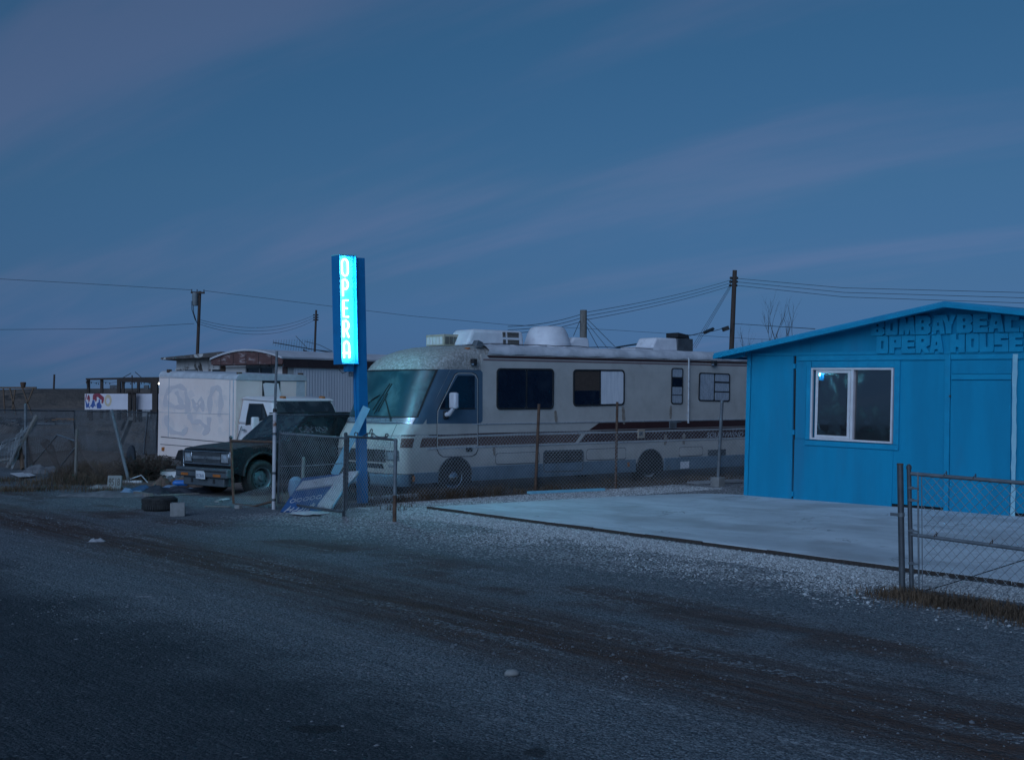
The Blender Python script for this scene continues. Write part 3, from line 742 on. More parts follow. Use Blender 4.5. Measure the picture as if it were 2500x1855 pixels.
# raised lettering
GL = {
 'B': ([(0, 0), (.8, 0), (1, .14), (1, .40), (.86, .5), (1, .6), (1, .86), (.84, 1), (0, 1)], [[(.40, .24), (.56, .24), (.56, .40), (.40, .40)], [(.40, .60), (.56, .60), (.56, .76), (.40, .76)]]),
 'O': ([(.08, 0), (.92, 0), (1, .08), (1, .92), (.92, 1), (.08, 1), (0, .92), (0, .08)], [[(.42, .28), (.62, .28), (.62, .72), (.42, .72)]]),
 'M': ([(0, 0), (.28, 0), (.33, .30), (.40, 0), (.60, 0), (.67, .30), (.72, 0), (1, 0), (.9, 1), (.62, 1), (.5, .60), (.38, 1), (.1, 1)], []),
 'A': ([(0, 0), (.33, 0), (.38, .2), (.60, .2), (.66, 0), (1, 0), (.80, 1), (.2, 1)], [[(.43, .44), (.57, .44), (.55, .60), (.45, .60)]]),
 'Y': ([(.30, 0), (.68, 0), (.68, .4), (1, 1), (.64, 1), (.5, .62), (.37, 1), (0, 1), (.30, .4)], []),
 'E': ([(0, 0), (1, 0), (1, .27), (.45, .27), (.45, .37), (.95, .37), (.95, .62), (.45, .62), (.45, .73), (1, .73), (1, 1), (0, 1)], []),
 'C': ([(.06, 0), (1, 0), (1, .28), (.45, .28), (.45, .74), (1, .74), (1, 1), (.06, 1), (0, .94), (0, .06)], []),
 'H': ([(0, 0), (.38, 0), (.38, .30), (.58, .30), (.58, 0), (1, 0), (1, 1), (.60, 1), (.60, .70), (.42, .70), (.42, 1), (0, 1)], []),
 'P': ([(0, 0), (.42, 0), (.42, .32), (1, .32), (1, 1), (0, 1)], [[(.42, .62), (.58, .62), (.58, .76), (.42, .76)]]),
 'R': ([(0, 0), (.34, 0), (.42, .26), (.62, 0), (1, 0), (.74, .34), (1, .44), (1, 1), (0, 1)], [[(.40, .62), (.58, .62), (.58, .78), (.40, .78)]]),
 'U': ([(.08, 0), (.92, 0), (1, .09), (1, 1), (.62, 1), (.62, .28), (.44, .28), (.44, 1), (0, 1), (0, .09)], []),
 'S': ([(0, 0), (1, 0), (1, .62), (.46, .62), (.46, .72), (1, .72), (1, 1), (0, 1), (0, .38), (.56, .38), (.56, .28), (0, .28)], []),
}
def z7(X, Y): return (2100 + X * 0.1796, 720 + Y * 0.1796)
rows = [('BOMBAYBEACH', [(168, 350, 345, 556, 352), (362, 528, 325, 550, 318), (542, 765, 300, 546, 300), (770, 975, 285, 542, 280), (985, 1168, 278, 536, 272), (1120, 1325, 270, 530, 266), (1332, 1545, 264, 522, 260), (1552, 1755, 262, 514, 260), (1762, 1975, 262, 510, 262), (1984, 2182, 280, 508, 290), (2192, 2390, 300, 506, 310)]),
        ('OPERAHOUSE', [(238, 400, 562, 800, 560), (412, 574, 560, 797, 560), (582, 766, 556, 797, 556), (772, 965, 550, 795, 548), (960, 1150, 546, 792, 544), (1242, 1440, 534, 786, 532), (1455, 1632, 530, 780, 528), (1640, 1836, 526, 778, 524), (1842, 2034, 522, 778, 520), (2042, 2232, 516, 776, 514)])]
for txt, boxes in rows:
    for ch, (xa, xb, ya, yb, ya2) in zip(txt, boxes):
        if (ch, xa) == ('H', 2192): ya, ya2 = 330, 345
        tl, tr, br, bl = [sp(*z7(*q_)) for q_ in ((xa, ya), (xb, ya2), (xb, yb - 3), (xa, yb))]
        def mp_(u, v): return lerp(lerp(bl, br, u), lerp(tl, tr, u), v)
        outer, holes = GL[ch]
        dd = 0.045 + random.uniform(-0.003, 0.004)
        MB().prism([[mp_(*p) for p in l] for l in [outer] + holes], (0, -dd, 0)).build('letter', 'opera_blue_trim', op, bevel=0.004)
# ------------------------------------------------------------------ neon sign
SG = Fr(G(885, 1231), SITE_ANG, 0.0, 0.0)
# whole sign leans a little to the left in the street's plane
_lean = Matrix.Rotation(radians(1.5), 4, 'Y')
SG.m = Matrix.Translation(G(885, 1231)) @ Matrix.Rotation(radians(-1.3), 4, (0, 1, 0)) @ Matrix.Rotation(SITE_ANG, 4, 'Z')
SG.i = SG.m.inverted(); SG.c = SG.i @ CAM
sign = thing('neon_sign', 'tall blue street sign with glowing cyan neon letters', 'sign', SG)
HX = 0.13
ya = SG.at(830, 720, x=HX).y; yb = SG.at(872, 720, x=HX).y
zt = SG.at(848, 624, x=HX).z; zbm = SG.at(858, 889, x=HX).z
xm = -HX
pw = 0.075
MB().box(-pw, pw, -pw, pw, -0.03, SG.at(880, 1000, x=pw).z).build('post', 'sign_blue', sign, bevel=0.006)
zj = SG.at(880, 1002, x=pw).z
MB().box(-pw - 0.012, pw + 0.012, -pw - 0.012, pw + 0.03, zj, zt - 0.02).build('post_sleeve', 'sign_blue', sign, bevel=0.006)
MB().box(-0.16, 0.16, -0.16, 0.16, -0.01, 0.025).build('base_plate', 'galv_dark', sign, bevel=0.004)
yc = yb; T = 0.012
# cabinet: shell open on both broad faces, a panel in the middle
shell = MB()
shell.box(-HX, HX, ya, ya + T, zbm, zt)
shell.box(-HX, HX, yb - T, yb, zbm, zt)
shell.box(-HX, HX, ya + T, yb - T, zt - T, zt)
shell.box(-HX, HX, ya + T, yb - T, zbm, zbm + T)
cab = shell.build('cabinet', 'sign_blue', sign, bevel=0.002)
MB().box(-0.02, 0.02, ya + T, yb - T, zbm + T, zt - T).build('back_panel', 'sign_inside', cab)
MB().box(-HX - 0.006, HX + 0.006, ya - 0.004, yb + 0.004, zt + 0.001, zt + 0.018).build('top_cap', 'sign_inside', cab)
yy = yb - 0.02
MB().box(-0.06, 0.06, ya + 0.16, ya + 0.30, zbm - 0.13, zbm - 0.002).build('junction_box', 'sign_blue', sign, bevel=0.004)
MB().tube([(0.0, ya + 0.05, zbm - 0.01), (0.02, ya + 0.02, zbm - 0.09), (0.03, ya + 0.08, zbm - 0.16), (0.03, ya + 0.17, zbm - 0.13)], 0.006, 6).build('cable', 'wire_black', sign)
MB().tube([(0.0, yb + 0.0, zbm - 0.02), (0.0, yb + 0.0, zbm - 0.5), (0.0, -pw - 0.02, zbm - 0.55), (0.0, -pw - 0.02, 0.2)], 0.011, 6).build('conduit', 'sign_blue', sign)
MB().box(-0.03, 0.03, ya + 0.24, ya + 0.30, zbm - 0.22, zbm - 0.135).build('photocell', 'galv', sign, bevel=0.008)
# neon letters, one above the other, on both faces
def arc(cx, cy, rx_, ry_, a0, a1, n=10): return [(cx + rx_ * cos(radians(a0 + (a1 - a0) * i / n)), cy + ry_ * sin(radians(a0 + (a1 - a0) * i / n))) for i in range(n + 1)]
NL = {'O': [arc(.5, .76, .42, .24, 0, 180) + [(.08, .24)] + arc(.5, .24, .42, .24, 180, 360) + [(.92, .76)]],
      'P': [[(.15, 0), (.15, 1), (.5, 1)] + arc(.5, .72, .38, .28, 90, -90) + [(.15, .44)]],
      'E': [[(.85, 1), (.18, 1), (.18, 0), (.88, 0)], [(.18, .52), (.75, .52)]],
      'R': [[(.12, 0), (.12, 1), (.5, 1)] + arc(.5, .74, .36, .26, 90, -90) + [(.12, .48)], [(.45, .48), (.88, 0)]],
      'A': [[(.12, 0), (.12, .72)] + arc(.5, .72, .38, .28, 180, 0) + [(.88, 0)], [(-.02, .30), (1.02, .30)]]}
Hn = zt - zbm; pitch = (Hn - 0.10) / 5
for side in (1, -1):
    for k, ch in enumerate('OPERA'):
        z1 = zt - 0.06 - k * pitch; z0 = z1 - pitch * 0.80
        y0 = ya + (yb - ya) * 0.24; y1 = ya + (yb - ya) * 0.64
        if side < 0: y0, y1 = y1, y0
        mb = MB()
        for st in NL[ch]:
            mb.tube([(side * 0.062, y0 + (y1 - y0) * u, z0 + (z1 - z0) * v) for u, v in st], 0.0150, 8)
        mb.build('neon_tube', 'neon', cab, smooth=60)
    for k in range(4):
        zz = zt - 0.06 - (k + 1) * pitch + 0.02
        MB().bar((side * 0.045, ya + (yb - ya) * 0.42, zz + 0.03), (side * 0.045, ya + (yb - ya) * 0.56, zz - 0.02), 0.012, 0.012).build('standoff', 'black_plastic', cab)

# ------------------------------------------------------------------ fence gear on the street line
def pipe(mb, a, b, r, n=10): return mb.tube([a, b], r, n)
def local_thing(name, label, cat, px, py, group=None):
    f = Fr(G(px, py), SITE_ANG); return thing(name, label, cat, f, group), f
def onfence(f, px, py, y=0.0): return f.at(px, py, y=y)
# tall white pipe post
t_, f = local_thing('pipe_post', 'tall thin pipe post, white and rusty below, at the small gate', 'post', 668, 1243)
b0 = Vector((0, 0, -0.03)); k1 = f.at(671, 1006, y=0); k2 = f.at(676, 857, y=0)
MB().tube([b0, k1], 0.032, 12).build('lower_post', 'post_white', t_)
MB().tube([k1, k2], 0.022, 10).build('upper_pipe', 'galv', t_)
d_ = (k2 - k1).normalized()
MB().tube([k1 - d_ * 0.0, k1 + d_ * 0.06], 0.035, 12).build('black_band', 'black_plastic', t_)
for zz in (0.62, 0.17, 1.28): MB().tube([lerp(b0, k1, zz / k1.z), lerp(b0, k1, (zz + 0.04) / k1.z)], 0.038, 12).build('hinge_band', 'galv_dark', t_)
# leaning gate leaf between the tall post and the middle post
t_, f = local_thing('chain_link_gate', 'sagging chain link gate leaf in front of the fallen blue board', 'gate', 690, 1243)
A0, A1 = f.at(683, 1052, y=0), f.at(679, 1228, y=0)     # hinge stile
B0, B1 = f.at(841, 1068, y=0), f.at(838, 1252, y=0)     # latch stile
pipe(MB(), A0, A1, 0.020).build('stile', 'galv', t_)
tr = pipe(MB(), f.at(683, 1058, y=0), f.at(843, 1069, y=0), 0.020).build('top_rail', 'galv', t_)
pipe(MB(), f.at(678, 1226, y=0), f.at(838, 1250, y=0), 0.020).build('bottom_rail', 'galv_dark', t_)
MB().tube([f.at(682, 1138, y=0.02), f.at(760, 1136, y=0.03), f.at(835, 1131, y=0.02)], 0.010, 6).build('brace_rod', 'galv', t_)
MB().tube([f.at(686, 1060, y=0.02), f.at(690, 1230, y=0.02)], 0.008, 6).build('tension_bar', 'galv_dark', t_)
Lg = (B0 - A0).length; Hg = (A0 - A1).length
def fn(s, t): return lerp(lerp(A1, B1, s / Lg), lerp(A0, B0, s / Lg), t / Hg) + Vector((0, 0.012 * sin(s * 9) * sin(t * 7), 0))
chainlink(MB(), Lg, Hg, fn, 0.070, 0.0032, 5).build('mesh', 'galv_wire', t_, smooth=0, fix=False)
# wire tangle hooked on the top rail
mb = MB()
for k in range(7):
    c = f.at(735 + k * 10 + random.uniform(-6, 6), 1058, y=0); pts = []
    for i in range(9): pts.append(c + Vector((random.uniform(-.07, .07), random.uniform(-.03, .03), 0.015 + 0.02 * i * random.uniform(.1, 1))))
    mb.tube(pts, 0.005, 4)
mb.build('wire_tangle', 'galv', t_)
# narrow fixed panel at the right, ironwork scrolls on its top rail
t_, f = local_thing('chain_link_fence', 'narrow chain link panel with iron scrollwork in front of the sign post', 'fence panel', 902, 1268)
P0b, P0t = f.at(839, 1258, y=0), f.at(844, 1062, y=0)
P1b, P1t = f.at(963, 1279, y=0), f.at(966, 1071, y=0)
P0b.z = -0.02; P1b.z = -0.02
pipe(MB(), P0b, P0t, 0.027, 12).build('post', 'galv_dark', t_)
MB().tube([P0t, P0t + Vector((0, 0, 0.03)), P0t + Vector((0, 0, 0.05))], [0.03, 0.03, 0.012], 10).build('post_cap', 'galv_dark', t_)
pipe(MB(), P0b + Vector((0.075, 0, 0.12)), P0t + Vector((0.075, 0, 0.0)), 0.021, 10).build('stile', 'galv_dark', t_)
post = pipe(MB(), P1b, P1t, 0.029, 12).build('post', 'galv', t_)
pipe(MB(), P1b, lerp(P1b, P1t, 0.34), 0.0305, 12).build('rust_band', 'rusty', post)
MB().box(P1b.x - 0.10, P1b.x + 0.06, -0.06, 0.06, 0.0, 0.02).build('footing', 'concrete', t_)
pipe(MB(), f.at(844, 1065, y=0), f.at(966, 1073, y=0), 0.020).build('top_rail', 'galv_dark', t_)
def scr(*pp): return [f.at(640 + X * .1527, 1040 + Y * .1527, y=0) for X, Y in pp]
scroll = MB()
scroll.tube(scr((1510, 175), (1480, 150), (1475, 120), (1500, 98), (1525, 110), (1525, 170)), 0.009, 6)
scroll.tube(scr((1525, 165), (1600, 170), (1650, 140), (1690, 110), (1720, 110), (1735, 60), (1750, 45), (1762, 60), (1755, 110), (1740, 170), (1700, 178), (1675, 150), (1690, 120), (1740, 118), (1780, 115), (1820, 160), (1880, 178), (1940, 182)), 0.009, 6)
scroll.tube(scr((1700, 178), (1740, 182), (1775, 160), (1770, 130), (1745, 120)), 0.009, 6)
scroll.tube(scr((1940, 182), (1975, 178), (2005, 165), (2015, 140), (2000, 122), (1975, 130), (1970, 155), (1985, 180)), 0.010, 6)
scroll.build('scrollwork', 'galv_dark', t_)
Lg2 = (P1t - P0t).length; Hg2 = 1.24
def fn2(s, t):
    a = lerp(P0b, P1b, s / Lg2); b = lerp(P0t, P1t, s / Lg2)
    q_ = lerp(a, b, t / Hg2); w_ = max(0, 1 - t / 0.45)
    return q_ + Vector((0, -0.10 * w_ * sin(s / Lg2 * pi) + 0.012 * sin(s * 8 + t * 5), 0))
chainlink(MB(), Lg2, Hg2, fn2, 0.070, 0.0032, 6).build('mesh', 'galv_wire', t_, smooth=0, fix=False)
# rusty short panel left of the tall post: torn mesh, top and bottom strips
t_, f = local_thing('chain_link_fence', 'rusty torn chain link panel in front of the black vehicle', 'fence panel', 620, 1236)
Q0b, Q0t = f.at(571, 1233, y=0), f.at(563.5, 1072, y=0)
Q0b.z = -0.02
pipe(MB(), Q0b, Q0t, 0.026, 10).build('post', 'rusty', t_)
MB().lathe([(0.001, 0.035), (0.025, 0.025), (0.035, 0), (0.025, -0.025), (0.001, -0.035)], Q0t + Vector((0, 0, 0.03)), 'Z', 12).build('post_cap', 'galv_dark', t_)
pipe(MB(), f.at(566, 1076, y=0), f.at(668, 1079, y=0), 0.024).build('top_rail', 'rusty', t_)
MB().tube([f.at(571, 1231, y=0), f.at(620, 1236, y=0), f.at(664, 1224, y=0)], 0.020, 8).build('bottom_rail', 'rusty', t_)
Lq = (f.at(668, 1079, y=0) - Q0t).length
T0, T1 = f.at(565, 1076, y=0), f.at(668, 1079, y=0)
C0, C1 = f.at(571, 1230, y=0), f.at(664, 1226, y=0)
chainlink(MB(), Lq, 0.11, lambda s, t: lerp(T0, T1, s / Lq) - Vector((0, 0.008 * sin(s * 20), t + 0.02 * sin(s * 9))), 0.07, 0.0032, 2).build('upper_mesh', 'rusty_wire', t_, smooth=0, fix=False)
chainlink(MB(), Lq, 0.30, lambda s, t: lerp(C0, C1, s / Lq) + Vector((0, 0.05 * sin(s * 4) * t, t * (0.55 + 0.45 * s / Lq))), 0.07, 0.0032, 2).build('lower_mesh', 'galv_wire', t_, smooth=0, fix=False)
# right-hand gate and its lone post
t_, f = local_thing('pipe_post', 'bare grey steel post standing beside the right hand gate', 'post', 2203, 1446)
MB().tube([(0, 0, -0.03), f.at(2197.5, 1133, y=0)], 0.031, 16).build('pipe', 'galv_dark', t_)
kk = f.at(2197.5, 1133, y=0)
MB().tube([kk - Vector((0, 0, 0.005)), kk + Vector((0, 0, 0.008))], 0.033, 16).build('rim', 'rusty', t_)
zz = f.at(2200, 1256, y=0)
MB().tube([zz - Vector((0, 0, 0.02)), zz + Vector((0, 0, 0.02))], 0.035, 16).build('clamp', 'galv', t_)
MB().bar(zz + Vector((-0.10, -0.032, 0)), zz + Vector((0.0, -0.036, 0)), 0.01, 0.03).build('clamp_arm', 'galv', t_)
t_, f = local_thing('chain_link_gate', 'long chain link gate with three rails standing at the right edge', 'gate', 2226, 1449)
gd = f.at(2226, 1449, z=0)
e1 = f.at(2560, 1505, z=0.0)
K0b, K0t = Vector((0, 0, 0.01)), f.at(2219, 1145, y=0)
pipe(MB(), K0b, K0t, 0.022, 14).build('stile', 'galv_dark', t_)
MB().tube([K0t, K0t + Vector((0, 0, 0.03)), K0t + Vector((0, 0, 0.05))], [0.026, 0.026, 0.010], 12).build('stile_cap', 'galv_dark', t_)
gx = 3.4
ty0, ty1 = f.at(2222, 1156, y=0).z, f.at(2500, 1179, y=0).z
xe = f.at(2500, 1179, y=0).x
slope_t = (ty1 - ty0) / xe
pipe(MB(), (0, 0, ty0), (gx, 0, ty0 + slope_t * gx), 0.019, 12).build('top_rail', 'galv', t_)
m0, m1 = f.at(2222, 1304, y=0).z, f.at(2500, 1341, y=0).z
pipe(MB(), (0, 0, m0), (gx, 0, m0 + (m1 - m0) / xe * gx), 0.018, 12).build('middle_rail', 'galv', t_)
pipe(MB(), (0, 0, 0.035), (gx, 0, 0.03), 0.018, 12).build('bottom_rail', 'galv_dark', t_)
tb = pipe(MB(), (0.085, -0.01, 0.05), (0.080, -0.01, ty0 + 0.02), 0.009, 8).build('tension_bar', 'galv', t_)
pipe(MB(), (0.125, -0.01, 0.05), (0.12, -0.01, ty0 - 0.02), 0.005, 8).build('tension_bar', 'galv', t_)
for zc in (0.30, 0.62, 0.92, ty0 - 0.14):
    MB().bar((-0.02, -0.024, zc), (0.095, -0.024, zc), 0.006, 0.02).build('band', 'galv', t_)
    pipe(MB(), (0, 0, zc - 0.014), (0, 0, zc + 0.014), 0.0245, 12).build('band', 'galv', t_)
for px_, py_ in ((2308, 1160), (2379, 1167), (2284, 1309), (2420, 1327)):
    c = f.at(px_, py_, y=0)
    mb = MB(); mb.tube([c + Vector((0.01 * sin(a * .9), 0.022 * cos(a * .9), 0.024 * sin(a * .9) + 0.002 * a)) for a in range(10)], 0.004, 5)
    mb.build('tie_wire', 'rusty', t_)
def fn3(s, t):
    zt_ = ty0 + slope_t * s - 0.02
    return Vector((0.12 + s, 0.02 + 0.01 * sin(s * 3 + t * 4), 0.07 + (zt_ - 0.07) * t / 1.1))
chainlink(MB(), gx - 0.14, 1.1, fn3, 0.100, 0.0030, 5).build('mesh', 'galv_wire', t_, smooth=0, fix=False)
MB().tube([f.at(2240, 1446, y=0.05), f.at(2320, 1424, y=0.06), f.at(2400, 1398, y=0.06), f.at(2520, 1360, y=0.05)], 0.005, 5).build('cable', 'wire_black', t_)

# fence along the side of the motorhome
t_, f = local_thing('chain_link_fence', 'chain link fence running along the side of the motorhome', 'fence', 1307, 1201)
FB = [(-3.42, -6.2), (-3.50, -4.2), (-3.568, -2.194), (-3.175, -0.318), (-2.289, 1.866), (-1.5, 4.2)]
FBl = [f.loc(SW(x, y)) for x, y in FB]
seg_l = [(FBl[i + 1] - FBl[i]).length for i in range(len(FBl) - 1)]; cum = [0]
for s_ in seg_l: cum.append(cum[-1] + s_)
def along(s):
    for i in range(len(seg_l)):
        if s <= cum[i + 1] or i == len(seg_l) - 1: return lerp(FBl[i], FBl[i + 1], (s - cum[i]) / seg_l[i])
yaxis = Vector((0, 1, 0)); xaxis = Vector((1, 0, 0))
def fn4(s, t): return along(s) + xaxis * (0.02 * sin(s * 2.3) * t + 0.035 * sin(s * 1.1 + 1.3 * t)) + Vector((0, 0, 0.01 + t * (1 + 0.015 * sin(s * 1.7))))
chainlink(MB(), cum[-1], 1.20, fn4, 0.080, 0.0030, 6).build('mesh', 'galv_wire', t_, smooth=0, fix=False)
for (bx, by), (tx, ty), mat, r in (((1307, 1201), (1316, 986), 'rusty', 0.030), ((1503, 1193), (1507, 981), 'rusty', 0.027), ((1752, 1187), (1763, 977), 'galv', 0.036)):
    a = f.loc(G(bx, by)); d_ = f.dir(tx, ty)
    # top of the post: on the pixel ray, at the post's own depth
    t2 = (a.y - f.c.y) / d_.y
    top = f.c + d_ * t2
    o = MB().tube([a - Vector((0, 0, 0.02)), top], r, 10).build('post', mat, t_)
MB().tube([fn4(i * cum[-1] / 40, 1.19) for i in range(41)], 0.004, 5).build('top_wire', 'galv_wire', t_)
# concrete block at the third post's foot
def cinder(name, px, py, rot, label, sx=0.20, sy=0.20, sz=0.20, mat='block_grey', cores=True):
    f = Fr(G(px, py), rot)
    loops = [[(-sx, -sy / 2, 0), (sx, -sy / 2, 0), (sx, sy / 2, 0), (-sx, sy / 2, 0)]]
    if cores:
        for k in (-0.5, 0.5):
            c = k * sx
            loops.append([(c - sx * .36, -sy * .34, 0), (c + sx * .36, -sy * .34, 0), (c + sx * .36, sy * .34, 0), (c - sx * .36, sy * .34, 0)])
    o = MB().prism(loops, (0, 0, sz)).build(name, mat, None, bevel=0.006)
    o.matrix_world = f.m
    return tag(o, label, 'block'), f
a = f.loc(G(1752, 1187))
MB().box(a.x - 0.12, a.x + 0.12, a.y - 0.1, a.y + 0.1, -0.01, 0.2).build('post_footing', 'block_grey', t_, bevel=0.01)

# ------------------------------------------------------------------ motorhome
RV = Fr(G(1097, 1207), SITE_ANG + pi / 2)
rv = thing('motorhome', 'long cream class A motorhome with maroon stripes and dusty windshield', 'motorhome', RV)
WB = 2.40; LEN = 9.6
RT = [  # z, nose x at centre, corner depth, side inset, power
    (0.44, -1.20, 0.36, 0.02, 3.0), (0.60, -1.25, 0.38, 0.0, 3.0), (0.92, -1.28, 0.40, 0.0, 2.9), (1.16, -1.25, 0.44, 0.0, 2.8),
    (1.38, -1.13, 0.48, 0.0, 2.7), (1.52, -1.08, 0.55, 0.0, 2.6), (2.00, -0.90, 0.64, 0.0, 2.6), (2.46, -0.70, 0.72, 0.0, 2.6),
    (2.56, -0.63, 0.73, 0.0, 2.5), (2.68, -0.51, 0.76, 0.012, 2.4), (2.79, -0.33, 0.84, 0.045, 2.2), (2.87, -0.12, 0.95, 0.10, 2.1),
    (2.93, 0.14, 1.08, 0.19, 2.0), (2.965, 0.50, 1.2, 0.34, 2.0), (2.985, 1.0, 1.2, 0.60, 2.0)]
def rt(z):
    for i in range(len(RT) - 1):
        if z <= RT[i + 1][0]:
            k = (z - RT[i][0]) / (RT[i + 1][0] - RT[i][0]); k = max(0, min(1, k))
            return [RT[i][j] * (1 - k) + RT[i + 1][j] * k for j in range(5)]
    return list(RT[-1])
def rvp(z, th, off=0.0):       # th in degrees, -90 near side ... 90 far side, on the rounded front
    z_, xf, d, ins, n = rt(z)
    def P(t):
        v = sin(t); c = max(cos(t), 0.0)
        yv = math.copysign(abs(v) ** (2 / n), v); xv = c ** (2 / n)
        return Vector((xf + d * (1 - xv), WB / 2 + (WB / 2 - ins) * yv, z))
    t = radians(th); p = P(t)
    if off:
        p2 = P(t + 0.02) if th < 88 else P(t - 0.02); tg = (p2 - p) * (1 if th < 88 else -1)
        nn = Vector((-tg.y, tg.x, 0)); nn = nn if nn.x < 0 or abs(th) > 80 else -nn
        if nn.length > 1e-6:
            nn.normalize()
            if (p.y - WB / 2) * nn.y < 0 and abs(nn.y) > .5: nn = -nn
            z2 = rvp(z + 0.02, th); sl_ = (z2 - p)
            tt = tg.normalized(); n3 = tt.cross(sl_.normalized())
            if n3.dot(nn) < 0: n3 = -n3
            p = p + n3 * off
    return p
THS = [-90 + 180 * i / 40 for i in range(41)]
rings = []
zs = [0.44, 0.5, 0.6, 0.75, 0.92, 1.05, 1.16, 1.28, 1.38, 1.45, 1.52, 1.7, 1.85, 2.0, 2.2, 2.46, 2.51, 2.56, 2.62, 2.68, 2.74, 2.79, 2.83, 2.87, 2.90, 2.93, 2.95, 2.965, 2.985]
def rv_ring(z):
    z_, xf, d, ins, n = rt(z)
    return [Vector((LEN, ins, z)), Vector((LEN * .5, ins, z))] + [rvp(z, th) for th in THS] + [Vector((LEN * .5, WB - ins, z)), Vector((LEN, WB - ins, z))]
low = MB(); zlow = [z for z in zs if z <= 2.461]
low.grid([rv_ring(z) for z in zlow], closed=True)
# wheel arches are cut as dark liners set into the lower side; body below keeps plain
body = low.build('body', 'rv_cream', rv, smooth=50)
capm = MB(); capr = [rv_ring(z) for z in zs if z >= 2.459]
capm.grid(capr, closed=True)
k = len(capr[-1]); capm.add(capr[-1], [tuple(range(k))])
cap = capm.build('roof_cap', 'rv_cap', rv, smooth=50)
low2 = MB(); low2.grid([rv_ring(z) for z in zs], closed=True)
rv_bvh = BVHTree.FromPolygons([Vector(v) for v in low2.v], low2.f)
MB().prism([rv_ring(0.45)], (0, 0, 0.02)).build('floor_pan', 'black_plastic', rv)
MB().box(1.2, LEN - 0.2, 0.45, WB - 0.45, 0.22, 0.44).build('chassis', 'black_plastic', rv)
def vp(x, y, off=0.0): return RV.at(x, y, y=-off)
def vpan(name, pts, o0, o1, mat, parent=None, bevel=0.0):
    return MB().prism([[vp(x, y, o0) for x, y in pts]], (0, -(o1 - o0), 0)).build(name, mat, parent or rv, bevel=bevel)
def vband(name, x0, x1, z0, z1, o, mat, parent=None, sk=0.0):
    return MB().prism([[(x0, 0, z0), (x1, 0, z0), (x1 + sk, 0, z1), (x0 + sk, 0, z1)]], (0, -o, 0)).build(name, mat, parent or rv)
# white upper roof edge, rough coating, from the cap seam backwards
mb = MB(); rows_ = []
prof = [(-0.012, 2.775), (-0.018, 2.80), (-0.004, 2.86), (0.045, 2.925), (0.16, 2.972), (0.45, 2.993), (1.2, 3.0)]
prof = prof + [(WB - y, z) for y, z in prof[-2::-1]]
for i in range(60):
    x = 0.98 + i * (LEN + 0.02 - 0.98) / 59
    rows_.append([(x + 0.02 * sin(z * 40), y + 0.006 * sin(i * 1.7 + z * 30) * (1 if y < .3 else 0), z + 0.007 * sin(i * 1.3 + y * 9) + (0.006 * random.random() if y < .2 else 0)) for y, z in prof])
mb.grid(rows_)
mb.build('roof', 'rv_roofcoat', rv, smooth=60)
MB().box(0.80, LEN, -0.0015, 0.05, 2.455, 2.772).build('upper_side', 'rv_cream', rv)
# stripes
vband('stripe', 1.00, LEN, 2.705, 2.758, 0.004, 'rv_maroon', sk=-0.06)
vband('stripe', 0.85, LEN, 2.650, 2.685, 0.004, 'rv_mauve')
vband('stripe', -0.50, LEN, 1.166, 1.192, 0.004, 'rv_maroon')
vband('stripe_edge', -0.55, LEN, 1.135, 1.156, 0.005, 'rv_rail')
xa_ = vp(1420, 1075).x
st1 = MB().prism([[(-0.72, 0, 0.945), (xa_ - 0.19, 0, 0.945), (xa_ - 0.02, 0, 1.122), (-0.66, 0, 1.122)]], (0, -0.004, 0)).build('stripe', 'rv_rust', rv)
st2 = MB().prism([[(xa_ - 0.08, 0, 0.945), (LEN, 0, 0.945), (LEN, 0, 1.122), (xa_ + 0.12, 0, 1.122)]], (0, -0.004, 0)).build('stripe', 'rv_maroon', rv)
MB().prism([[(xa_ + 0.22, 0, 1.205), (LEN, 0, 1.205), (LEN, 0, 1.352), (xa_ + 0.52, 0, 1.352)]], (0, -0.004, 0)).build('stripe', 'rv_maroon', rv)
fx = vp(1122, 1075).x
MB().prism([[(fx - 0.12, 0, 0.945), (fx - 0.10, 0, 0.945), (fx + 0.09, 0, 1.122), (fx + 0.07, 0, 1.122)]], (0, -0.0055, 0)).build('stripe_edge', 'rv_rail', rv)
# stripe carried round the nose, fading
def patch(name, z0, z1, t0, t1, off, mat, parent=None, nz=6, nt_=16, thick=0.012):
    mb = MB()
    outer = [[rvp(z0 + (z1 - z0) * i / nz, t0 + (t1 - t0) * j / nt_, off) for j in range(nt_ + 1)] for i in range(nz + 1)]
    inner = [[rvp(z0 + (z1 - z0) * i / nz, t0 + (t1 - t0) * j / nt_, off - thick) for j in range(nt_ + 1)] for i in range(nz + 1)]
    mb.grid(outer); o = len(mb.v); mb.grid(inner)
    # close the rim
    n1 = nt_ + 1
    rim = [j for j in range(n1)] + [i * n1 + nt_ for i in range(1, nz + 1)] + [nz * n1 + j for j in range(nt_ - 1, -1, -1)] + [i * n1 for i in range(nz - 1, 0, -1)]
    for a_, b_ in zip(rim, rim[1:] + rim[:1]): mb.f.append((a_, b_, b_ + o, a_ + o))
    return mb.build(name, mat, parent or rv, smooth=60)
patch('stripe', 0.945, 1.122, -89, -62, 0.004, 'rv_rust', thick=0.02)
patch('stripe', 1.166, 1.192, -89, -60, 0.004, 'rv_maroon', nz=1, thick=0.02)
MB().box(-0.55, LEN, -0.014, 0.0, 0.905, 0.930).build('side_rail', 'rv_rail', rv)
MB().box(0.55, LEN, -0.016, 0.0, 1.366, 1.384).build('side_rail', 'rv_rail', rv)
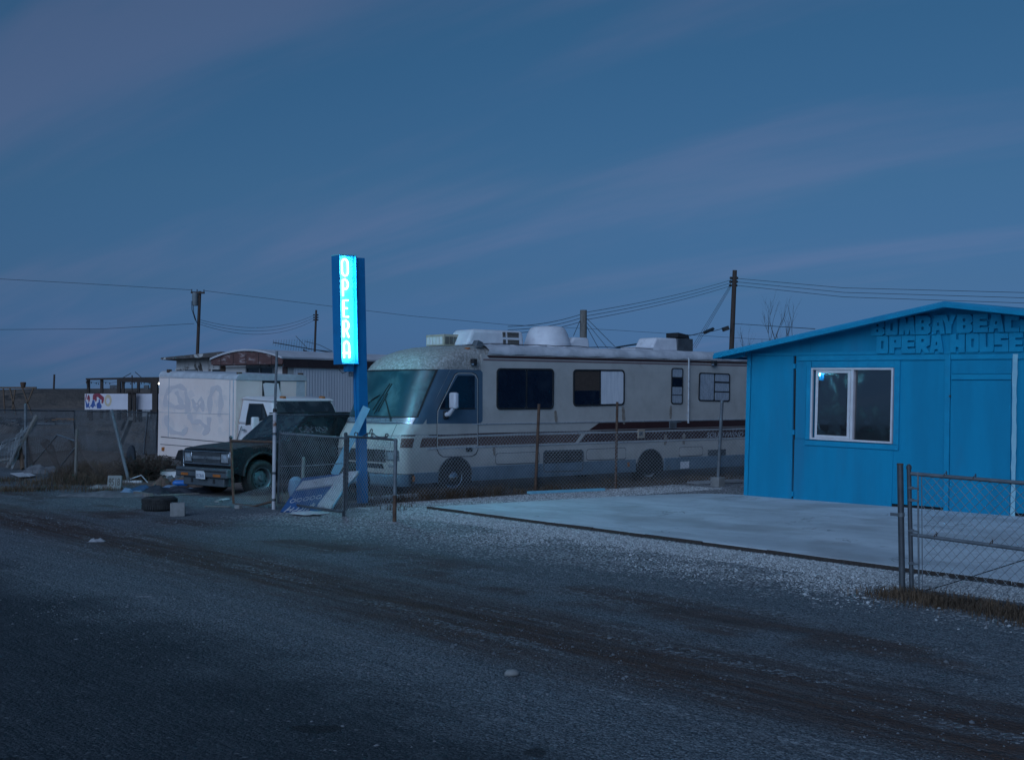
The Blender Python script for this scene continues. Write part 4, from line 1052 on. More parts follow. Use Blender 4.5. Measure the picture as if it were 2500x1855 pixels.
# blue flank band around the cab, silver cowl strip, windshield
xb0 = vp(1178, 960).x
blue = [(-0.56, 1.395), (xb0 - 0.05, 1.395), (xb0, 1.44), (xb0, 2.41), (xb0 - 0.05, 2.46), (0.03, 2.46), (-0.10, 2.25), (-0.55, 1.50)]
MB().prism([[(x, 0, z) for x, z in blue]], (0, -0.003, 0)).build('blue_panel', 'rv_blue', rv)
patch('blue_panel', 1.395, 2.462, -90, -70, 0.0035, 'rv_blue', nz=24, nt_=8, thick=0.02)
cow = patch('cowl_strip', 1.40, 1.515, -70, 70, 0.008, 'chrome', nz=2, nt_=40, thick=0.03)
for zz in (1.43, 1.455, 1.48): patch('cowl_groove', zz - 0.004, zz + 0.004, -70, 70, 0.014, 'rv_rail', cow, nz=1, nt_=40, thick=0.01)
ws = patch('windshield', 1.535, 2.44, -71, 71, 0.012, 'rv_windshield', nz=12, nt_=40, thick=0.05)
for z0_, z1_, a0, a1 in ((1.520, 1.542, -73, 73), (2.43, 2.455, -73, 73)): patch('seal', z0_, z1_, a0, a1, 0.016, 'black_plastic', ws, nz=1, nt_=40, thick=0.05)
for a0, a1 in ((-74, -70.5), (70.5, 74)): patch('seal', 1.52, 2.455, a0, a1, 0.015, 'black_plastic', ws, nz=10, nt_=2, thick=0.05)
ws_bvh = BVHTree.FromPolygons([Vector(v) for v in ws.data.vertices[:] and [vv.co for vv in ws.data.vertices]], [list(p.vertices) for p in ws.data.polygons])
def z6(X, Y): return (830 + X * .1661, 860 + Y * .1661)
def on_rv(X, Y, off): 
    p = RV.hit(rv_bvh, *z6(X, Y), off=off)
    return p
for chain, r in (([(745, 1005), (690, 770), (655, 655)], 0.014), ([(390, 770), (480, 690), (580, 630)], 0.011)):
    pts = [on_rv(X, Y, 0.06) for X, Y in chain]
    if all(pts): MB().tube(pts, r, 6).build('wiper_arm', 'black_plastic', rv)
for chain in ([(480, 850), (735, 460)], [(500, 905), (765, 460)], [(560, 870), (700, 600)]):
    pts = [on_rv(X, Y, 0.05) for X, Y in chain]
    if all(pts): MB().tube(pts, 0.010, 5).build('wiper_blade', 'black_plastic', rv)
# door
DP = [(1068, 1003), (1067, 1095), (1073, 1108), (1082, 1114), (1150, 1113), (1161, 1107), (1166, 1095), (1166, 925), (1161, 915), (1152, 910.5), (1118, 910.5), (1111, 915)]
def grow(pts, d):
    cx = sum(p[0] for p in pts) / len(pts); cy = sum(p[1] for p in pts) / len(pts)
    return [(x + d * (1 if x > cx else -1), y + d * (1 if y > cy else -1)) for x, y in pts]
vpan('door_seal', grow(DP, 1.4), 0.0, 0.0065, 'black_plastic')
door = vpan('door', DP, 0.002, 0.012, 'rv_cream', bevel=0.003)
vpan('door_blue', [(1069.5, 1004), (1068.6, 1034), (1164.5, 1034), (1164.5, 926), (1159, 916), (1151, 912), (1119, 912), (1112, 916)], 0.010, 0.0135, 'rv_blue', door)
DW = [(1118, 917), (1157, 917), (1158.8, 919), (1158.8, 995.5), (1075, 995.5), (1077, 988)]
vpan('door_window', DW, 0.0125, 0.0165, 'rv_glass', door)
vpan('window_rail', [(1074, 996), (1160, 996), (1160, 999), (1073, 999)], 0.0125, 0.020, 'black_plastic', door)
vpan('stripe', [(1069, 1061), (1164.5, 1058), (1164.5, 1062), (1069, 1065)], 0.010, 0.0135, 'rv_maroon', door)
vpan('stripe', [(1069, 1071), (1164.5, 1067), (1164.5, 1085), (1069, 1089)], 0.010, 0.0135, 'rv_rust', door)
vpan('handle', [(1137, 1093), (1152, 1092), (1152, 1101), (1137, 1102)], 0.0125, 0.035, 'black_plastic', door, 0.004)
vpan('door_rail', [(1069, 1093), (1164.5, 1090.5), (1164.5, 1093), (1069, 1095.5)], 0.0125, 0.02, 'rv_rail', door)
# side windows
def side_window(q4, r=0.09, frame=0.035):
    c = [vp(x, y) for x, y in q4]
    fr_ = MB().prism([rquad(c, r), rquad(shrink(c, frame), r * .75)], (0, -0.022, 0)).build('window', 'black_plastic', rv, bevel=0.004)
    return fr_, shrink(c, frame - 0.004)
def pane(fr_, c, u0, u1, v0, v1, mat, o=0.010, nm='pane', r=0.02):
    def m_(u, v): return lerp(lerp(c[0], c[1], u), lerp(c[3], c[2], u), v)
    q_ = [m_(u0, v0), m_(u1, v0), m_(u1, v1), m_(u0, v1)]
    return MB().prism([rquad(q_, r)], (0, -o, 0)).build(nm, mat, fr_)
W1, c = side_window([(1212, 898.5), (1351.5, 900), (1350.5, 998.5), (1211.5, 1000)])
pane(W1, c, 0, .505, 0, 1, 'rv_glass', r=0.06); pane(W1, c, .525, 1, 0, 1, 'rv_glass', r=0.06); pane(W1, c, .503, .527, 0, 1, 'black_plastic', 0.016, 'divider', 0.002)
W2, c = side_window([(1398.5, 901.5), (1524, 902.5), (1523.5, 989), (1398.5, 992)])
pane(W2, c, 0, .505, 0, .58, 'blind_brown', 0.009, 'blind'); pane(W2, c, 0, .505, .585, 1, 'rv_glass'); pane(W2, c, .53, 1, 0.0, 1, 'board_white', 0.012, 'white_board'); pane(W2, c, .505, .53, 0, 1, 'black_plastic', 0.016, 'divider', 0.002)
W3, c = side_window([(1639, 898), (1667, 898.5), (1665.5, 986.5), (1637.5, 985.8)], 0.06, 0.022)
for v0, v1, mt_ in ((0, .24, 'foil'), (.29, .50, 'rv_glass'), (.53, .75, 'foil'), (.775, 1, 'foil')): pane(W3, c, 0.02, .98, v0, v1, mt_)
MB().prism([shrink(c, 0.002)], (0, -0.003, 0)).build('backing', 'black_plastic', W3)
W4, c = side_window([(1706.5, 909), (1781, 912), (1780.5, 980), (1704.5, 978.3)], 0.06, 0.025)
MB().prism([shrink(c, 0.002)], (0, -0.003, 0)).build('backing', 'black_plastic', W4)
pane(W4, c, 0, .48, 0, 1, 'foil', r=0.04)
for v0, v1 in ((0, .28), (.345, .65), (.70, 1)): pane(W4, c, .525, 1, v0, v1, 'foil')
# pipes, lamps, vents, hatches
MB().tube([vp(1682, 873, .03), vp(1680.5, 1033, .03)], 0.022, 8).build('drain_pipe', 'rv_rail', rv)
for q_ in ([(1148, 876), (1159, 876), (1158, 892), (1148.5, 892)], [(1735, 881), (1744.5, 881), (1743.5, 893), (1736, 893)]):
    l_ = vpan('porch_lamp', q_, 0.0, 0.09, 'black_plastic', None, 0.01)
    mx = (q_[0][0] + q_[1][0]) / 2
    vpan('lens', [(mx - 2.5, q_[3][1] - 5), (mx + 3, q_[3][1] - 5), (mx + 3, q_[3][1] - 1), (mx - 2.5, q_[3][1] - 1)], 0.09, 0.098, 'lamp_clear', l_)
v_ = vpan('vent', [(1633, 1028), (1663, 1027.5), (1663, 1031), (1651, 1032), (1651, 1046.5), (1634, 1046.5)], 0.0045, 0.016, 'galv', None, 0.003)
for k in range(5): vpan('slat', [(1636, 1033 + k * 2.4), (1649, 1033 + k * 2.4), (1649, 1034 + k * 2.4), (1636, 1034 + k * 2.4)], 0.016, 0.021, 'louvre_dark', v_)
o_ = vpan('outlet_box', [(1556.5, 1048.5), (1573, 1048), (1572.5, 1069), (1556, 1069.5)], 0.0045, 0.03, 'beige', None, 0.005)
vpan('outlet_cover', [(1560, 1053), (1569, 1053), (1568.5, 1063), (1560, 1063)], 0.03, 0.036, 'cloth_grey', o_)
vq = [(1326, 1099), (1423.5, 1097), (1422.5, 1150.5), (1324.5, 1153.5)]
c = [vp(x, y) for x, y in vq]
gr_ = MB().prism([rquad(c, 0.07), rquad(shrink(c, 0.03), 0.05)], (0, -0.02, 0)).build('generator_vent', 'grey_trim', rv, bevel=0.004)
MB().prism([rquad(shrink(c, 0.028), 0.05)], (0, -0.008, 0)).build('grille', 'black_plastic', gr_)
for k in range(9):
    a_, b_ = lerp(c[0], c[3], .08 + k * .105), lerp(c[1], c[2], .08 + k * .105)
    MB().bar(lerp(a_, b_, .03) + Vector((0, -.011, 0)), lerp(a_, b_, .97) + Vector((0, -.011, 0)), 0.006, 0.016).build('slat', 'louvre_dark', gr_)
def hatch(q4, mat='rv_cream', r=0.06):
    c = [vp(x, y) for x, y in q4]
    s_ = MB().prism([rquad(c, r), rquad(shrink(c, 0.012), r)], (0, -0.004, 0)).build('hatch_seal', 'grey_trim', rv)
    return MB().prism([rquad(shrink(c, 0.012), r)], (0, -0.009, 0)).build('hatch', mat, rv, bevel=0.003)
hatch([(1432, 1096), (1528, 1092), (1528, 1121), (1431, 1124)])
hatch([(1210, 1106), (1317, 1102), (1316, 1130), (1209, 1134)])
hatch([(1658, 1091), (1716, 1089), (1715, 1112), (1657, 1115)])
h_ = hatch([(1728, 1098), (1772, 1096), (1771, 1123), (1727, 1125)], 'grey_trim', 0.02)
vpan('plate', [(1661, 1127), (1682.5, 1125.5), (1682, 1142), (1661, 1144)], 0.022, 0.026, 'board_white', None)
vpan('reflector', [(1532, 1128), (1537, 1128), (1536.5, 1139), (1531.5, 1139)], 0.022, 0.028, 'amber', None)
for px_, py_, w_, h2 in ((1356, 1002, 7, 32), (1521, 993, 8, 42), (1638, 990, 6, 32), (1625, 1060, 9, 26), (1670, 1058, 8, 26), (1205, 1082, 8, 30)):
    L_ = []; Rr = []
    for i in range(9):
        u = i / 8; wv = w_ * (0.5 + 0.5 * sin(u * 2.6 + 0.3)) * random.uniform(.75, 1.1); xx = px_ + 2.5 * u * (1 if px_ < 1600 else -.4)
        L_.append((xx - wv / 2, py_ + h2 * u)); Rr.append((xx + wv / 2, py_ + h2 * u))
    vpan('stain', L_ + Rr[::-1], 0.005, 0.0062, 'stain')
# lower skirt, arches, wheels
FWx, RWx = 0.08, vp(1587, 1150).x
def arch(cx, rad, cz):
    return [(cx + rad * cos(t), cz + rad * sin(t)) for t in [pi * i / 18 for i in range(19)]]
def skirt(x0, x1, z0, z1, archs):
    pts = [(x0, z0)]
    for cx, rad, cz in sorted(archs):
        pts += [(cx - rad, z0)] + [(cx + rad * cos(pi - pi * i / 16), max(z0, cz + rad * sin(pi * i / 16))) for i in range(17) if cz + rad * sin(pi * i / 16) < z1] + [(cx + rad, z0)]
    return pts + [(x1, z0), (x1, z1), (x0, z1)]
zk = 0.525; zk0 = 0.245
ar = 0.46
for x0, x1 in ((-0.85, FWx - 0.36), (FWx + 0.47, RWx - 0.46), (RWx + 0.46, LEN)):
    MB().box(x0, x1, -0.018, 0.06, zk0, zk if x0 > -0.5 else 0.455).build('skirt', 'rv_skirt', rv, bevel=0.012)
for cx, nm in ((FWx + 0.06, 'f'), (RWx, 'r')):
    pts = [(cx - 0.42, 0.2)] + [(cx - 0.42 * cos(pi * i / 16), 0.36 + 0.38 * sin(pi * i / 16)) for i in range(17)] + [(cx + 0.42, 0.2)]
    MB().prism([[(x, 0, z) for x, z in pts]], (0, -0.0045, 0)).build('wheel_arch', 'black_plastic', rv)
    rim = [(cx - 0.42 * cos(pi * i / 16), 0.0, 0.36 + 0.38 * sin(pi * i / 16)) for i in range(17)]
    MB().tube([(x, -0.008, z) for x, y, z in rim], 0.014, 6).build('arch_trim', 'grey_trim', rv)
def wheel(parent, cx, cy, cz, r, wd, rimmat, holes=8, dish=0.03, hub='steel_rim', tyre='rubber'):
    """hub > tyre, rim; axle along local y, outer face at cy"""
    tp = [(r * .60, 0.02), (r * .66, 0.0), (r * .82, -0.012), (r * .93, 0.004), (r, 0.035), (r * 1.005, wd * .5), (r, wd - .035), (r * .93, wd - 0.004), (r * .66, wd), (r * .6, wd - .02)]
    h_ = MB().lathe([(0.001, dish - 0.03), (r * .13, dish - 0.03), (r * .17, dish - 0.005), (r * .18, dish + 0.04)], (cx, cy, cz), 'Y', 20).build('wheel', hub, parent)
    MB().lathe(tp, (cx, cy, cz), 'Y', 40).build('tyre', tyre, h_)
    tread = MB()
    for k_ in range(44):
        an = 2 * pi * k_ / 44; e = (cos(an), sin(an)); tdir = (-sin(an), cos(an))
        for (ya_, yb_) in ((0.012, wd * .46), (wd * .54, wd - .012)):
            p0 = Vector((cx + e[0] * r * 1.0, cy + ya_, cz + e[1] * r * 1.0)); p1 = Vector((cx + e[0] * r + tdir[0] * .012, cy + yb_, cz + e[1] * r + tdir[1] * .012))
            tread.bar(p0, p1, 0.026 * r / .36, 0.016, up=(e[0], 0, e[1]))
    tread.build('tread', tyre, h_)
    rp = [(r * .18, dish), (r * .36, dish + .01), (r * .50, dish + 0.045), (r * .545, dish + .05), (r * .57, 0.01), (r * .63, -0.004), (r * .635, 0.012)]
    MB().lathe(rp, (cx, cy, cz), 'Y', 40).build('rim', rimmat, h_)
    for k_ in range(holes):
        an = 2 * pi * k_ / holes + .2
        c_ = Vector((cx + cos(an) * r * .43, cy + dish + 0.024, cz + sin(an) * r * .43))
        MB().lathe([(0.001, -0.004), (r * .058, -0.004), (r * .062, 0.01)], c_, 'Y', 10).build('rim_hole', 'black_plastic', h_)
    return h_
wheel(rv, FWx, -0.01, 0.345, 0.36, 0.22, 'chrome', 6, 0.02, 'chrome')
MB().lathe([(0.001, -0.05), (0.06, -0.045), (0.10, -0.02), (0.11, 0.02)], (FWx - 0.0, -0.012, 0.345), 'Y', 20).build('hub_cap', 'chrome', rv)
wheel(rv, RWx, 0.03, 0.345, 0.36, 0.26, 'rim_white', 8, 0.10, 'galv_dark')
for cx in (FWx, RWx):
    MB().lathe([(0.2, 0), (0.34, 0.01), (0.36, 0.05), (0.36, 0.18), (0.34, 0.22), (0.2, 0.22)], (cx, WB - 0.25, 0.345), 'Y', 24).build('far_wheel', 'rubber', rv)
# nose: grille, lamps, bumper, mirror
def fpatch(name, z0, z1, y0, y1, off, mat, parent=None, thick=0.02):
    # find angles for the given y at mid height
    def ang(y):
        best = min(range(-900, 901), key=lambda k_: abs(rvp((z0 + z1) / 2, k_ / 10).y - y)); return best / 10
    return patch(name, z0, z1, ang(y0), ang(y1), off, mat, parent, nz=4, nt_=14, thick=thick)
g_ = fpatch('grille', 0.66, 0.90, 0.42, 1.98, 0.006, 'black_plastic')
for k in range(5): fpatch('grille_slat', 0.685 + k * .042, 0.692 + k * .042, 0.45, 1.95, 0.014, 'louvre_dark', g_, 0.012)
fpatch('grille', 0.535, 0.625, 0.50, 1.90, 0.006, 'black_plastic')
for y0, y1 in ((0.16, 0.36), (2.04, 2.24)):
    hl = fpatch('headlight', 0.72, 0.86, y0, y1, 0.012, 'lamp_clear'); fpatch('headlight_bezel', 0.69, 0.89, y0 - 0.05, y1 + 0.04, 0.006, 'grey_trim', hl)
    fpatch('turn_signal', 0.57, 0.62, y0, y1, 0.010, 'lamp_clear')
fpatch('hood_seam', 1.385, 1.392, 0.25, 2.15, 0.003, 'grey_trim')
for y0 in (0.30, 2.08): fpatch('hood_seam', 0.93, 1.385, y0, y0 + 0.012, 0.003, 'grey_trim')
bp = []
for z in (0.20, 0.24, 0.40, 0.43):
    row = []
    for i in range(25):
        th = -90 + 180 * i / 24; t = radians(th); v = sin(t); n = 3.4
        yv = math.copysign(abs(v) ** (2 / n), v); xv = max(cos(t), 0) ** (2 / n)
        o_ = 0.10 if 0.22 < z < 0.42 else 0.07
        row.append((-1.24 - o_ + 0.38 * (1 - xv), WB / 2 + (WB / 2 - 0.02) * yv, z))
    bp.append(row)
inn = [[(x + 0.05, WB / 2 + (y - WB / 2) * .96, z) for x, y, z in r_] for r_ in (bp[3], bp[0])]
MB().grid(bp + inn + [bp[0]]).build('bumper', 'rv_skirt', rv)
MB().box(-0.86, -0.72, -0.012, 0.3, 0.24, 0.445).build('bumper_gap', 'black_plastic', rv)
vpan('marker_lamp', [(1007, 1162), (1012.5, 1161.5), (1012.5, 1175), (1007.5, 1175.5)], 0.014, 0.022, 'amber')
MB().box(-1.365, -1.345, 0.95, 1.25, 0.26, 0.40).build('front_plate', 'plate_white', rv)
# mirror on the driver's door
mc = RV.at(1104.5, 978, y=-0.24)
mir = MB().box(mc.x - 0.02, mc.x + 0.09, mc.y - 0.10, mc.y + 0.10, mc.z - 0.16, mc.z + 0.16).build('mirror', 'fibreglass_white', rv, bevel=0.035)
MB().box(mc.x + 0.088, mc.x + 0.096, mc.y - 0.08, mc.y + 0.08, mc.z - 0.14, mc.z + 0.14).build('mirror_glass', 'chrome', mir)
ma = RV.at(1088, 1012, y=-0.01)
MB().tube([ma, lerp(ma, mc, .4) + Vector((0, -0.02, -0.10)), Vector((mc.x + .03, mc.y, mc.z - 0.15))], [0.055, 0.045, 0.035], 8).build('mirror_arm', 'fibreglass_white', mir)
MB().box(ma.x - 0.06, ma.x + 0.05, -0.05, -0.003, ma.z - 0.09, ma.z + 0.07).build('mirror_base', 'black_plastic', mir, bevel=0.015)
# clearance lamps on the cap
for X, Y in ((675, 215), (718, 213), (762, 212), (965, 235)):
    p = RV.hit(rv_bvh, 850 + X * .3027, 780 + Y * .3027)
    if p: MB().box(p.x - .05, p.x + .03, p.y - .05, p.y + .05, p.z - .02, p.z + .022).build('clearance_lamp', 'amber', rv, bevel=0.01)
# model lettering on the stripe
me = text_mesh('SOUTHWIND', 0.165, 0.28, 0.0008)
wd_ = max(v.co.x for v in me.vertices)
p0 = vp(1724, 1068); p1 = vp(1814, 1066)
me.transform(Matrix.Diagonal(((p1.x - p0.x) / wd_, 1, 1, 1)))
put_mesh('lettering', me, 'rv_rail', rv, Matrix.Translation((p0.x, -0.0062, p0.z)) @ Matrix.Rotation(pi / 2, 4, 'X'))
# seams between side panels, awning rail knobs
for x_ in (1177 + 10, 1400 + 175):
    pass
# roof gear
def roofpt(px_, py_, yy_): return RV.at(px_, py_, y=yy_)
RZ = 2.985
def unit(px0, px1, ytop, yy_, depth, name, mat, taper=(0.10, 0.04), zb_=RZ, bev=0.05):
    a_, b_ = RV.at(px0, ytop, y=yy_), RV.at(px1, ytop, y=yy_)
    x0, x1, zt_ = a_.x, b_.x, a_.z
    y0, y1 = yy_, yy_ + depth
    p = [(x0, y0, zb_), (x1, y0, zb_), (x1, y1, zb_), (x0, y1, zb_), (x0 + taper[0], y0 + taper[1], zt_), (x1 - taper[1], y0 + taper[1], zt_), (x1 - taper[1], y1 - taper[1], zt_), (x0 + taper[0], y1 - taper[1], zt_)]
    return MB().hexa(p).build(name, mat, rv, bevel=bev, seg=3), x0, x1, y0, y1, zt_
ac, x0, x1, y0, y1, zt_ = unit(1138, 1282, 802, 0.72, 0.72, 'air_conditioner', 'fibreglass_white', (0.20, 0.03), bev=0.07)
for gx0, gx1 in ((.62, .67), (.70, .90)):
    for gz0, gz1 in ((.12, .42), (.56, .88)):
        n_ = 4 if gx1 - gx0 < .1 else 14
        for k in range(n_):
            xx = x0 + (x1 - x0) * (gx0 + (gx1 - gx0) * k / n_)
            MB().box(xx, xx + (x1 - x0) * (gx1 - gx0) / n_ * .55, y0 - 0.006 + 0.03 * gz0, y0 + 0.05, RZ + (zt_ - RZ) * gz0, RZ + (zt_ - RZ) * gz1).build('louvre', 'louvre_dark', ac)
a_ = RV.at(1292, 838, y=0.95); b_ = RV.at(1380, 838, y=0.95); cx = (a_.x + b_.x) / 2; rr = (b_.x - a_.x) / 2
zt_ = RV.at(1335, 797, y=0.95).z; hh = zt_ - RZ
dm = MB().lathe([(rr * .98, 0), (rr, hh * .06), (rr * .985, hh * .22), (rr * .95, hh * .28), (rr * .86, hh * .62), (rr * .74, hh * .88), (rr * .62, hh * .97), (rr * .40, hh), (0.001, hh)], (cx, 0.95, RZ), 'Z', 40).build('satellite_dome', 'fibreglass_white', rv, smooth=60)
unit(1381, 1441, 822, 0.55, 0.40, 'roof_vent', 'fibreglass_white', (0.28, 0.02))
unit(1083, 1128, 815.5, 1.15, 0.62, 'evaporative_cooler', 'beige', (0.0, 0.0), bev=0.01)
ec = [o for o in rv.children if o.name.startswith('evaporative_cooler')][0]
a_, b_ = RV.at(1083, 815.5, y=1.15), RV.at(1128, 815.5, y=1.15)
dx_ = b_.x - a_.x
for u0, u1 in ((.08, .28), (.32, .50), (.54, .72), (.76, .93)):
    MB().box(a_.x + dx_ * u0, a_.x + dx_ * u1, 1.142, 1.16, RZ + 0.03, RZ + (a_.z - RZ) * .78).build('louvre', 'louvre_dark', ec)
for k in range(5):
    MB().box(a_.x - 0.008, a_.x + 0.01, 1.19 + k * .115, 1.28 + k * .115, RZ + 0.03, RZ + (a_.z - RZ) * .78).build('louvre', 'home_white', ec)
unit(1550, 1612, 846.5, 0.7, 0.5, 'roof_hatch', 'fibreglass_white', (0.02, 0.01), bev=0.015)
ac2, x0, x1, y0, y1, zt_ = unit(1589, 1664, 823, 0.75, 0.62, 'air_conditioner', 'fibreglass_white', (0.20, 0.02), bev=0.05)
unit(1655, 1692, 826, 0.72, 0.66, 'condenser_box', 'galv_dark', (0.0, 0.0), bev=0.01)
p0 = RV.at(1656, 818, y=0.9); p1 = RV.at(1684, 824, y=0.9)
MB().prism([[p0 + Vector((0, 0, -.05)), p1 + Vector((0, 0, -.04)), p1 + Vector((-.05, 0, .06)), p0 + Vector((.0, 0, .06))]], (0, 0.4, 0)).build('loose_flap', 'black_plastic', rv)
for i, (xx, yy_) in enumerate(((1.35, .35), (1.9, .3), (2.6, .28), (3.4, .33))):
    MB().box(xx, xx + .22, yy_, yy_ + .14, RZ - 0.03, RZ + 0.02).build('seam_patch', 'rv_roofcoat', rv, bevel=0.01)
mb = MB(); mb.tube([(1.0 + i * .3, .28 + .07 * sin(i * 1.9), RZ + .012 + .02 * abs(sin(i * 2.2))) for i in range(18)], 0.008, 5); mb.build('roof_cable', 'black_plastic', rv)
p = RV.at(1167, 838, y=.12)
MB().hexa([(p.x - .10, .05, 2.94), (p.x + .08, .05, 2.94), (p.x + .08, .2, 2.97), (p.x - .10, .2, 2.97), (p.x - .04, .05, 3.06), (p.x + .10, .08, 3.02), (p.x + .10, .2, 3.02), (p.x - .04, .2, 3.06)]).build('awning_bracket', 'galv', rv)
# ------------------------------------------------------------------ black utility vehicle
SV = Fr(G(640, 1209), atan2(0.75, 0.66))
sv = thing('parked_suv', 'dusty black two door utility vehicle parked nose out beside the motorhome', 'car', SV)
SW_ = 1.62
# body side profile (x, z) with wheel openings
def wheel_cut(cx, r, cz, n=12): return [(cx - r * cos(pi * i / n), cz + r * sin(pi * i / n)) for i in range(n + 1)]
prof = [(-0.66, 0.46), (-0.70, 0.60), (-0.70, 0.86)] + [(-0.66, 0.90), (-0.30, 0.945), (0.30, 0.985), (0.66, 1.02), (0.70, 1.03), (3.18, 1.03), (3.22, 0.9), (3.24, 0.45)] + wheel_cut(2.55, 0.40, 0.40)[::-1] + [(0.42, 0.36)] + wheel_cut(0.0, 0.42, 0.38)[::-1]
# inset the shoulders: three stacked slices give the sides a crease
mb = MB(); mb.prism([[(x, 0.0, z) for x, z in prof]], (0, SW_, 0))
body_s = mb.build('body', 'suv_black', sv, bevel=0.035, seg=3)
hood = MB(); hood.grid([[(x, y, z + 0.028 * (1 - ((y - SW_ / 2) / (SW_ / 2)) ** 4) + 0.004) for y in [0.05 + (SW_ - 0.10) * j / 12 for j in range(13)]] for x, z in ((-0.675, 0.872), (-0.66, 0.90), (-0.3, 0.945), (0.0, 0.965), (0.3, 0.985), (0.62, 1.012))])
ho = hood.build('hood', 'suv_dusty', sv, smooth=60)
for y in (0.42, SW_ - 0.42): MB().tube([(-0.62, y, 0.935), (0.0, y, 0.994), (0.6, y, 1.04)], 0.008, 6).build('hood_crease', 'suv_dusty', ho)
# greenhouse
gb = [(0.62, 0.04, 1.02), (3.20, 0.04, 1.02), (3.20, SW_ - 0.04, 1.02), (0.62, SW_ - 0.04, 1.02), (1.28, 0.15, 1.545), (3.02, 0.15, 1.565), (3.02, SW_ - 0.15, 1.565), (1.28, SW_ - 0.15, 1.545)]
MB().hexa(gb).build('cabin', 'suv_black', sv, bevel=0.05, seg=3)
def gq(a, b, c, d, u0, u1, v0, v1, off):      # sub-quad on a cabin face: a bottom-left, b bottom-right, c top-right, d top-left
    a, b, c, d = map(Vector, (a, b, c, d)); n = (b - a).cross(d - a).normalized()
    m_ = lambda u, v: lerp(lerp(a, b, u), lerp(d, c, u), v)
    return [m_(u0, v0), m_(u1, v0), m_(u1, v1), m_(u0, v1)], n
q_, n_ = gq(gb[3], gb[0], gb[4], gb[7], .04, .96, .03, .95, 0)
MB().prism([[p + n_ * 0.012 for p in rquad(q_, .05)]], n_ * -0.03).build('windshield', 'suv_windshield', sv)
wv = q_; wn = n_
q1, n1 = gq(gb[0], gb[1], gb[5], gb[4], 0, 1, 0, 1, 0)
def side_glass(pts, name, mat='suv_glass'):
    a, b, c, d = map(Vector, (gb[0], gb[1], gb[5], gb[4])); n = Vector((0, -1, 0.2)).normalized()
    P_ = [lerp(lerp(a, b, u), lerp(d, c, u), v) + n * 0.012 for u, v in pts]
    return MB().prism([P_], n * -0.02).build(name, mat, sv)
side_glass([(.075, .10), (.10, .10), (.02, .80), (.015, .84), (-.0, .10)][:3] + [(.05, .82)], 'quarter_glass')
side_glass([(.12, .10), (.42, .10), (.42, .88), (.10, .88)], 'door_glass')
side_glass([(.47, .10), (.95, .10), (.93, .88), (.47, .88)], 'rear_side_glass')
MB().tube([(1.3, 0.17, 1.575), (3.0, 0.17, 1.59)], 0.014, 6).build('roof_rail', 'black_plastic', sv)
MB().tube([(1.3, SW_ - 0.17, 1.575), (3.0, SW_ - 0.17, 1.59)], 0.014, 6).build('roof_rail', 'black_plastic', sv)
for y in (0.45, 0.8): MB().box(1.7, 2.9, y, y + 0.05, 1.56, 1.592).build('rack_slat', 'black_plastic', sv)
for p0, p1 in ((wv[0], wv[2]),):
    a_ = lerp(wv[0], wv[1], .25) + wn * .03; b_ = lerp(wv[0], wv[1], .68) + wn * .03 + Vector((0, 0, .05))
    MB().tube([a_, b_], 0.010, 5).build('wiper', 'black_plastic', sv)
    a_ = lerp(wv[0], wv[1], .60) + wn * .03; b_ = lerp(wv[0], wv[1], .92) + wn * .03 + Vector((0, 0, .05))
    MB().tube([a_, b_], 0.010, 5).build('wiper', 'black_plastic', sv)
# front: bezel, lamps, grille, bumper
X0 = -0.705
MB().prism([[(X0, 0.03, 0.60), (X0, SW_ - 0.03, 0.60), (X0, SW_ - 0.03, 0.865), (X0, 0.03, 0.865)], [(X0, 0.06, 0.625), (X0, SW_ - 0.06, 0.625), (X0, SW_ - 0.06, 0.845), (X0, 0.06, 0.845)][::-1]], (-0.035, 0, 0)).build('front_bezel', 'chrome', sv, bevel=0.006)
MB().box(X0 - 0.012, X0 + 0.02, 0.06, SW_ - 0.06, 0.625, 0.845).build('grille_back', 'black_plastic', sv)
for y0, y1 in ((0.085, 0.33), (SW_ - 0.33, SW_ - 0.085)):
    h_ = MB().box(X0 - 0.030, X0 - 0.012, y0, y1, 0.64, 0.83).build('headlight_bezel', 'chrome', sv, bevel=0.008)
    MB().lathe([(0.001, -0.018), (0.035, -0.014), (0.065, -0.004), (0.072, 0.006)], (X0 - 0.030, (y0 + y1) / 2, 0.735), 'X', 20).build('headlight', 'lamp_clear', h_)
    MB().box(X0 - 0.034, X0 - 0.03, y0 + .02, y1 - .02, 0.66, 0.81).build('lamp_glass', 'lamp_clear', h_)
for k in range(3):
    MB().box(X0 - 0.024, X0 - 0.010, 0.36, SW_ - 0.36, 0.775 + k * 0.024, 0.783 + k * 0.024).build('grille_bar', 'galv', sv)
    MB().box(X0 - 0.024, X0 - 0.010, 0.36, SW_ - 0.36, 0.638 + k * 0.024, 0.646 + k * 0.024).build('grille_bar', 'galv', sv)
MB().box(X0 - 0.032, X0 - 0.012, 0.35, SW_ - 0.35, 0.705, 0.765).build('grille_band', 'galv', sv, bevel=0.006)
em = MB(); em.box(X0 - 0.042, X0 - 0.033, SW_ / 2 - 0.065, SW_ / 2 + 0.065, 0.722, 0.748); em.box(X0 - 0.0425, X0 - 0.0335, SW_ / 2 - 0.026, SW_ / 2 + 0.026, 0.705, 0.765)
em.build('emblem', 'chrome', sv)
bm_ = MB(); bm_.box(-0.86, -0.68, -0.04, SW_ + 0.04, 0.36, 0.545)
bu = bm_.build('bumper', 'bumper_grey', sv, bevel=0.03, seg=3)
MB().box(-0.866, -0.85, 0.0, SW_, 0.47, 0.495).build('bumper_strip', 'black_plastic', bu)
MB().box(-0.80, -0.62, 0.14, SW_ - 0.14, 0.19, 0.36).build('valance', 'bumper_grey', sv, bevel=0.02)
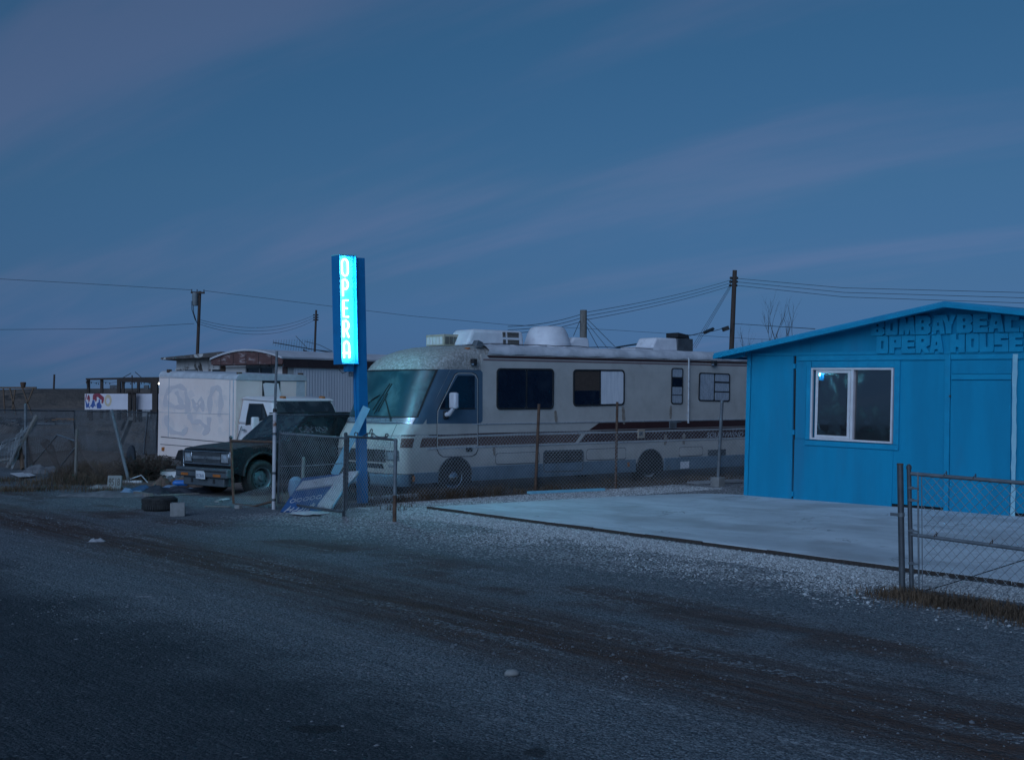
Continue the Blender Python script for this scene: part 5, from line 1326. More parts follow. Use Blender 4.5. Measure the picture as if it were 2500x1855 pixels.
for y in (0.42, SW_ - 0.48): MB().box(-0.805, -0.79, y, y + 0.07, 0.25, 0.33).build('tow_slot', 'black_plastic', sv)
for y0 in (0.16, SW_ - 0.40): MB().box(-0.868, -0.85, y0, y0 + 0.24, 0.385, 0.435).build('turn_signal', 'amber', bu)
pl_ = MB().prism([[(-0.872, SW_ - 0.98, 0.33), (-0.872, SW_ - 0.68, 0.335), (-0.872, SW_ - 0.675, 0.49), (-0.872, SW_ - 0.93, 0.485), (-0.872, SW_ - 0.98, 0.44)]], (-0.006, 0, 0)).build('number_plate', 'plate_white', bu)
me = text_mesh('7CC0L0L', 0.078, 0, 0.001)
wd_ = max(v.co.x for v in me.vertices); me.transform(Matrix.Diagonal((0.26 / wd_, 1.1, 1, 1)))
put_mesh('lettering', me, 'plate_navy', pl_, Matrix.Translation((-0.8795, SW_ - 0.695, 0.365)) @ Matrix.Rotation(-pi / 2, 4, 'Z') @ Matrix.Rotation(pi / 2, 4, 'X'))
wheel(sv, 0.0, 0.0, 0.335, 0.345, 0.24, 'steel_rim', 10, 0.05)
wheel(sv, 2.55, 0.0, 0.335, 0.345, 0.24, 'steel_rim', 10, 0.05)
for cx in (0.0, 2.55): MB().lathe([(0.15, 0), (0.32, 0.01), (0.345, 0.04), (0.345, 0.2), (0.32, 0.23), (0.15, 0.23)], (cx, SW_ - 0.24, 0.335), 'Y', 24).build('far_wheel', 'rubber', sv)
for cx in (0.0, 2.55):
    MB().tube([(cx - 0.45 * cos(pi * i / 14), -0.012, 0.40 + 0.43 * sin(pi * i / 14)) for i in range(15)], 0.028, 6).build('arch_flare', 'black_plastic', sv)
MB().box(-0.5, 3.1, 0.2, SW_ - 0.2, 0.26, 0.5).build('underbody', 'black_plastic', sv)
MB().box(0.92, 0.928, -0.004, 0.004, 0.42, 1.0).build('door_seam', 'dark_gap', sv)
MB().box(2.02, 2.028, -0.004, 0.004, 0.42, 1.0).build('door_seam', 'dark_gap', sv)
MB().box(1.86, 1.98, -0.025, -0.002, 0.86, 0.89).build('door_handle', 'black_plastic', sv, bevel=0.006)
MB().box(0.80, 0.90, -0.17, -0.02, 1.03, 1.15).build('door_mirror', 'black_plastic', sv, bevel=0.02)

# ------------------------------------------------------------------ white box truck
TDIR = Vector((0.70, -0.714)).normalized()
tk_o = G(458, 1160)
TK = Fr(tk_o, atan2(-TDIR.y, -TDIR.x), radians(-2.0))      # x runs from nose to tail, nose a little low
tk = thing('box_truck', 'white box truck with painted over graffiti, nose sunk on flat tyres', 'truck', TK)
# local: x forward is -x ; near (left in the picture) side is y = 0, far side y = TW ... check the side facing the camera
def tpx(x, y, off=0.0): return TK.at(x, y, y=-off)
TW = 1.98
bx0 = tpx(575, 1000).x; bx1 = tpx(387, 1000).x
zb_t = tpx(480, 1126).z; zt_t = tpx(480, 909).z
def truck_paint():
    m, t, b = nodes_of('truck_paint'); v = coords(t, (1, 1, 1))
    base = mixc(t, rng_(t, noise(t, v, 1.2, 5, 0.6), 0.35, 0.65), (0.80, 0.62, 0.56), (0.86, 0.69, 0.63))
    f1 = rng_(t, noise(t, v, 1.15, 2, 0.4, 2.4), 0.50, 0.515)
    f2 = rng_(t, noise(t, coords(t, (1.0, 1, 0.6)), 1.7, 1, 0.4, 3.0), 0.56, 0.57)
    sp_ = t.nodes.new('ShaderNodeSeparateXYZ'); t.links.new(v, sp_.inputs[0])
    band = math_(t, 'MULTIPLY', rng_(t, sp_.outputs['Z'], 0.95, 1.2), rng_(t, sp_.outputs['Z'], 2.30, 2.05))
    band = math_(t, 'MULTIPLY', band, rng_(t, sp_.outputs['X'], bx0 + 0.25, bx0 + 0.5))
    c = mixc(t, math_(t, 'MULTIPLY', math_(t, 'MULTIPLY', f1, band), 0.4), base, (0.62, 0.535, 0.53))
    c = mixc(t, math_(t, 'MULTIPLY', math_(t, 'MULTIPLY', f2, band), 0.0), c, (0.56, 0.48, 0.48))
    c = mixc(t, rng_(t, noise(t, coords(t, (3, 3, 0.4)), 3, 7, 0.7), 0.58, 0.78, 0, 0.35), c, (0.30, 0.25, 0.23))
    t.links.new(c, b.inputs['Base Color']); b.inputs['Roughness'].default_value = 0.55
    bump(t, b, noise(t, v, 2.2, 2), 0.12, 0.03)
    M['truck_paint'] = m
truck_paint()
rr_ = 0.15
cs = [(0.0, zb_t), (0.0, zt_t - rr_)] + [(-rr_ + rr_ * cos(a), zt_t - rr_ + rr_ * sin(a)) for a in [radians(15 * i) for i in range(1, 7)]]
cs = cs + [(-TW - y, z) for y, z in cs[::-1]]
# box skin with the wheel opening cut from its near side
xo0, xo1 = tpx(428, 1110).x, tpx(478, 1110).x
xc_ = (xo0 + xo1) / 2; hw = abs(xo1 - xo0) / 2
za = tpx(450, 1098).z
MB().prism([[(bx0, y, z) for y, z in cs]], (bx1 - bx0, 0, 0)).build('box_body', 'truck_paint', tk, bevel=0.02)
ropt = [(y, z) for y, z in cs if z > zt_t - rr_ - 0.001]
MB().prism([[(bx0 - 0.012, y * 1.0 + (0.008 if y > -TW / 2 else -0.008), z + 0.006) for y, z in ropt]], (bx1 - bx0 + 0.02, 0, 0)).build('roof_cap', 'truck_roof', tk, bevel=0.012)
arp = [(xc_ - hw, zb_t - 0.03), (xc_ - hw, za - 0.25), (xc_ - hw * .7, za - 0.03), (xc_ - hw * .4, za), (xc_ + hw * .4, za), (xc_ + hw * .7, za - 0.03), (xc_ + hw, za - 0.25), (xc_ + hw, zb_t - 0.03)]
MB().prism([[(x, 0.0, z) for x, z in arp]], (0, 0.006, 0)).build('wheel_opening', 'black_plastic', tk)
# side faces the camera at +y: mirror the wheel so its face looks that way
def tk_wheel(cx, cz, r):
    h_ = MB().lathe([(0.001, 0.02), (r * .13, 0.02), (r * .2, -0.0), (r * .22, -0.05)], (cx, 0.0, cz), 'Y', 20).build('wheel', 'rim_white', tk)
    MB().lathe([(r * .60, -0.02), (r * .66, 0.0), (r * .82, 0.012), (r * .93, -0.004), (r, -0.035), (r, -0.20), (r * .9, -0.23), (r * .6, -0.23)], (cx, 0.0, cz), 'Y', 36).build('tyre', 'rubber', h_)
    MB().lathe([(r * .2, -0.03), (r * .4, -0.025), (r * .52, -0.06), (r * .56, -0.01), (r * .63, 0.004)], (cx, 0.0, cz), 'Y', 36).build('rim', 'rim_white', h_)
    for k in range(8):
        a = 2 * pi * k / 8
        MB().lathe([(0.001, 0.004), (r * .06, 0.004), (r * .065, -0.01)], (cx + cos(a) * r * .46, -0.036, cz + sin(a) * r * .46), 'Y', 8).build('rim_hole', 'black_plastic', h_)
wc = tpx(458, 1129)
for o_ in (): pass
tk_wheel(wc.x, max(wc.z, 0.33), 0.34)
def tside(name, pts, o, mat, parent=None): return MB().prism([[tpx(x, y, -0.0) for x, y in pts]], (0, o, 0)).build(name, mat, parent or tk)
def seam(p, q, wpx=1.3, mat='truck_roof', o=0.008, nm='seam_strip'):
    p, q = Vector(p), Vector(q); d = (q - p).normalized(); n = Vector((-d.y, d.x)) * wpx / 2
    tside(nm, [p - n, q - n, q + n, p + n], o, mat)
seam((389, 921.5), (575, 925), 1.6)
seam((413.5, 922), (411, 1066), 1.4)
seam((388, 1006), (562, 1011), 1.0)
seam((393, 1066), (575, 1082), 1.6, 'galv_dark')
seam((392, 1084), (560, 1097), 1.2, 'galv_dark')
seam((392, 1112), (432, 1116), 1.2, 'galv_dark')
seam((562, 926), (560, 1080), 1.6)
seam((570.5, 926), (569, 1080), 2.2)
for k_, rib in enumerate(([(1060, 900), (1060, 830), (1090, 780), (1150, 765), (1195, 795)], [(1075, 880), (1120, 902), (1190, 898), (1204, 935)], [(1128, 800), (1150, 850), (1170, 893)], [(1188, 800), (1200, 860), (1216, 930)],
        [(1232, 850), (1258, 915), (1285, 845), (1302, 930)], [(1343, 945), (1345, 840), (1365, 785), (1390, 768), (1412, 800), (1416, 880), (1402, 962)], [(1070, 955), (1066, 1010), (1100, 1060), (1170, 1072), (1202, 1030)], [(1212, 945), (1232, 1000), (1280, 992), (1332, 1040)], [(1340, 965), (1336, 1040), (1300, 1078)])):
    cen = [Vector((x * .3814, 650 + y * .3814)) for x, y in rib]; fine = []
    for i_ in range(len(cen) - 1): fine += [cen[i_].lerp(cen[i_ + 1], j_ / 4) for j_ in range(4)]
    fine.append(cen[-1]); le, ri = [], []
    for i_, p_ in enumerate(fine):
        d_ = (fine[min(i_ + 1, len(fine) - 1)] - fine[max(i_ - 1, 0)]).normalized(); w__ = (5.2 + 1.8 * sin(i_ * 1.1 + k_)) * (0.75 if i_ in (0, len(fine) - 1) else 1)
        le.append((p_.x - d_.y * w__, p_.y + d_.x * w__)); ri.append((p_.x + d_.y * w__, p_.y - d_.x * w__))
    tside('overpainted_stroke', le + ri[::-1], 0.0015 + 0.0006 * k_, 'overpaint')
tside('side_lamp', [(396, 1091.5), (402, 1091), (401.5, 1100), (396, 1100)], 0.02, 'amber')
for px_, py_ in ((407, 908.5), (578, 908), (728, 912)):
    p = TK.at(px_, py_ - 2, x=bx0 + 0.1) if px_ > 500 else tpx(px_, py_ - 2)
    MB().box(p.x - .05, p.x + .05, p.y - .12, p.y - .02, zt_t - 0.03, zt_t + 0.045).build('marker_lamp', 'rusty', tk, bevel=0.01)
# front face of the box: broken hatch above the cab
def tf(x, y, o=0.0): return TK.at(x, y, x=bx0 - o)
hq = [tf(640, 929), tf(684, 929.5), tf(684, 968), tf(640, 968)]
MB().prism([hq], (-0.006, 0, 0)).build('front_opening', 'black_plastic', tk)
MB().prism([[tf(642, 937, .02), tf(648, 934, .03), tf(680, 936, .03), tf(682, 950, .02), tf(687, 967, .02), tf(646, 967, .02)]], (-0.008, 0, 0)).build('broken_panel', 'truck_white', tk)
MB().prism([[tf(576, 926, .001), tf(744, 929, .001), tf(744, 931.5, .001), tf(576, 928.5, .001)]], (-0.008, 0, 0)).build('seam_strip', 'galv_dark', tk)
MB().prism([[tf(724, 931, .001), tf(744, 931, .001), tf(744, 975, .001), tf(722, 975, .001)]], (-0.003, 0, 0)).build('grey_patch', 'truck_roof', tk)
# cab
cy0, cy1 = -0.03, -TW + 0.03
zrf = tpx(620, 974).z; xr0 = bx0 - 0.06; xrf = tpx(651, 982).x; zbelt = tpx(610, 1037).z; xbf = tpx(668, 1040).x
xh = xbf - 0.75
zg = 0.38
roofq = [(xr0, cy0, zbelt), (xbf, cy0, zbelt), (xbf, cy1, zbelt), (xr0, cy1, zbelt), (xr0, cy0 - .12, zrf), (xrf, cy0 - .12, zrf - .01), (xrf, cy1 + .12, zrf - .01), (xr0, cy1 + .12, zrf)]
MB().hexa(roofq).build('cab', 'truck_white', tk, bevel=0.06, seg=3)
MB().box(xh, xr0, cy1, cy0, zg, zbelt).build('cab_body', 'truck_white', tk, bevel=0.05, seg=3)
MB().hexa([(xr0 + .02, cy0 - .05, zrf - .02), (xrf - .06, cy0 - .05, zrf - .03), (xrf - .06, cy1 + .05, zrf - .03), (xr0 + .02, cy1 + .05, zrf - .02), (xr0, cy0 - .2, zrf + .04), (xrf, cy0 - .2, zrf + .035), (xrf, cy1 + .2, zrf + .035), (xr0, cy1 + .2, zrf + .04)]).build('cab_roof', 'truck_white', tk, bevel=0.03, seg=3)
def cside(name, pts, off, mat, parent=None):
    P_ = []
    for x, y in pts:
        d = TK.dir(x, y); # plane through the slanted cab side
        a, b_, c_ = Vector(roofq[0]), Vector(roofq[1]), Vector(roofq[4]); n = (b_ - a).cross(c_ - a).normalized()
        if n.y < 0: n = -n
        t = (a - TK.c).dot(n) / d.dot(n); P_.append(TK.c + d * t + n * off)
    return MB().prism([P_], n * 0.008).build(name, mat, parent or tk), n
cside('window_frame', [(609, 985), (643, 985.5), (655, 1021), (600, 1038), (602, 1020)], 0.002, 'black_plastic')
cside('door_glass', [(612, 989), (640, 989), (641, 1024), (603.5, 1034), (605, 1018)], 0.011, 'suv_glass')
cside('vent_glass', [(642.5, 990), (651.5, 1018), (642.5, 1023)], 0.011, 'suv_windshield')
a, b_, c_ = Vector(roofq[1]), Vector(roofq[2]), Vector(roofq[6]); d_ = Vector(roofq[5])
n = (b_ - a).cross(c_ - a).normalized(); n = n if n.x < 0 else -n
m_ = lambda u, v: lerp(lerp(a, b_, u), lerp(d_, c_, u), v) + n * 0.012
MB().prism([rquad([m_(.05, .93), m_(.95, .93), m_(.95, .08), m_(.05, .08)], .08)], n * 0.006).build('windshield', 'suv_windshield', tk)
MB().tube([m_(.05, .95), m_(.95, .95)], 0.015, 6).build('gutter', 'galv', tk)
for u in (.2, .85):
    p = lerp(Vector(roofq[5]), Vector(roofq[6]), u) + Vector((.08, 0, .045))
    MB().box(p.x - .07, p.x + .07, p.y - .05, p.y + .05, p.z - .03, p.z + .045).build('cab_lamp', 'amber', tk, bevel=0.02)
p = TK.at(622.5, 1036, y=0.12)
mi = MB().box(p.x - .05, p.x + .05, p.y - .09, p.y + .09, p.z - .17, p.z + .17).build('mirror', 'truck_white', tk, bevel=0.03)
MB().tube([p + Vector((0, -.05, -.12)), (p.x, cy0, p.z - .14)], 0.015, 6).build('mirror_arm', 'galv_dark', mi)
seam((590, 1040), (575, 1085), 1.2, 'galv_dark')
hd, _n = cside('door_handle', [(593, 1048), (602, 1048), (602, 1052), (593, 1052)], 0.03, 'galv')
MB().box(xh + 0.1, xh + 0.75, cy0 - .22, cy0, 0.0, 0.62).build('front_tyre', 'rubber', tk, bevel=0.18, seg=4)
MB().box(xh + 0.1, xh + 0.75, cy1, cy1 + .22, 0.0, 0.62).build('front_tyre', 'rubber', tk, bevel=0.18, seg=4)
MB().box(bx0, bx1 - .2, -TW + .4, -.4, 0.35, zb_t + .01).build('chassis', 'black_plastic', tk)
MB().lathe([(0.15, 0), (0.32, 0), (0.34, 0.04), (0.34, 0.2), (0.15, 0.22)], (wc.x, -TW, 0.34), 'Y', 24).build('far_wheel', 'rubber', tk)
# ------------------------------------------------------------------ mobile home behind the vehicles
MH_U = Vector((0.55, 0.835)).normalized()
mh_c = D(702, 1105, 42.0); mh_c.z = 0
MHF = Fr(mh_c, atan2(MH_U.y, MH_U.x))          # x back along its length, y to the left in the picture
mh = thing('mobile_home', 'white mobile home with brown gable front and corrugated metal side', 'mobile home', MHF)
def mg(x, y, o=0.0): return MHF.at(x, y, x=-o)       # on the gable front
def ms(x, y, o=0.0): return MHF.at(x, y, y=-o)       # on the long side
HW = mg(540, 880).y
zf = ms(712, 895).z; HL = 14.0
MB().box(0, HL, 0, HW, 0.35, zf + 0.02).build('wall', 'home_white', mh)
MB().box(0.1, HL - 0.1, 0.1, HW - 0.1, 0.0, 0.36).build('skirting', 'home_brown', mh)
rowsc = []
for zc in (0.3, zf):
    rowsc.append([(0.25 + i * 0.035, -0.02 - 0.022 * (0.5 + 0.5 * sin(i * pi / 2.0)), zc) for i in range(int(13.5 / 0.035))])
MB().grid(rowsc).build('corrugated_siding', 'corrugated', mh, smooth=60, fix=False)
zfa = ms(712, 872).z
MB().box(-0.3, HL + 0.1, -0.10, -0.04, zf - 0.03, zfa).build('fascia', 'home_brown', mh)
# arched roof
zap = mg(617, 853).z; n_ = 16
arch_ = [(-0.12 + (HW + 0.24) * i / n_, zfa + (zap - zfa) * sin(pi * i / n_) ** 0.9 if 0 < i < n_ else zfa) for i in range(n_ + 1)]
MB().prism([[(-0.42, y, z) for y, z in arch_] + [(-0.42, y, z - 0.06) for y, z in arch_[::-1]]], (HL + 0.6, 0, 0)).build('roof', 'roof_white', mh)
gfront = [(-0.36, y, z - 0.062) for y, z in arch_]
gb_ = MB().prism([[(-0.36, HW + 0.10, mg(545, 891).z), (-0.36, -0.10, mg(700, 889).z)] + gfront], (0.05, 0, 0)).build('gable', 'peel_brown', mh)
for k in range(5):
    yy = HW * (0.12 + .19 * k)
    MB().box(-0.372, -0.358, yy, yy + 0.02, mg(620, 890).z, mg(620, 864).z).build('batten', 'home_brown', gb_)
MB().box(-0.34, 0.0, -0.05, HW + 0.05, mg(620, 891).z - 0.01, mg(620, 891).z + 0.05).build('soffit', 'home_brown', mh)
MB().box(-0.045, -0.002, HW - 0.22, HW, 0.4, mg(620, 892).z).build('post', 'rusty', mh)
MB().box(-0.045, -0.002, 0.0, 0.2, 0.4, mg(620, 892).z).build('post', 'home_brown', mh)
y0, y1 = mg(668, 900).y, mg(605, 900).y
wz1 = mg(640, 895).z; wz0 = wz1 - 1.1
wn_ = MB().prism([[(-0.002, y0 - .05, wz0), (-0.002, y1 + .05, wz0), (-0.002, y1 + .05, wz1), (-0.002, y0 - .05, wz1)], [(-0.002, y0, wz0 + .05), (-0.002, y1, wz0 + .05), (-0.002, y1, wz1 - .05), (-0.002, y0, wz1 - .05)][::-1]], (-0.05, 0, 0)).build('window', 'grey_trim', mh)
MB().box(-0.02, -0.004, y0, y1, wz0 + .05, wz1 - .05).build('pane', 'suv_glass', wn_)
MB().box(-0.052, -0.01, (y0 + y1) / 2 - .03, (y0 + y1) / 2 + .03, wz0, wz1).build('mullion', 'grey_trim', wn_)
# tv antenna lying on the roof
an = thing('tv_antenna', 'toppled spiky tv antenna lying over the mobile home roof', 'antenna', Fr(D(760, 866, 45.5), 0))
anf = Fr(D(760, 866, 45.5), 0)
a_, b_ = anf.loc(D(667, 836, 45.0)), anf.loc(D(815, 862, 46.5))
MB().tube([a_, b_], 0.018, 6).build('boom', 'antenna', an)
for k in range(17):
    u = k / 24; p = lerp(a_, b_, u); ln = 0.10 + 0.30 * (k / 17)
    d = Vector((0.10, 0.15, 1)).normalized() * ln
    MB().tube([p - d, p + d], 0.007, 4).build('element', 'antenna', an)
mast_b = anf.loc(D(745, 872, 45.6))
MB().tube([anf.loc(D(722, 820, 45.6)), anf.loc(D(752, 852, 45.6)), anf.loc(D(812, 858, 46.0))], 0.010, 5).build('wire_arm', 'antenna', an)
MB().tube([anf.loc(D(744, 833, 45.8)), anf.loc(D(780, 842, 46)), anf.loc(D(812, 858, 46.4))], 0.010, 5).build('wire_arm', 'antenna', an)
MB().tube([anf.loc(D(740, 854, 45.5)), anf.loc(D(770, 868, 45.8)), anf.loc(D(830, 876, 46.4))], 0.03, 6).build('mast', 'galv_dark', an)
# ------------------------------------------------------------------ flat roofed house further back
fh_c = D(430, 1080, 52.0); fh_c.z = 0
FH = Fr(fh_c, radians(-4))
fh = thing('flat_roof_house', 'weathered white house with a peeling flat roof edge behind the truck', 'house', FH)
def fx(x, y, o=0.0): return FH.at(x, y, y=-o)
wx1 = fx(600, 890).x
MB().box(0, wx1, 0, 7, 0, fx(500, 870).z).build('wall', 'peel_white', fh)
l0, l1, pk = fx(393, 873, .7), fx(393, 879, .7), fx(540, 860, .7)
r1 = fx(640, 868, .7)
fa = [l0, fx(540, 858, .7), r1, Vector((r1.x, r1.y, r1.z - 0.2)), fx(540, 871, .7), Vector((l0.x, l0.y, fx(393, 878, .7).z))]
MB().prism([fa], (0, 8.4, 0)).build('roof', 'galv_dark', fh)
MB().prism([[p + Vector((0, -0.03, 0)) for p in (fa[0] + Vector((0, 0, -.02)), fa[1] + Vector((0, 0, -.02)), fa[4] + Vector((0, 0, .01)), fa[5])]], (0, 0.028, 0)).build('fascia', 'peel_fascia', fh)
for q_, mt_ in (([(429, 900), (448, 900), (448, 930), (429, 930)], 'suv_glass'), ([(450, 899), (482, 899), (482, 930), (450, 930)], 'grey_trim'), ([(516, 899), (547, 899), (547, 930), (516, 930)], 'suv_glass')):
    c = [fx(x, y) for x, y in q_]
    w_ = MB().prism([[p + Vector((0, -0.002, 0)) for p in c], [p + Vector((0, -0.002, 0)) for p in shrink(c, 0.05)][::-1]], (0, -0.05, 0)).build('window', 'peel_white', fh)
    MB().prism([[p + Vector((0, -0.004, 0)) for p in shrink(c, .05)]], (0, -0.012, 0)).build('pane', mt_, w_)

# ------------------------------------------------------------------ utility poles, wires
def pole(name, label, px, ytop, depth, r, lean_px=0, mat='pole_wood'):
    top = D(px, ytop, depth); base = D(px - lean_px, 965, depth); base.z = 0
    f = Fr(base, 0); t = thing(name, label, 'utility pole', f, 'utility poles')
    MB().tube([(0, 0, -0.05), f.loc(top)], [r * 1.25, r], 12).build('shaft', mat, t)
    return t, f, top
t1, f1, top1 = pole('utility_pole', 'dark pole with crossarm and transformer behind the flat roofed house', 488, 711, 110, 0.13, 12)
ca = f1.loc(D(467.5, 714.5, 110)); cb = f1.loc(D(501, 715.5, 110))
MB().bar(ca + Vector((0, -.2, 0)), cb + Vector((0, -.2, 0)), 0.12, 0.16).build('crossarm', 'pole_wood', t1)
for u in (0.06, .45, .95): p = lerp(ca, cb, u); MB().tube([p + Vector((0, -.2, .08)), p + Vector((0, -.2, .28))], 0.045, 6).build('insulator', 'galv_dark', t1)
pt = f1.loc(D(477, 732, 110)); MB().lathe([(0.001, .62), (.2, .6), (.26, .52), (.26, -.45), (.22, -.52), (.001, -.52)], pt + Vector((0, -.1, 0)), 'Z', 16).build('transformer', 'transformer', t1)
for k, (xa, xb) in enumerate(((467, 480), (470, 482), (472, 484))):
    MB().tube([f1.loc(D(xa, 735, 109.7)), f1.loc(D(xa + 1, 755 + 4 * k, 109.7)), f1.loc(D(xb - 4, 780 + 3 * k, 109.7)), f1.loc(D(xb, 786 + 5 * k, 109.8))], 0.022, 5).build('drop_wire', 'wire_black', t1)
t2, f2, top2 = pole('utility_pole', 'slim dark pole with three insulators rising behind the mobile home', 772, 757, 150, 0.12, 9)
for k in range(3):
    for s_ in (-1, 1):
        p = f2.loc(D(771 + s_ * 4.5, 769 + k * 6, 150)); MB().lathe([(.001, .1), (.1, .06), (.1, -.06), (.001, -.1)], p, 'Z', 8).build('insulator', 'wire_black', t2)
t3, f3, top3 = pole('utility_pole', 'short cut off wooden pole standing behind the motorhome roof', 1424.5, 757, 58, 0.155, 2, 'grey_wood')
t4, f4, top4 = pole('utility_pole', 'tall brown leaning pole with insulators behind the blue building', 1794, 660, 86, 0.15, 16, 'pole_wood')
for k, yy in enumerate((679, 688, 697)):
    for s_ in (-1, 1):
        p = f4.loc(D(1792 - k * 1.0 + s_ * 7, yy, 86)); MB().lathe([(.001, .1), (.10, .06), (.10, -.06), (.001, -.1)], p, 'Z', 8).build('insulator', 'wire_black', t4)
MB().bar(f4.loc(D(1764, 805, 85.7)), f4.loc(D(1779, 800, 85.7)), 0.35, 0.28).build('junction_box', 'wire_black', t4)
def wire(label, pts, depths, r=0.016, sag=0.0, n=24, group=None):
    """a hanging line through pixel points given with their depths"""
    P = [D(x, y, d) for (x, y), d in zip(pts, depths)]
    out = []
    for i in range(len(P) - 1):
        for k in range(n):
            u = k / n; p = lerp(P[i], P[i + 1], u); p.z -= sag * 4 * u * (1 - u); out.append(p)
    out.append(P[-1])
    o = MB().tube([p - P[0] for p in out], r, 4).build('overhead_wire', 'wire_black', None, smooth=0)
    o.location = P[0]
    return tag(o, label, 'wire', group or 'overhead wires')
wire('long thin overhead wire from the crossarm pole to the left edge', [(468, 708), (200, 692), (-60, 678), (-1400, 612)], [110, 108, 106, 98])
wire('long thin overhead wire descending behind the neon sign towards the blue building', [(500, 710), (810, 748), (1000, 771), (1230, 792), (1500, 806), (1850, 828), (1990, 832)], [110, 118, 122, 128, 134, 140, 142], n=8)
wire('low thin wire sagging from the crossarm pole to the left edge', [(474, 790), (250, 803), (-60, 805), (-1400, 640)], [110, 108, 106, 98])
for k, nm in enumerate(('topmost', 'middle', 'lowest')):
    wire(f'{nm} of three sagging wires between the two left poles', [(489, 781 + k * 5.5), (768, 769 + k * 6)], [110, 150], sag=1.05 + .1 * k)
    wire(f'{nm} of three wires from the tall brown pole over the cut pole', [(1787, 683 + k * 7), (1434, 762 + k * 9), (1240, 797 + k * 8)], [86, 60, 52], r=0.012, sag=0.15)
    wire(f'{nm} of three wires from the tall brown pole to the right edge', [(1799, 680 + k * 8.5), (2060, 703 + k * 11), (2560, 716 + k * 13), (4200, 640 + k * 14)], [86, 80, 72, 60], r=0.014, n=10)
    wire(f'{nm} of three slanting guy wires beside the tall brown pole', [(1786 - k, 690 + 6 * k), (1688 + 5 * k, 850)], [86, 84], r=0.014, n=2)
wire('service cable from the brown pole box down to the motorhome roof', [(1765, 802), (1742, 808), (1715, 812), (1690, 818), (1505, 848)], [85.7, 80, 74, 68, 33], r=0.022, n=4)
o_ = wire('thick black splice hanging on the service cable', [(1741, 803), (1720, 812)], [80, 76], r=0.11, n=2)
wire('dark cable running right from the brown pole behind the bare tree', [(1790, 790), (1990, 803)], [86, 60], r=0.016, n=2)
for k in range(3): wire(('first', 'second', 'third')[k] + ' guy wire slanting down right from the cut pole', [(1433, 778 + 10 * k), (1505 - 22 * k, 850)], [58, 56], r=0.014, n=2)
wire('thin guy wire slanting down left from the cut pole', [(1416, 783), (1400, 820)], [58, 56], r=0.014, n=2)

# ------------------------------------------------------------------ bare trees behind the blue building
def bare_tree(px, ybase, depth, top_px, seed, label, name='bare_tree', n0=5, spread=0.36):
    rnd = random.Random(seed)
    base = D(px, 965, depth); base.z = 0
    f = Fr(base, 0); t = thing(name, label, 'tree', f)
    Ht = D(px, top_px, depth).z
    tr_ = MB(); br = MB()
    h0 = Ht * 0.36
    tr_.tube([(0, 0, -.05), (0.03, 0, h0 * .5), (0, 0.03, h0)], [Ht * .022, Ht * .018, Ht * .014], 8)
    def grow_(p, d, l, r, lev):
        pts = [p]; q = p.copy(); dd = d.copy()
        for i in range(4):
            dd = (dd + Vector((rnd.uniform(-.18, .18), rnd.uniform(-.18, .18), rnd.uniform(-.02, .16)))).normalized(); q = q + dd * l / 4; pts.append(q.copy())
        br.tube(pts, [r * (1 - .17 * i) for i in range(5)], 4, cap=False)
        if lev == 0: return
        for k in range(rnd.choice((2, 3, 3))):
            i = rnd.choice((1, 2, 3, 4)); a = rnd.uniform(0, 2 * pi)
            nd = (dd + Vector((cos(a) * spread, sin(a) * spread, rnd.uniform(.0, .35)))).normalized()
            grow_(pts[i], nd, l * rnd.uniform(.5, .75), r * .5, lev - 1)
    for k in range(n0):
        a = 2 * pi * k / n0 + rnd.uniform(-.5, .5)
        grow_(Vector((0, 0.02, h0 * rnd.uniform(.75, 1.0))), Vector((cos(a) * .24, sin(a) * .24, 1)).normalized(), Ht * .34, Ht * .006, 4)
    tr_.build('trunk', 'bark', t); br.build('crown', 'bark', t, smooth=0)
bare_tree(1892, 850, 44, 735, 5, 'leafless tree standing behind the left slope of the blue roof')
bare_tree(1840, 850, 42, 800, 9, 'small leafless sapling between the brown pole and the bigger bare tree', n0=3)

# ------------------------------------------------------------------ far left: pergola, painted wall, trestle, poles
pg = Fr(G(216, 1020), 0); per = thing('pergola', 'dark open pergola frame hung with a string of bulbs', 'pergola', pg)
def pp(x, y, d): return pg.loc(D(x, y, d))
DP_ = 110.0
for x, d, w_ in ((216, 110, .22), (248.5, 108, .22), (290.5, 100, .26), (300.5, 106, .22), (338, 103, .20), (370, 104, .16), (379, 92, .36)):
    b_ = pp(x, 965, d); top = pp(x, 925, d)
    MB().box(b_.x - w_ / 2, b_.x + w_ / 2, b_.y - w_ / 2, b_.y + w_ / 2, 0, top.z).build('post', 'dark_wood', per)
MB().bar(pp(212, 925.5, 109.8), pp(300, 924, 105), 0.2, 0.16).build('beam', 'dark_wood', per)
MB().bar(pp(293, 927, 99.6), pp(400, 930, 91), 0.25, 0.30).build('beam', 'dark_wood', per)
MB().bar(pp(300, 923.5, 106), pp(400, 922.5, 104), 0.3, 0.14).build('beam', 'dark_wood', per)
MB().bar(pp(211, 930, 109.8), pp(215, 942, 109.8), 0.12, 0.12).build('brace', 'dark_wood', per)
MB().bar(pp(205, 960.2, 104), pp(400, 960.2, 95), 0.1, 0.05).build('rail', 'dark_wood', per)
sl_ = [(214, 930), (232, 934.5), (248, 931), (270, 934.5), (290, 931), (318, 934), (338, 932), (362, 934.5), (380, 933)]
MB().tube([pp(x, y, 101) for x, y in sl_], 0.012, 4).build('bulb_string', 'wire_black', per)
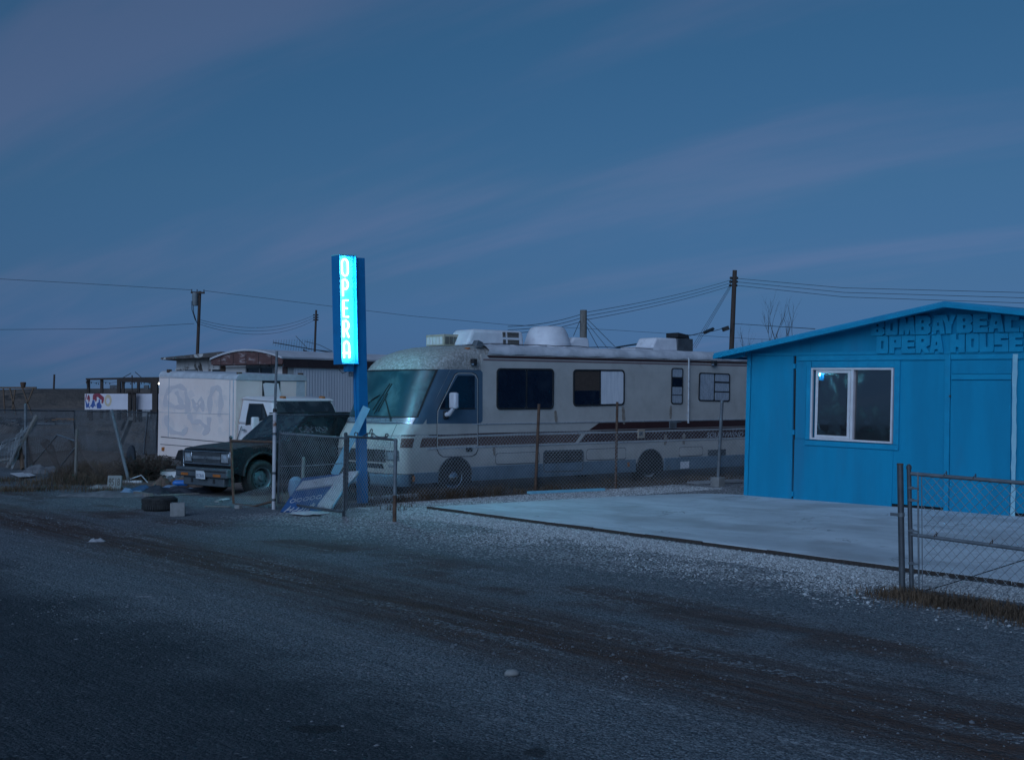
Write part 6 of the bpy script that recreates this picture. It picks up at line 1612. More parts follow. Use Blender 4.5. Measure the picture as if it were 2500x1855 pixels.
for x, y in [(223, 934), (235, 935.5), (240.5, 936.5), (258, 935), (268, 936), (305, 934), (319, 936.5), (328, 935), (345, 935.5), (352, 935), (364.5, 935.5)]:
    p = pp(x, y, 101); MB().lathe([(.001, .06), (.035, .03), (.045, -.03), (.001, -.08)], p, 'Z', 8).build('bulb', 'black_plastic', per)
MB().bar(pp(322.5, 972, 90), pp(322.5, 916, 90), 0.07, 0.07).build('mast', 'dark_wood', per)
for a_, b_ in (((300, 922), (320, 911)), ((330, 908), (346, 922))): MB().tube([pp(*a_, 104), pp(*b_, 104)], 0.03, 4).build('loose_rod', 'galv_dark', per)
for q_ in ((268, 940, 288, 949), (351, 940, 362, 950)):
    p0, p1 = pp(q_[0], q_[1], 112), pp(q_[2], q_[3], 112)
    MB().box(p0.x, p1.x, p0.y, p0.y + .3, p1.z, p0.z).build('hanging_panel', 'galv_dark', per)
# painted wall panels
for (x0, x1, dd, lab) in ((207, 315, 97.5, 'long white wall panel with red and blue painted letters'), (330.5, 420, 93.5, 'blank white wall panel beside the box truck')):
    fr_ = Fr(D((x0 + x1) / 2, 1000, dd), 0); fr_.m.translation.z = 0; fr_.i = fr_.m.inverted(); fr_.c = fr_.i @ CAM
    t = thing('wall_panel', lab, 'wall', fr_)
    q_ = lambda x, y, o=0.0: fr_.at(x, y, y=-o)
    a_, b_ = q_(x0, 961), q_(x1, 1000)
    MB().box(a_.x, b_.x, 0, 0.12, b_.z, a_.z).build('panel', 'pink_wall', t)
    for u in (.12, .5, .9): MB().box(a_.x + (b_.x - a_.x) * u - .1, a_.x + (b_.x - a_.x) * u + .1, 0.122, 0.3, 0, b_.z + .4).build('post', 'dark_wood', t)
    if x0 < 300:
        Zz = lambda X, Y: q_(200 + X * .109, 900 + Y * .109, 0.001)
        def gr(name, pts, mat): MB().prism([[Zz(*p) for p in pts]], (0, -0.006, 0)).build(name, mat, t)
        gr('red_paint', [(90, 560), (108, 570), (105, 640), (85, 700), (70, 720), (80, 640)], 'graf_red')
        gr('red_paint', [(110, 680), (135, 590), (155, 580), (180, 640), (175, 720), (150, 760), (140, 680), (120, 700)], 'graf_red')
        gr('red_paint', [(245, 600), (262, 565), (330, 550), (400, 560), (495, 640), (490, 720), (470, 778), (435, 770), (440, 700), (400, 680), (370, 640), (330, 630), (335, 700), (310, 750), (290, 700), (240, 690)], 'graf_red')
        gr('blue_paint', [(70, 700), (95, 720), (125, 800), (140, 760), (165, 770), (160, 830), (185, 880), (160, 885), (140, 850), (110, 885), (90, 850), (85, 780)], 'graf_blue')
        gr('blue_paint', [(240, 700), (280, 700), (290, 780), (315, 850), (285, 830), (240, 885), (215, 850), (175, 850), (215, 790)], 'graf_blue')
        gr('blue_paint', [(375, 680), (405, 690), (410, 760), (445, 840), (425, 890), (340, 890), (325, 800), (350, 760), (372, 750)], 'graf_blue')
        MB().prism([[Zz(585 + 80 * cos(a), 710 + 135 * sin(a)) for a in [2 * pi * i / 24 for i in range(24)]], [Zz(582 + 40 * cos(a), 722 + 68 * sin(a)) for a in [2 * pi * i / 24 for i in range(24)]][::-1]], (0, -0.006, 0)).build('yellow_ring', 'graf_yellow', t)
# gate posts between the two panels
g_f = Fr(G(321, 1030), 0); gt = thing('timber_gateway', 'dark timber gateway standing between the two white wall panels', 'gateway', g_f)
for x in (317, 328):
    p = g_f.loc(D(x, 965, 93)); tp_ = g_f.loc(D(x, 953, 93)); MB().box(p.x - .11, p.x + .11, p.y - .11, p.y + .11, 0, tp_.z).build('post', 'dark_wood', gt)
MB().bar(g_f.loc(D(309, 956.5, 92.8)), g_f.loc(D(335, 956.5, 92.8)), 0.14, 0.14).build('lintel', 'dark_wood', gt)
p0, p1 = g_f.loc(D(319.5, 972, 93.4)), g_f.loc(D(325.5, 1000, 93.4)); MB().box(p0.x, p1.x, p0.y, p0.y + .1, p1.z, p0.z).build('gate_board', 'galv_dark', gt)
# low block wall behind
bf = Fr(D(320, 1010, 118), 0); bf.m.translation.z = 0; bf.i = bf.m.inverted(); bf.c = bf.i @ CAM
bw = thing('block_wall', 'low pale block wall seen under the white panels', 'wall', bf)
for r_ in range(5):
    for c_ in range(13):
        x0 = bf.at(290, 1000, y=0).x + c_ * 0.62 + (.3 if r_ % 2 else 0)
        if x0 > bf.at(350, 1000, y=0).x + .3: continue
        MB().box(x0, x0 + .60, 0, .2, r_ * .21, r_ * .21 + .195).build('block', 'concrete', bw)
# warm little lamp at the pergola's end
lf = Fr(D(389, 936, 91), 0); lo = MB().lathe([(.001, .07), (.05, .04), (.06, 0), (.05, -.04), (.001, -.07)], (0, 0, 0), 'Z', 12).build('light_bulb', 'far_bulb', None)
lo.location = D(388.2, 936.3, 90.5); tag(lo, 'tiny lit bulb glowing at the end of the pergola', 'lamp')
# trestle frame, far left
tf_ = Fr(G(45, 1013), 0); ts = thing('timber_trestle', 'rough timber trestle frame standing far off at the left edge', 'trestle', tf_)
dT = 118.0
MB().bar(tf_.loc(D(-20, 946.5, dT)), tf_.loc(D(89, 946.5, dT)), 0.18, 0.16).build('top_beam', 'brown_wood', ts)
for (xa, ya, xb, yb_) in ((55, 948, 78, 1013), (82, 947, 66, 986), (24, 948, 39, 1012), (37, 950, 30, 1000), (8, 949, 12, 1008)):
    a_ = tf_.loc(D(xa, ya, dT)); b_ = tf_.loc(D(xb, yb_, dT)); b_.z = max(b_.z, 0)
    MB().bar(a_, b_, 0.14, 0.10).build('leg', 'brown_wood', ts)
bk = MB().lathe([(.001, .0), (.20, 0), (.27, .40), (.22, .46), (.001, .46)], (0, 0, 0), 'Z', 12).build('bucket', 'rusty', None)
bk.location = D(56.5, 944.8, dT); tag(bk, 'dark bucket sitting on top of the far trestle', 'bucket')
pf = D(131, 965, 206); pf.z = 2.7
o_ = MB().tube([(0, 0, -.2), (0.1, 0, D(132, 914, 206).z - 2.7)], 0.16, 8).build('wooden_post', 'pole_wood', None); o_.location = pf; tag(o_, 'lone dark post standing on the far earth bank', 'post')
# scrap piles on the open ground
def mound(name, px, py, w_, d_, h_, mat, label, cat, seed=1, n=14, jag=0.35):
    rnd = random.Random(seed); rows_ = []
    for j in range(n + 1):
        row = []
        for i in range(n + 1):
            u, v = i / n * 2 - 1, j / n * 2 - 1; k = max(0, 1 - (u * u + v * v)) ** .5
            row.append((u * w_ / 2, v * d_ / 2, max(0, h_ * k * (1 + rnd.uniform(-jag, jag))) - (0.02 if k == 0 else 0)))
        rows_.append(row)
    o = MB().grid(rows_).build(name, mat, None, smooth=25); o.location = G(px, py)
    return tag(o, label, cat)
def heap(name, px, py, label, cat, items, seed):
    """a heap of separate boards: each board is a part"""
    f = Fr(G(px, py), 0); t = thing(name, label, cat, f); rnd = random.Random(seed)
    for nm, mat, cnt, span, size in items:
        for k in range(cnt):
            x, y = rnd.uniform(-span[0], span[0]), rnd.uniform(-span[1], span[1]); z = rnd.uniform(0.05, span[2]); a = rnd.uniform(-.5, .5)
            l = size[0] * rnd.uniform(.6, 1.1); dx, dy, dz = cos(a) * l / 2, sin(a) * l / 2, rnd.uniform(-.12, .12) * l / 2
            p0, p1 = Vector((x - dx, y - dy, max(.04, z - dz))), Vector((x + dx, y + dy, max(.04, z + dz)))
            MB().bar(p0, p1, size[1], size[2]).build(nm, mat, t)
heap('scrap_pile', 60, 1042, 'dark heap of burnt boards lying on the open ground at far left', 'scrap pile', [('board', 'dark_wood', 22, (2.6, .8, .55), (2.2, .22, .05)), ('beam', 'galv_dark', 6, (2.4, .8, .6), (2.5, .12, .12))], 3)
heap('scrap_pile', 150, 1028, 'small orange heap of scrap on the open ground', 'scrap pile', [('board', 'orange_scrap', 9, (.8, .4, .2), (1.0, .2, .06))], 4)
mound('earth_mound', 25, 1058, 1.6, 1.2, .45, 'berm_earth', 'dark clod of earth beside the burnt boards at far left', 'mound', 2)
# ground litter relief: low ridges in the field
for i, (px_, py_, w_, h_) in enumerate(((255, 1045, 9, .22), (340, 1052, 5, .3), (240, 1062, 6, .18), (372, 1078, 3.2, .35))):
    o = mound('earth_mound', px_, py_, w_, 2.2, h_, 'berm_earth', ['long low earth ridge in front of the white wall panels', 'rough earth ridge below the timber gateway', 'faint earth ridge behind the left fence', 'brown earth clods beside the truck tail'][i], 'mound', 20 + i, 18)
# ------------------------------------------------------------------ fallen board and planks by the sign
ba, bb = G(688, 1251), G(806, 1248)
bc = D(852, 1153, 22.35)
bn = (bb - ba).cross(bc - ba).normalized()
if bn.dot(CAM - ba) < 0: bn = -bn
BDF = Fr(G(745, 1250), SITE_ANG)
bd = thing('fallen_sign_board', 'fallen blue sign board with a white arrow and ring marks behind the gate', 'sign', BDF)
def bp_(x, y, off=0.0):
    d = ray(x, y); t = (ba + bn * off - CAM).dot(bn) / d.dot(bn)
    return BDF.loc(CAM + d * t)
bnl = BDF.i.to_3x3() @ bn
def z5(X, Y): return (640 + X * .1527, 1040 + Y * .1527)
def bpan(name, pts, o0, o1, mat, parent=None, holes=()):
    loops = [[bp_(*z5(*p), o0) for p in pts]] + [[bp_(*z5(*p), o0) for p in h] for h in holes]
    return MB().prism(loops, bnl * (o1 - o0)).build(name, mat, parent or bd)
bpan('blue_panel', [(290, 1378), (510, 1050), (640, 840), (1000, 800), (1220, 770), (1290, 770), (1260, 960), (1060, 1330), (760, 1395), (420, 1385)], -0.02, 0.0, 'board_blue')
arrow = bpan('white_arrow', [(535, 1040), (640, 905), (1230, 810), (1290, 755), (1535, 738), (1520, 800), (1290, 1030), (1090, 1345), (880, 1290), (1130, 955)], 0.001, 0.035, 'board_worn_white')
bpan('arrow_edge', [(1535, 745), (1545, 775), (1300, 1065), (1125, 1345), (1095, 1345), (1292, 1032), (1520, 802)], -0.03, 0.030, 'plank_blue', arrow)
for k in range(5):
    cx, cy = 490 + k * 105, 1195 - k * 16
    bpan('ring_mark', [(cx + 46 * cos(a) + 10 * sin(a), cy + 26 * sin(a) - 22 * cos(a)) for a in [2 * pi * i / 20 for i in range(20)]], 0.001, 0.003, 'board_worn_white', None,
         [[(cx + 33 * cos(a) + 8 * sin(a), cy + 16 * sin(a) - 16 * cos(a)) for a in [2 * pi * i / 20 for i in range(20)]][::-1]])
for st in ([(350, 1375), (430, 1310), (455, 1280)], [(395, 1345), (470, 1330)], [(440, 1365), (510, 1300)], [(480, 1360), (540, 1345), (590, 1300)], [(560, 1360), (640, 1330), (660, 1300), (640, 1290)], [(660, 1350), (720, 1290)], [(700, 1345), (760, 1330)], [(750, 1300), (830, 1230)], [(770, 1270), (830, 1262)], [(800, 1300), (850, 1240)]):
    MB().tube([bp_(*z5(*p), 0.004) for p in st], 0.010, 4).build('script_stroke', 'board_worn_white', bd)
tp_ = []
for i in range(24):
    a = 2 * pi * i / 24; tp_.append((760 + 320 * cos(a) * random.uniform(.8, 1.05), 1388 + 34 * sin(a) * random.uniform(.6, 1.2)))
pa_f = Fr(G(*z5(760, 1400)), 0)
pa = MB().prism([[pa_f.loc(G(*z5(*p), 0.012 + 0.02 * random.random())) for p in tp_]], (0, 0, 0.006)).build('torn_paper', 'board_worn_white', None)
pa.matrix_world = pa_f.m; tag(pa, 'torn pale sheet lying in front of the fallen blue board', 'sheet')
def plank(name, a, b, w_, t_, mat, label, cat='plank', up=(0, 0, 1), bevel=0.004):
    o = Vector(((a.x + b.x) / 2, (a.y + b.y) / 2, 0)); 
    m = MB().bar(a - o, b - o, w_, t_, up).build(name, mat, None, bevel=bevel); m.location = o
    return tag(m, label, cat)
pk = plank('plank', D(816, 1159, 22.25), D(895, 994, 22.62), 0.135, 0.03, 'plank_blue', 'pale blue plank leaning against the neon sign post', up=(0.3, -1, 0.2))
plank('plank', G(1290, 1206) + Vector((0, 0, .03)), G(1474, 1198) + Vector((0, 0, .03)), 0.12, 0.05, 'plank_blue', 'pale blue plank lying on the gravel along the fence')
plank('plank', G(905, 1221) + Vector((0, 0, .04)), G(1020, 1213) + Vector((0, 0, .04)), 0.10, 0.06, 'board_worn_white', 'white board lying on the ground beside the neon sign')
plank('plank', G(1690, 1182) + Vector((0, 0, .03)), G(1812, 1178) + Vector((0, 0, .05)), 0.45, 0.04, 'concrete', 'grey board lying flat behind the fence footing')
plank('plank', G(700, 1196) + Vector((0, 0, .35)), G(620, 1193) + Vector((0, 0, .30)), 0.12, 0.05, 'plank_blue', 'pale blue board propped low beside the black vehicle wheel')
sm = thing('stake', 'grey wooden stake standing behind the sagging gate', 'stake', Fr(G(738, 1215), 0))
MB().tube([(0, 0, 0), (0.02, 0.02, 0.78)], 0.035, 8).build('shaft', 'grey_wood', sm)
MB().lathe([(.001, 0), (.12, .02), (.16, .16), (.13, .34), (.05, .40), (.001, .40)], (-0.13, 0.05, 0.0), 'Z', 14).build('bundle', 'cloth_light', sm)
o_ = MB().lathe([(.22, 0), (.30, .0), (.345, .03), (.36, .08), (.36, .13), (.345, .19), (.30, .215), (.22, .21), (.205, .16), (.205, .05), (.22, 0)], (0, 0, 0), 'Y', 32).build('loose_tyre', 'rubber', None)
o_.location = G(868, 1226) + Vector((0, 0.35, 0.33)); o_.rotation_euler = (0, 0, radians(50)); tag(o_, 'worn tyre standing behind the foot of the neon sign', 'tyre')

# ------------------------------------------------------------------ tyre and block at the roadside
ty_p = (G(335, 1249) + G(420, 1249)) / 2
wty = (G(420, 1249) - G(335, 1249)).length / 2
f_ = Fr(ty_p + Vector((0, 0.30, 0)), 0)
tyt = thing('loose_tyre', 'black tyre lying flat on the roadside gravel', 'tyre', f_)
Rt = wty * 1.0; ht = 0.225
MB().lathe([(Rt * .56, .015), (Rt * .62, 0), (Rt * .85, 0.0), (Rt * .96, .03), (Rt, .075), (Rt, ht - .075), (Rt * .96, ht - .03), (Rt * .85, ht), (Rt * .62, ht), (Rt * .56, ht - .015), (Rt * .54, ht * .5), (Rt * .56, .015)], (0, 0, 0), 'Z', 44).build('carcass', 'rubber', tyt)
tr_ = MB()
for k in range(48):
    a = 2 * pi * k / 48
    for z0, z1, s_ in ((.03, .10, 1), (.125, ht - .03, -1)):
        p0 = Vector((Rt * 1.0 * cos(a), Rt * sin(a), z0)); p1 = Vector((Rt * cos(a + .04 * s_), Rt * sin(a + .04 * s_), z1))
        tr_.bar(p0, p1, 0.028, 0.014, up=(cos(a), sin(a), 0))
tr_.build('tread', 'rubber', tyt)
cinder('concrete_block', 434, 1259, radians(12), 'grey concrete block standing beside the flat tyre', 0.115, 0.2, 0.21)

# ------------------------------------------------------------------ left fence line
lf_, f = local_thing('chain_link_fence', 'tall chain link fence with thin posts along the open ground at left', 'fence', 182, 1095)
def gpost(f, bx, by, tx, ty, r, mat, parent, name='post'):
    a = f.loc(G(bx, by)); d = f.dir(tx, ty); nrm = f.i.to_3x3() @ Vector((0, 1, 0))
    t = (a - f.c).dot(nrm) / d.dot(nrm); top = f.c + d * t
    MB().tube([a - Vector((0, 0, .02)), top], r, 10).build(name, mat, parent)
    return a, top
pA = gpost(f, -60, 1120, -58, 1000, 0.03, 'galv', lf_)
pB = gpost(f, 182, 1097, 182, 1003, 0.026, 'galv_dark', lf_)
pC = gpost(f, 350, 1110, 361, 1006, 0.03, 'galv_dark', lf_)
pD = gpost(f, 382, 1106, 383, 1008, 0.034, 'galv_dark', lf_)
line = [pA, pB, pC, pD]
for i in range(3):
    MB().tube([line[i][1], line[i + 1][1]], 0.02, 8).build('top_rail', 'galv_dark', lf_)
    a0, a1, b0_, b1_ = line[i][0], line[i][1], line[i + 1][0], line[i + 1][1]
    Lx = (b0_ - a0).length; Hx = a1.z
    def fnl(s, t, a0=a0, a1=a1, b0_=b0_, b1_=b1_, Lx=Lx, Hx=Hx): return lerp(lerp(a0, b0_, s / Lx), lerp(a1, b1_, s / Lx), min(t / Hx, 1.03)) + Vector((0, .05 * sin(s * 2 + t * 3), 0))
    chainlink(MB(), Lx, Hx, fnl, 0.085, 0.0042, 4).build('mesh', 'galv_wire', lf_, smooth=0, fix=False)
# collapsed wire between the thick post and the leaning pole
cf_, f = local_thing('wire_fence', 'collapsed wire fence hanging between a thick post and a leaning pole', 'fence', 250, 1180)
tA = gpost(f, 184, 1172, 188, 1047, 0.034, 'grey_wood', cf_)
tB = gpost(f, 316, 1178, 272, 1000, 0.038, 'galv', cf_, 'leaning_pole')
tC = gpost(f, 64, 1143, 62, 986, 0.038, 'galv', cf_)
def w_sheet(a, b, hA, hB, L_, H_, name):
    def fw(s, t):
        u = s / L_; base = lerp(a[0], b[0], u); top = lerp(lerp(a[0], a[1], hA), lerp(b[0], b[1], hB), u)
        p = lerp(base, top, t / H_); sag = sin(u * pi)
        return p + Vector((0.10 * sin(t * 9 + s * 3) * sag, 0.22 * sin(t * 4 + s * 2.3) * sag, -0.18 * sag * t / H_ + 0.05 * sin(s * 6) * sag + .02))
    chainlink(MB(), L_, H_, fw, 0.09, 0.0038, 8).build(name, 'rusty_wire', cf_, smooth=0, fix=False)
w_sheet(tA, tB, .85, .45, (tA[0] - tB[0]).length, 1.1, 'mesh')
w_sheet(tC, tA, .55, .85, (tC[0] - tA[0]).length, 1.0, 'mesh')
def gz(px, py, z): 
    return f.loc(G(px, py, z))
MB().tube([f.loc(G(74, 1141)), f.loc(D(140, 1061, 31.0)), f.loc(D(183, 1076, 29.3))], 0.020, 8).build('bent_pipe', 'galv', cf_)
MB().tube([f.loc(G(136, 1153)), f.loc(D(184, 1092, 29.4))], 0.02, 8).build('bent_pipe', 'galv', cf_)
MB().tube([f.loc(G(96, 1146)) + Vector((0, 0, .05)), f.loc(G(138, 1150)) + Vector((0, 0, .06))], 0.025, 8).build('bent_pipe', 'galv', cf_)
# folded panel leaning by the left post: boards and crumpled mesh
lp_, f = local_thing('leaning_frame', 'broken board frame with crumpled mesh leaning on the left fence post', 'frame', 40, 1146)
dL = 33.2
for (xa, ya, xb, yb_, w_, mt_) in ((18, 1142, 90, 1014, .16, 'grey_wood'), (27, 1147, 46, 1103, .10, 'board_worn_white'), (55, 1147, 49, 1092, .14, 'brown_wood'), (-20, 1092, 62, 1062, .05, 'galv_dark'), (-20, 1128, 60, 1116, .08, 'grey_wood')):
    a_ = f.loc(D(xa, ya, dL)); b_ = f.loc(D(xb, yb_, dL + .3)); a_.z = max(a_.z, .03)
    MB().bar(a_, b_, w_, .05, up=(0, -1, .2)).build('board', mt_, lp_)
A_, B_, C_, D_ = [f.loc(p) for p in (D(-25, 1105, 32.6), D(20, 1140, 33.0), D(92, 1015, 33.6), D(52, 1060, 33.4))]
def fnf(s, t): return lerp(lerp(A_, B_, s / 1.2), lerp(D_, C_, s / 1.2), t / 1.4) + Vector((0, .12 * sin(s * 7 + t * 6), .05 * sin(t * 9)))
chainlink(MB(), 1.2, 1.4, fnf, 0.07, 0.004, 6).build('mesh', 'galv_wire', lp_, smooth=0, fix=False)
# loose timbers standing behind
plank('timber', G(296, 1082), D(320, 1022, 44.5), .14, .12, 'grey_wood', 'pale timber leaning behind the collapsed wire fence')
plank('timber', G(293, 1056), D(306, 1025, 62), .12, .10, 'dark_wood', 'thin dark timber leaning behind the pale one')
# white sheets and rolled bundle on the ground at left
for k, (pts, lab) in enumerate((([(25, 1156), (56, 1154), (72, 1164), (48, 1165)], 'white sheet lying on the ground at the left edge'), ([(57, 1156), (74, 1156), (87, 1161), (73, 1164)], 'second white sheet lying beside the first at the left edge'))):
    fr_ = Fr(G(sum(p[0] for p in pts) / 4, sum(p[1] for p in pts) / 4), 0)
    o = MB().prism([[fr_.loc(G(x, y, .03 + .02 * (i % 2))) for i, (x, y) in enumerate(pts)]], (0, 0, .012)).build('metal_sheet', 'board_worn_white', None); o.matrix_world = fr_.m; tag(o, lab, 'sheet')
def crumple(name, px, py, w_, d_, h_, mat, label, cat, seed, n=16, amp=.4, rot=0.0):
    rnd = random.Random(seed); ph = [rnd.uniform(0, 6) for _ in range(8)]
    rows_ = []
    for j in range(n + 1):
        row = []
        for i in range(n + 1):
            u, v = i / n * 2 - 1, j / n * 2 - 1; k = max(0.0, 1 - abs(u) ** 2.4 - abs(v) ** 2.4) ** .55
            fz = .6 + amp * (sin(5 * u + ph[0] + 2 * v) * .5 + sin(9 * v + ph[1] - 3 * u) * .35 + sin(14 * u + 6 * v + ph[2]) * .2)
            e = 1 + .12 * sin(7 * atan2(v, u + 1e-6) + ph[3]) + .08 * sin(13 * atan2(v, u + 1e-6) + ph[4])
            row.append((u * w_ / 2 * e, v * d_ / 2 * e, max(0.004, h_ * k * fz)))
        rows_.append(row)
    o = MB().grid(rows_).build(name, mat, None, smooth=50); p = G(px, py); o.location = p; o.rotation_euler = (0, 0, rot)
    return tag(o, label, cat)
crumple('rolled_mesh', 105, 1155, .95, .5, .30, 'cloth_grey', 'grey rolled bundle lying by the bent pipes', 'bundle', 5, amp=.25)
# house number board
nb_f = Fr(G(279, 1194), 0, 0.0, 0.0); nb_f.m = nb_f.m @ Matrix.Rotation(radians(-12), 4, 'X'); nb_f.i = nb_f.m.inverted(); nb_f.c = nb_f.i @ CAM
nb = thing('number_board', 'grey concrete slab with the hand painted number leaning on the collapsed wire', 'sign', nb_f)
MB().box(-.145, .145, -.03, .03, 0, .285).build('slab', 'block_grey', nb, bevel=.008)
me = text_mesh('9518', 0.17, 0, 0.002, 0.004); wd_ = max(v.co.x for v in me.vertices); me.transform(Matrix.Diagonal((0.235 / wd_, 1.25, 1, 1)))
put_mesh('lettering', me, 'louvre_dark', nb, Matrix.Translation((-.118, -.0325, .075)) @ Matrix.Rotation(pi / 2, 4, 'X'))
crumple('stone_heap', 262, 1192, .7, .4, .12, 'block_grey', 'low heap of grey rubble beside the number board', 'rubble', 15)
# fallen mesh roll along the verge
crumple('wire_roll', 262, 1212, 1.9, .45, .13, 'cloth_grey', 'flattened grey roll of wire lying along the verge', 'wire roll', 8, amp=.3, rot=-.1)
crumple('plastic_bag', 316, 1208, .5, .35, .16, 'cloth_light', 'crumpled pale plastic bag at the end of the wire roll', 'bag', 9)
# dark upright cushion, dry bush
cu = MB().prism([[(-.10, 0, 0), (.11, 0, 0), (.13, 0, .40), (.10, 0, .60), (.03, 0, .68), (-.05, 0, .62), (-.10, 0, .45)]], (.0, .22, 0)).build('cushion', 'tarp_dark', None, bevel=.04, seg=3)
cu.location = G(318, 1150); cu.rotation_euler = (0, 0, .2); tag(cu, 'black upright cushion standing behind the dry bush', 'cushion')
def dry_bush(px, py, w_, h_, label, seed, n=260):
    rnd = random.Random(seed); f = Fr(G(px, py), 0); t = thing('dry_bush', label, 'bush', f)
    mb = MB(); st = MB()
    for k in range(n):
        a = rnd.uniform(0, 2 * pi); r0 = rnd.uniform(0, .35) * w_; el = rnd.uniform(.15, 1.45)
        p = Vector((cos(a) * r0 * 1.2, sin(a) * r0 * .7, 0)); d = Vector((cos(a) * cos(el), sin(a) * cos(el) * .7, sin(el)))
        l = h_ * rnd.uniform(.45, 1.05); pts = [p]; q = p.copy()
        for i in range(4):
            d = (d + Vector((rnd.uniform(-.35, .35), rnd.uniform(-.35, .35), rnd.uniform(-.3, .25)))).normalized(); q = q + d * l / 4; q.z = max(q.z, .01); pts.append(q.copy())
            if i > 0:
                for _ in range(2):
                    e = Vector((rnd.uniform(-1, 1), rnd.uniform(-1, 1), rnd.uniform(-.3, 1))).normalized() * h_ * .14
                    mb.tube([q, q + e * .5, q + e + Vector((0, 0, -.02))], [.007, .006, .004], 3, cap=False)
        (st if k % 9 == 0 else mb).tube(pts, [.012, .010, .008, .006, .005], 4, cap=False)
    st.build('stem', 'dry_twig', t, smooth=0, fix=False); mb.build('twigs', 'dry_twig', t, smooth=0, fix=False)
dry_bush(338, 1172, .75, .62, 'dense dry brown bush heaped beside the truck', 3, 300)
dry_bush(392, 1158, .5, .50, 'smaller dark dry bush against the corner of the truck box', 4, 170)
# low white box, rubbish heap, tarps
f_ = Fr(G(430, 1172), radians(-3)); wb = thing('low_white_tank', 'low white box half hidden behind the rubbish heap', 'box', f_)
xa_, xb_ = f_.at(390, 1172, y=0).x, f_.at(470, 1172, y=0).x
MB().box(xa_, xb_, 0, .55, 0, .21).build('tank', 'truck_white', wb, bevel=.015)
MB().box(xa_ - .02, xb_ + .02, -.02, .57, .21, .225).build('lid', 'grey_wood', wb)
for k, (px_, py_, w_, h_, mt_, lab, nm, cat) in enumerate((
        (405, 1185, .55, .22, 'cloth_brown', 'brown cloth at the left of the rubbish heap', 'cloth_heap', 'cloth'), (432, 1183, .40, .34, 'cloth_grey', 'grey stuffed sack in the middle of the rubbish heap', 'stuffed_sack', 'sack'),
        (444, 1182, .34, .28, 'cloth_light', 'pale bag on the rubbish heap beside the white box', 'plastic_bag', 'bag'), (464, 1187, .75, .24, 'cloth_brown', 'dark brown bag below the black vehicle bumper', 'garbage_bag', 'bag'),
        (365, 1202, 1.0, .16, 'tarp_blue', 'dull blue tarp spread at the left of the heap', 'tarp', 'tarp'), (395, 1203, .9, .17, 'tarp_dark', 'black tarp crumpled in front of the rubbish heap', 'tarp', 'tarp'),
        (424, 1198, .85, .13, 'cloth_light', 'light blue cloth spread below the blue can', 'cloth_heap', 'cloth'), (462, 1202, 1.0, .15, 'tarp_dark', 'black plastic sheet stretching under the vehicle nose', 'tarp', 'tarp'))):
    crumple(nm, px_, py_, w_, .55, h_, mt_, lab, cat, 30 + k, amp=.45)
o_ = MB().lathe([(.001, -.16), (.03, -.16), (.035, -.15), (.06, -.12), (.065, .10), (.055, .15), (.001, .155)], (0, 0, 0), 'X', 16).build('blue_can', 'bright_blue', None)
o_.location = G(437, 1194) + Vector((0, 0.12, .12)); tag(o_, 'bright blue plastic can lying on the rubbish heap', 'can')
br_f = Fr(G(340, 1178), 0); brk = thing('metal_bracket', 'bent white metal bracket standing by the foot of the leaning pole', 'bracket', br_f)
MB().tube([br_f.at(318, 1169, y=0), br_f.at(345, 1160, y=0), br_f.at(361, 1178, y=0.0)], .014, 6).build('rod', 'rim_white', brk)
MB().box(-.42, .06, -.05, .05, 0, .05).build('foot_board', 'board_worn_white', brk)
plank('log', G(330, 1209) + Vector((0, 0, .04)), G(370, 1216) + Vector((0, 0, .05)), .08, .08, 'grey_wood', 'short pale log lying in front of the blue tarp', 'log')
plank('lath', G(392, 1211) + Vector((0, 0, .02)), G(486, 1207) + Vector((0, 0, .02)), .05, .03, 'grey_wood', 'long thin lath on the ground below the rubbish heap')
plank('lath', G(500, 1237) + Vector((0, 0, .012)), G(562, 1238) + Vector((0, 0, .012)), .05, .02, 'grey_wood', 'thin stick on the ground left of the rusty post')
plank('chip_board', G(540, 1222) + Vector((0, 0, .012)), G(556, 1220) + Vector((0, 0, .02)), .10, .02, 'board_worn_white', 'small white board scrap in front of the black vehicle')
plank('chip_board', G(529, 1226) + Vector((0, 0, .012)), G(538, 1224) + Vector((0, 0, .02)), .08, .03, 'block_grey', 'small grey scrap on the dirt in front of the black vehicle')
plank('chip_board', G(576, 1241) + Vector((0, 0, .03)), G(588, 1242) + Vector((0, 0, .03)), .07, .06, 'block_grey', 'broken block piece below the rusty torn panel')
crumple('litter', 236, 1322, .20, .14, .06, 'paper', 'crumpled white paper lying alone on the street at left', 'paper', 77, 10)
crumple('litter', 352, 1457, .16, .03, .012, 'paper', 'thin pale scrap lying on the dark street', 'paper', 78, 8)
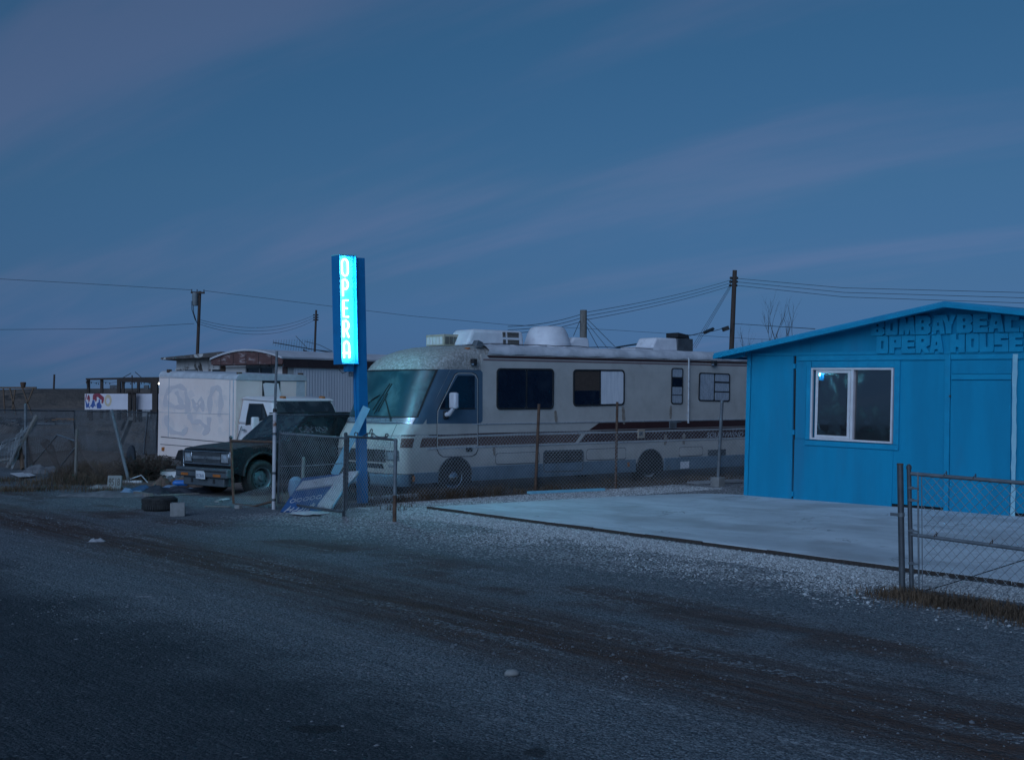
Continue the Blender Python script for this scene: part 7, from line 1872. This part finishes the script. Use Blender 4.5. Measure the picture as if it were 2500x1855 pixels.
# small stones and bits among the wheel ruts
# ------------------------------------------------------------------ dry grass
def grass(name, spots, label, hmax=.22, mat='dry_grass'):
    mb_v = []; mb_f = []
    for (x, y, n, spread, h) in spots:
        for _ in range(n):
            px_, py_ = x + random.gauss(0, spread), y + random.gauss(0, spread * .5)
            a = random.uniform(0, 2 * pi); l = h * random.uniform(.4, 1.1); bd_ = random.uniform(.1, .9) * l; wv = random.uniform(.002, .0045)
            dx, dy = cos(a), sin(a); o = len(mb_v)
            mb_v += [(px_ - dy * wv, py_ + dx * wv, 0), (px_ + dy * wv, py_ - dx * wv, 0), (px_ + dx * bd_ * .4 + dy * wv, py_ + dy * bd_ * .4 - dx * wv, l * .6), (px_ + dx * bd_ * .4 - dy * wv, py_ + dy * bd_ * .4 + dx * wv, l * .6), (px_ + dx * bd_, py_ + dy * bd_, l * .85)]
            mb_f += [(o, o + 1, o + 2, o + 3), (o + 3, o + 2, o + 4)]
    me = bpy.data.meshes.new(name); me.from_pydata(mb_v, [], mb_f); me.materials.append(M[mat])
    o = bpy.data.objects.new(name, me); C.objects.link(o); o['kind'] = 'stuff'; o['label'] = label
def gspots(pixs, n, spread, h):
    out = []
    for x, y in pixs: p = G(x, y); out.append((p.x, p.y, n, spread, h))
    return out
rvline = [SW(-3.55 + random.uniform(-.25, .12), -6.0 + i * .22) for i in range(46)]
grass('fence_grass', [(p.x, p.y, random.randint(30, 110), .14, random.uniform(.12, .30)) for p in rvline] + gspots([(1060, 1214), (1090, 1216), (1120, 1212), (1150, 1208), (1030, 1212)], 230, .16, .24), 'dry brown grass along the foot of the motorhome fence')
grass('gate_grass', gspots([(2180 + i * 22 + random.uniform(-6, 6), 1452 + i * 4.0 + random.uniform(-6, 8)) for i in range(18)], 150, .17, .12), 'dry brown grass under the right hand gate')
grass('verge_grass', gspots([(random.uniform(0, 330), random.uniform(1172, 1204)) for _ in range(46)], 70, .22, .15) + gspots([(random.uniform(150, 320), random.uniform(1140, 1185)) for _ in range(34)], 110, .25, .30), 'dry brown grass and weeds along the left verge')
grass('lot_weeds', gspots([(random.uniform(640, 980), random.uniform(1205, 1250)) for _ in range(22)], 40, .15, .14), 'sparse dry weeds around the small gate')
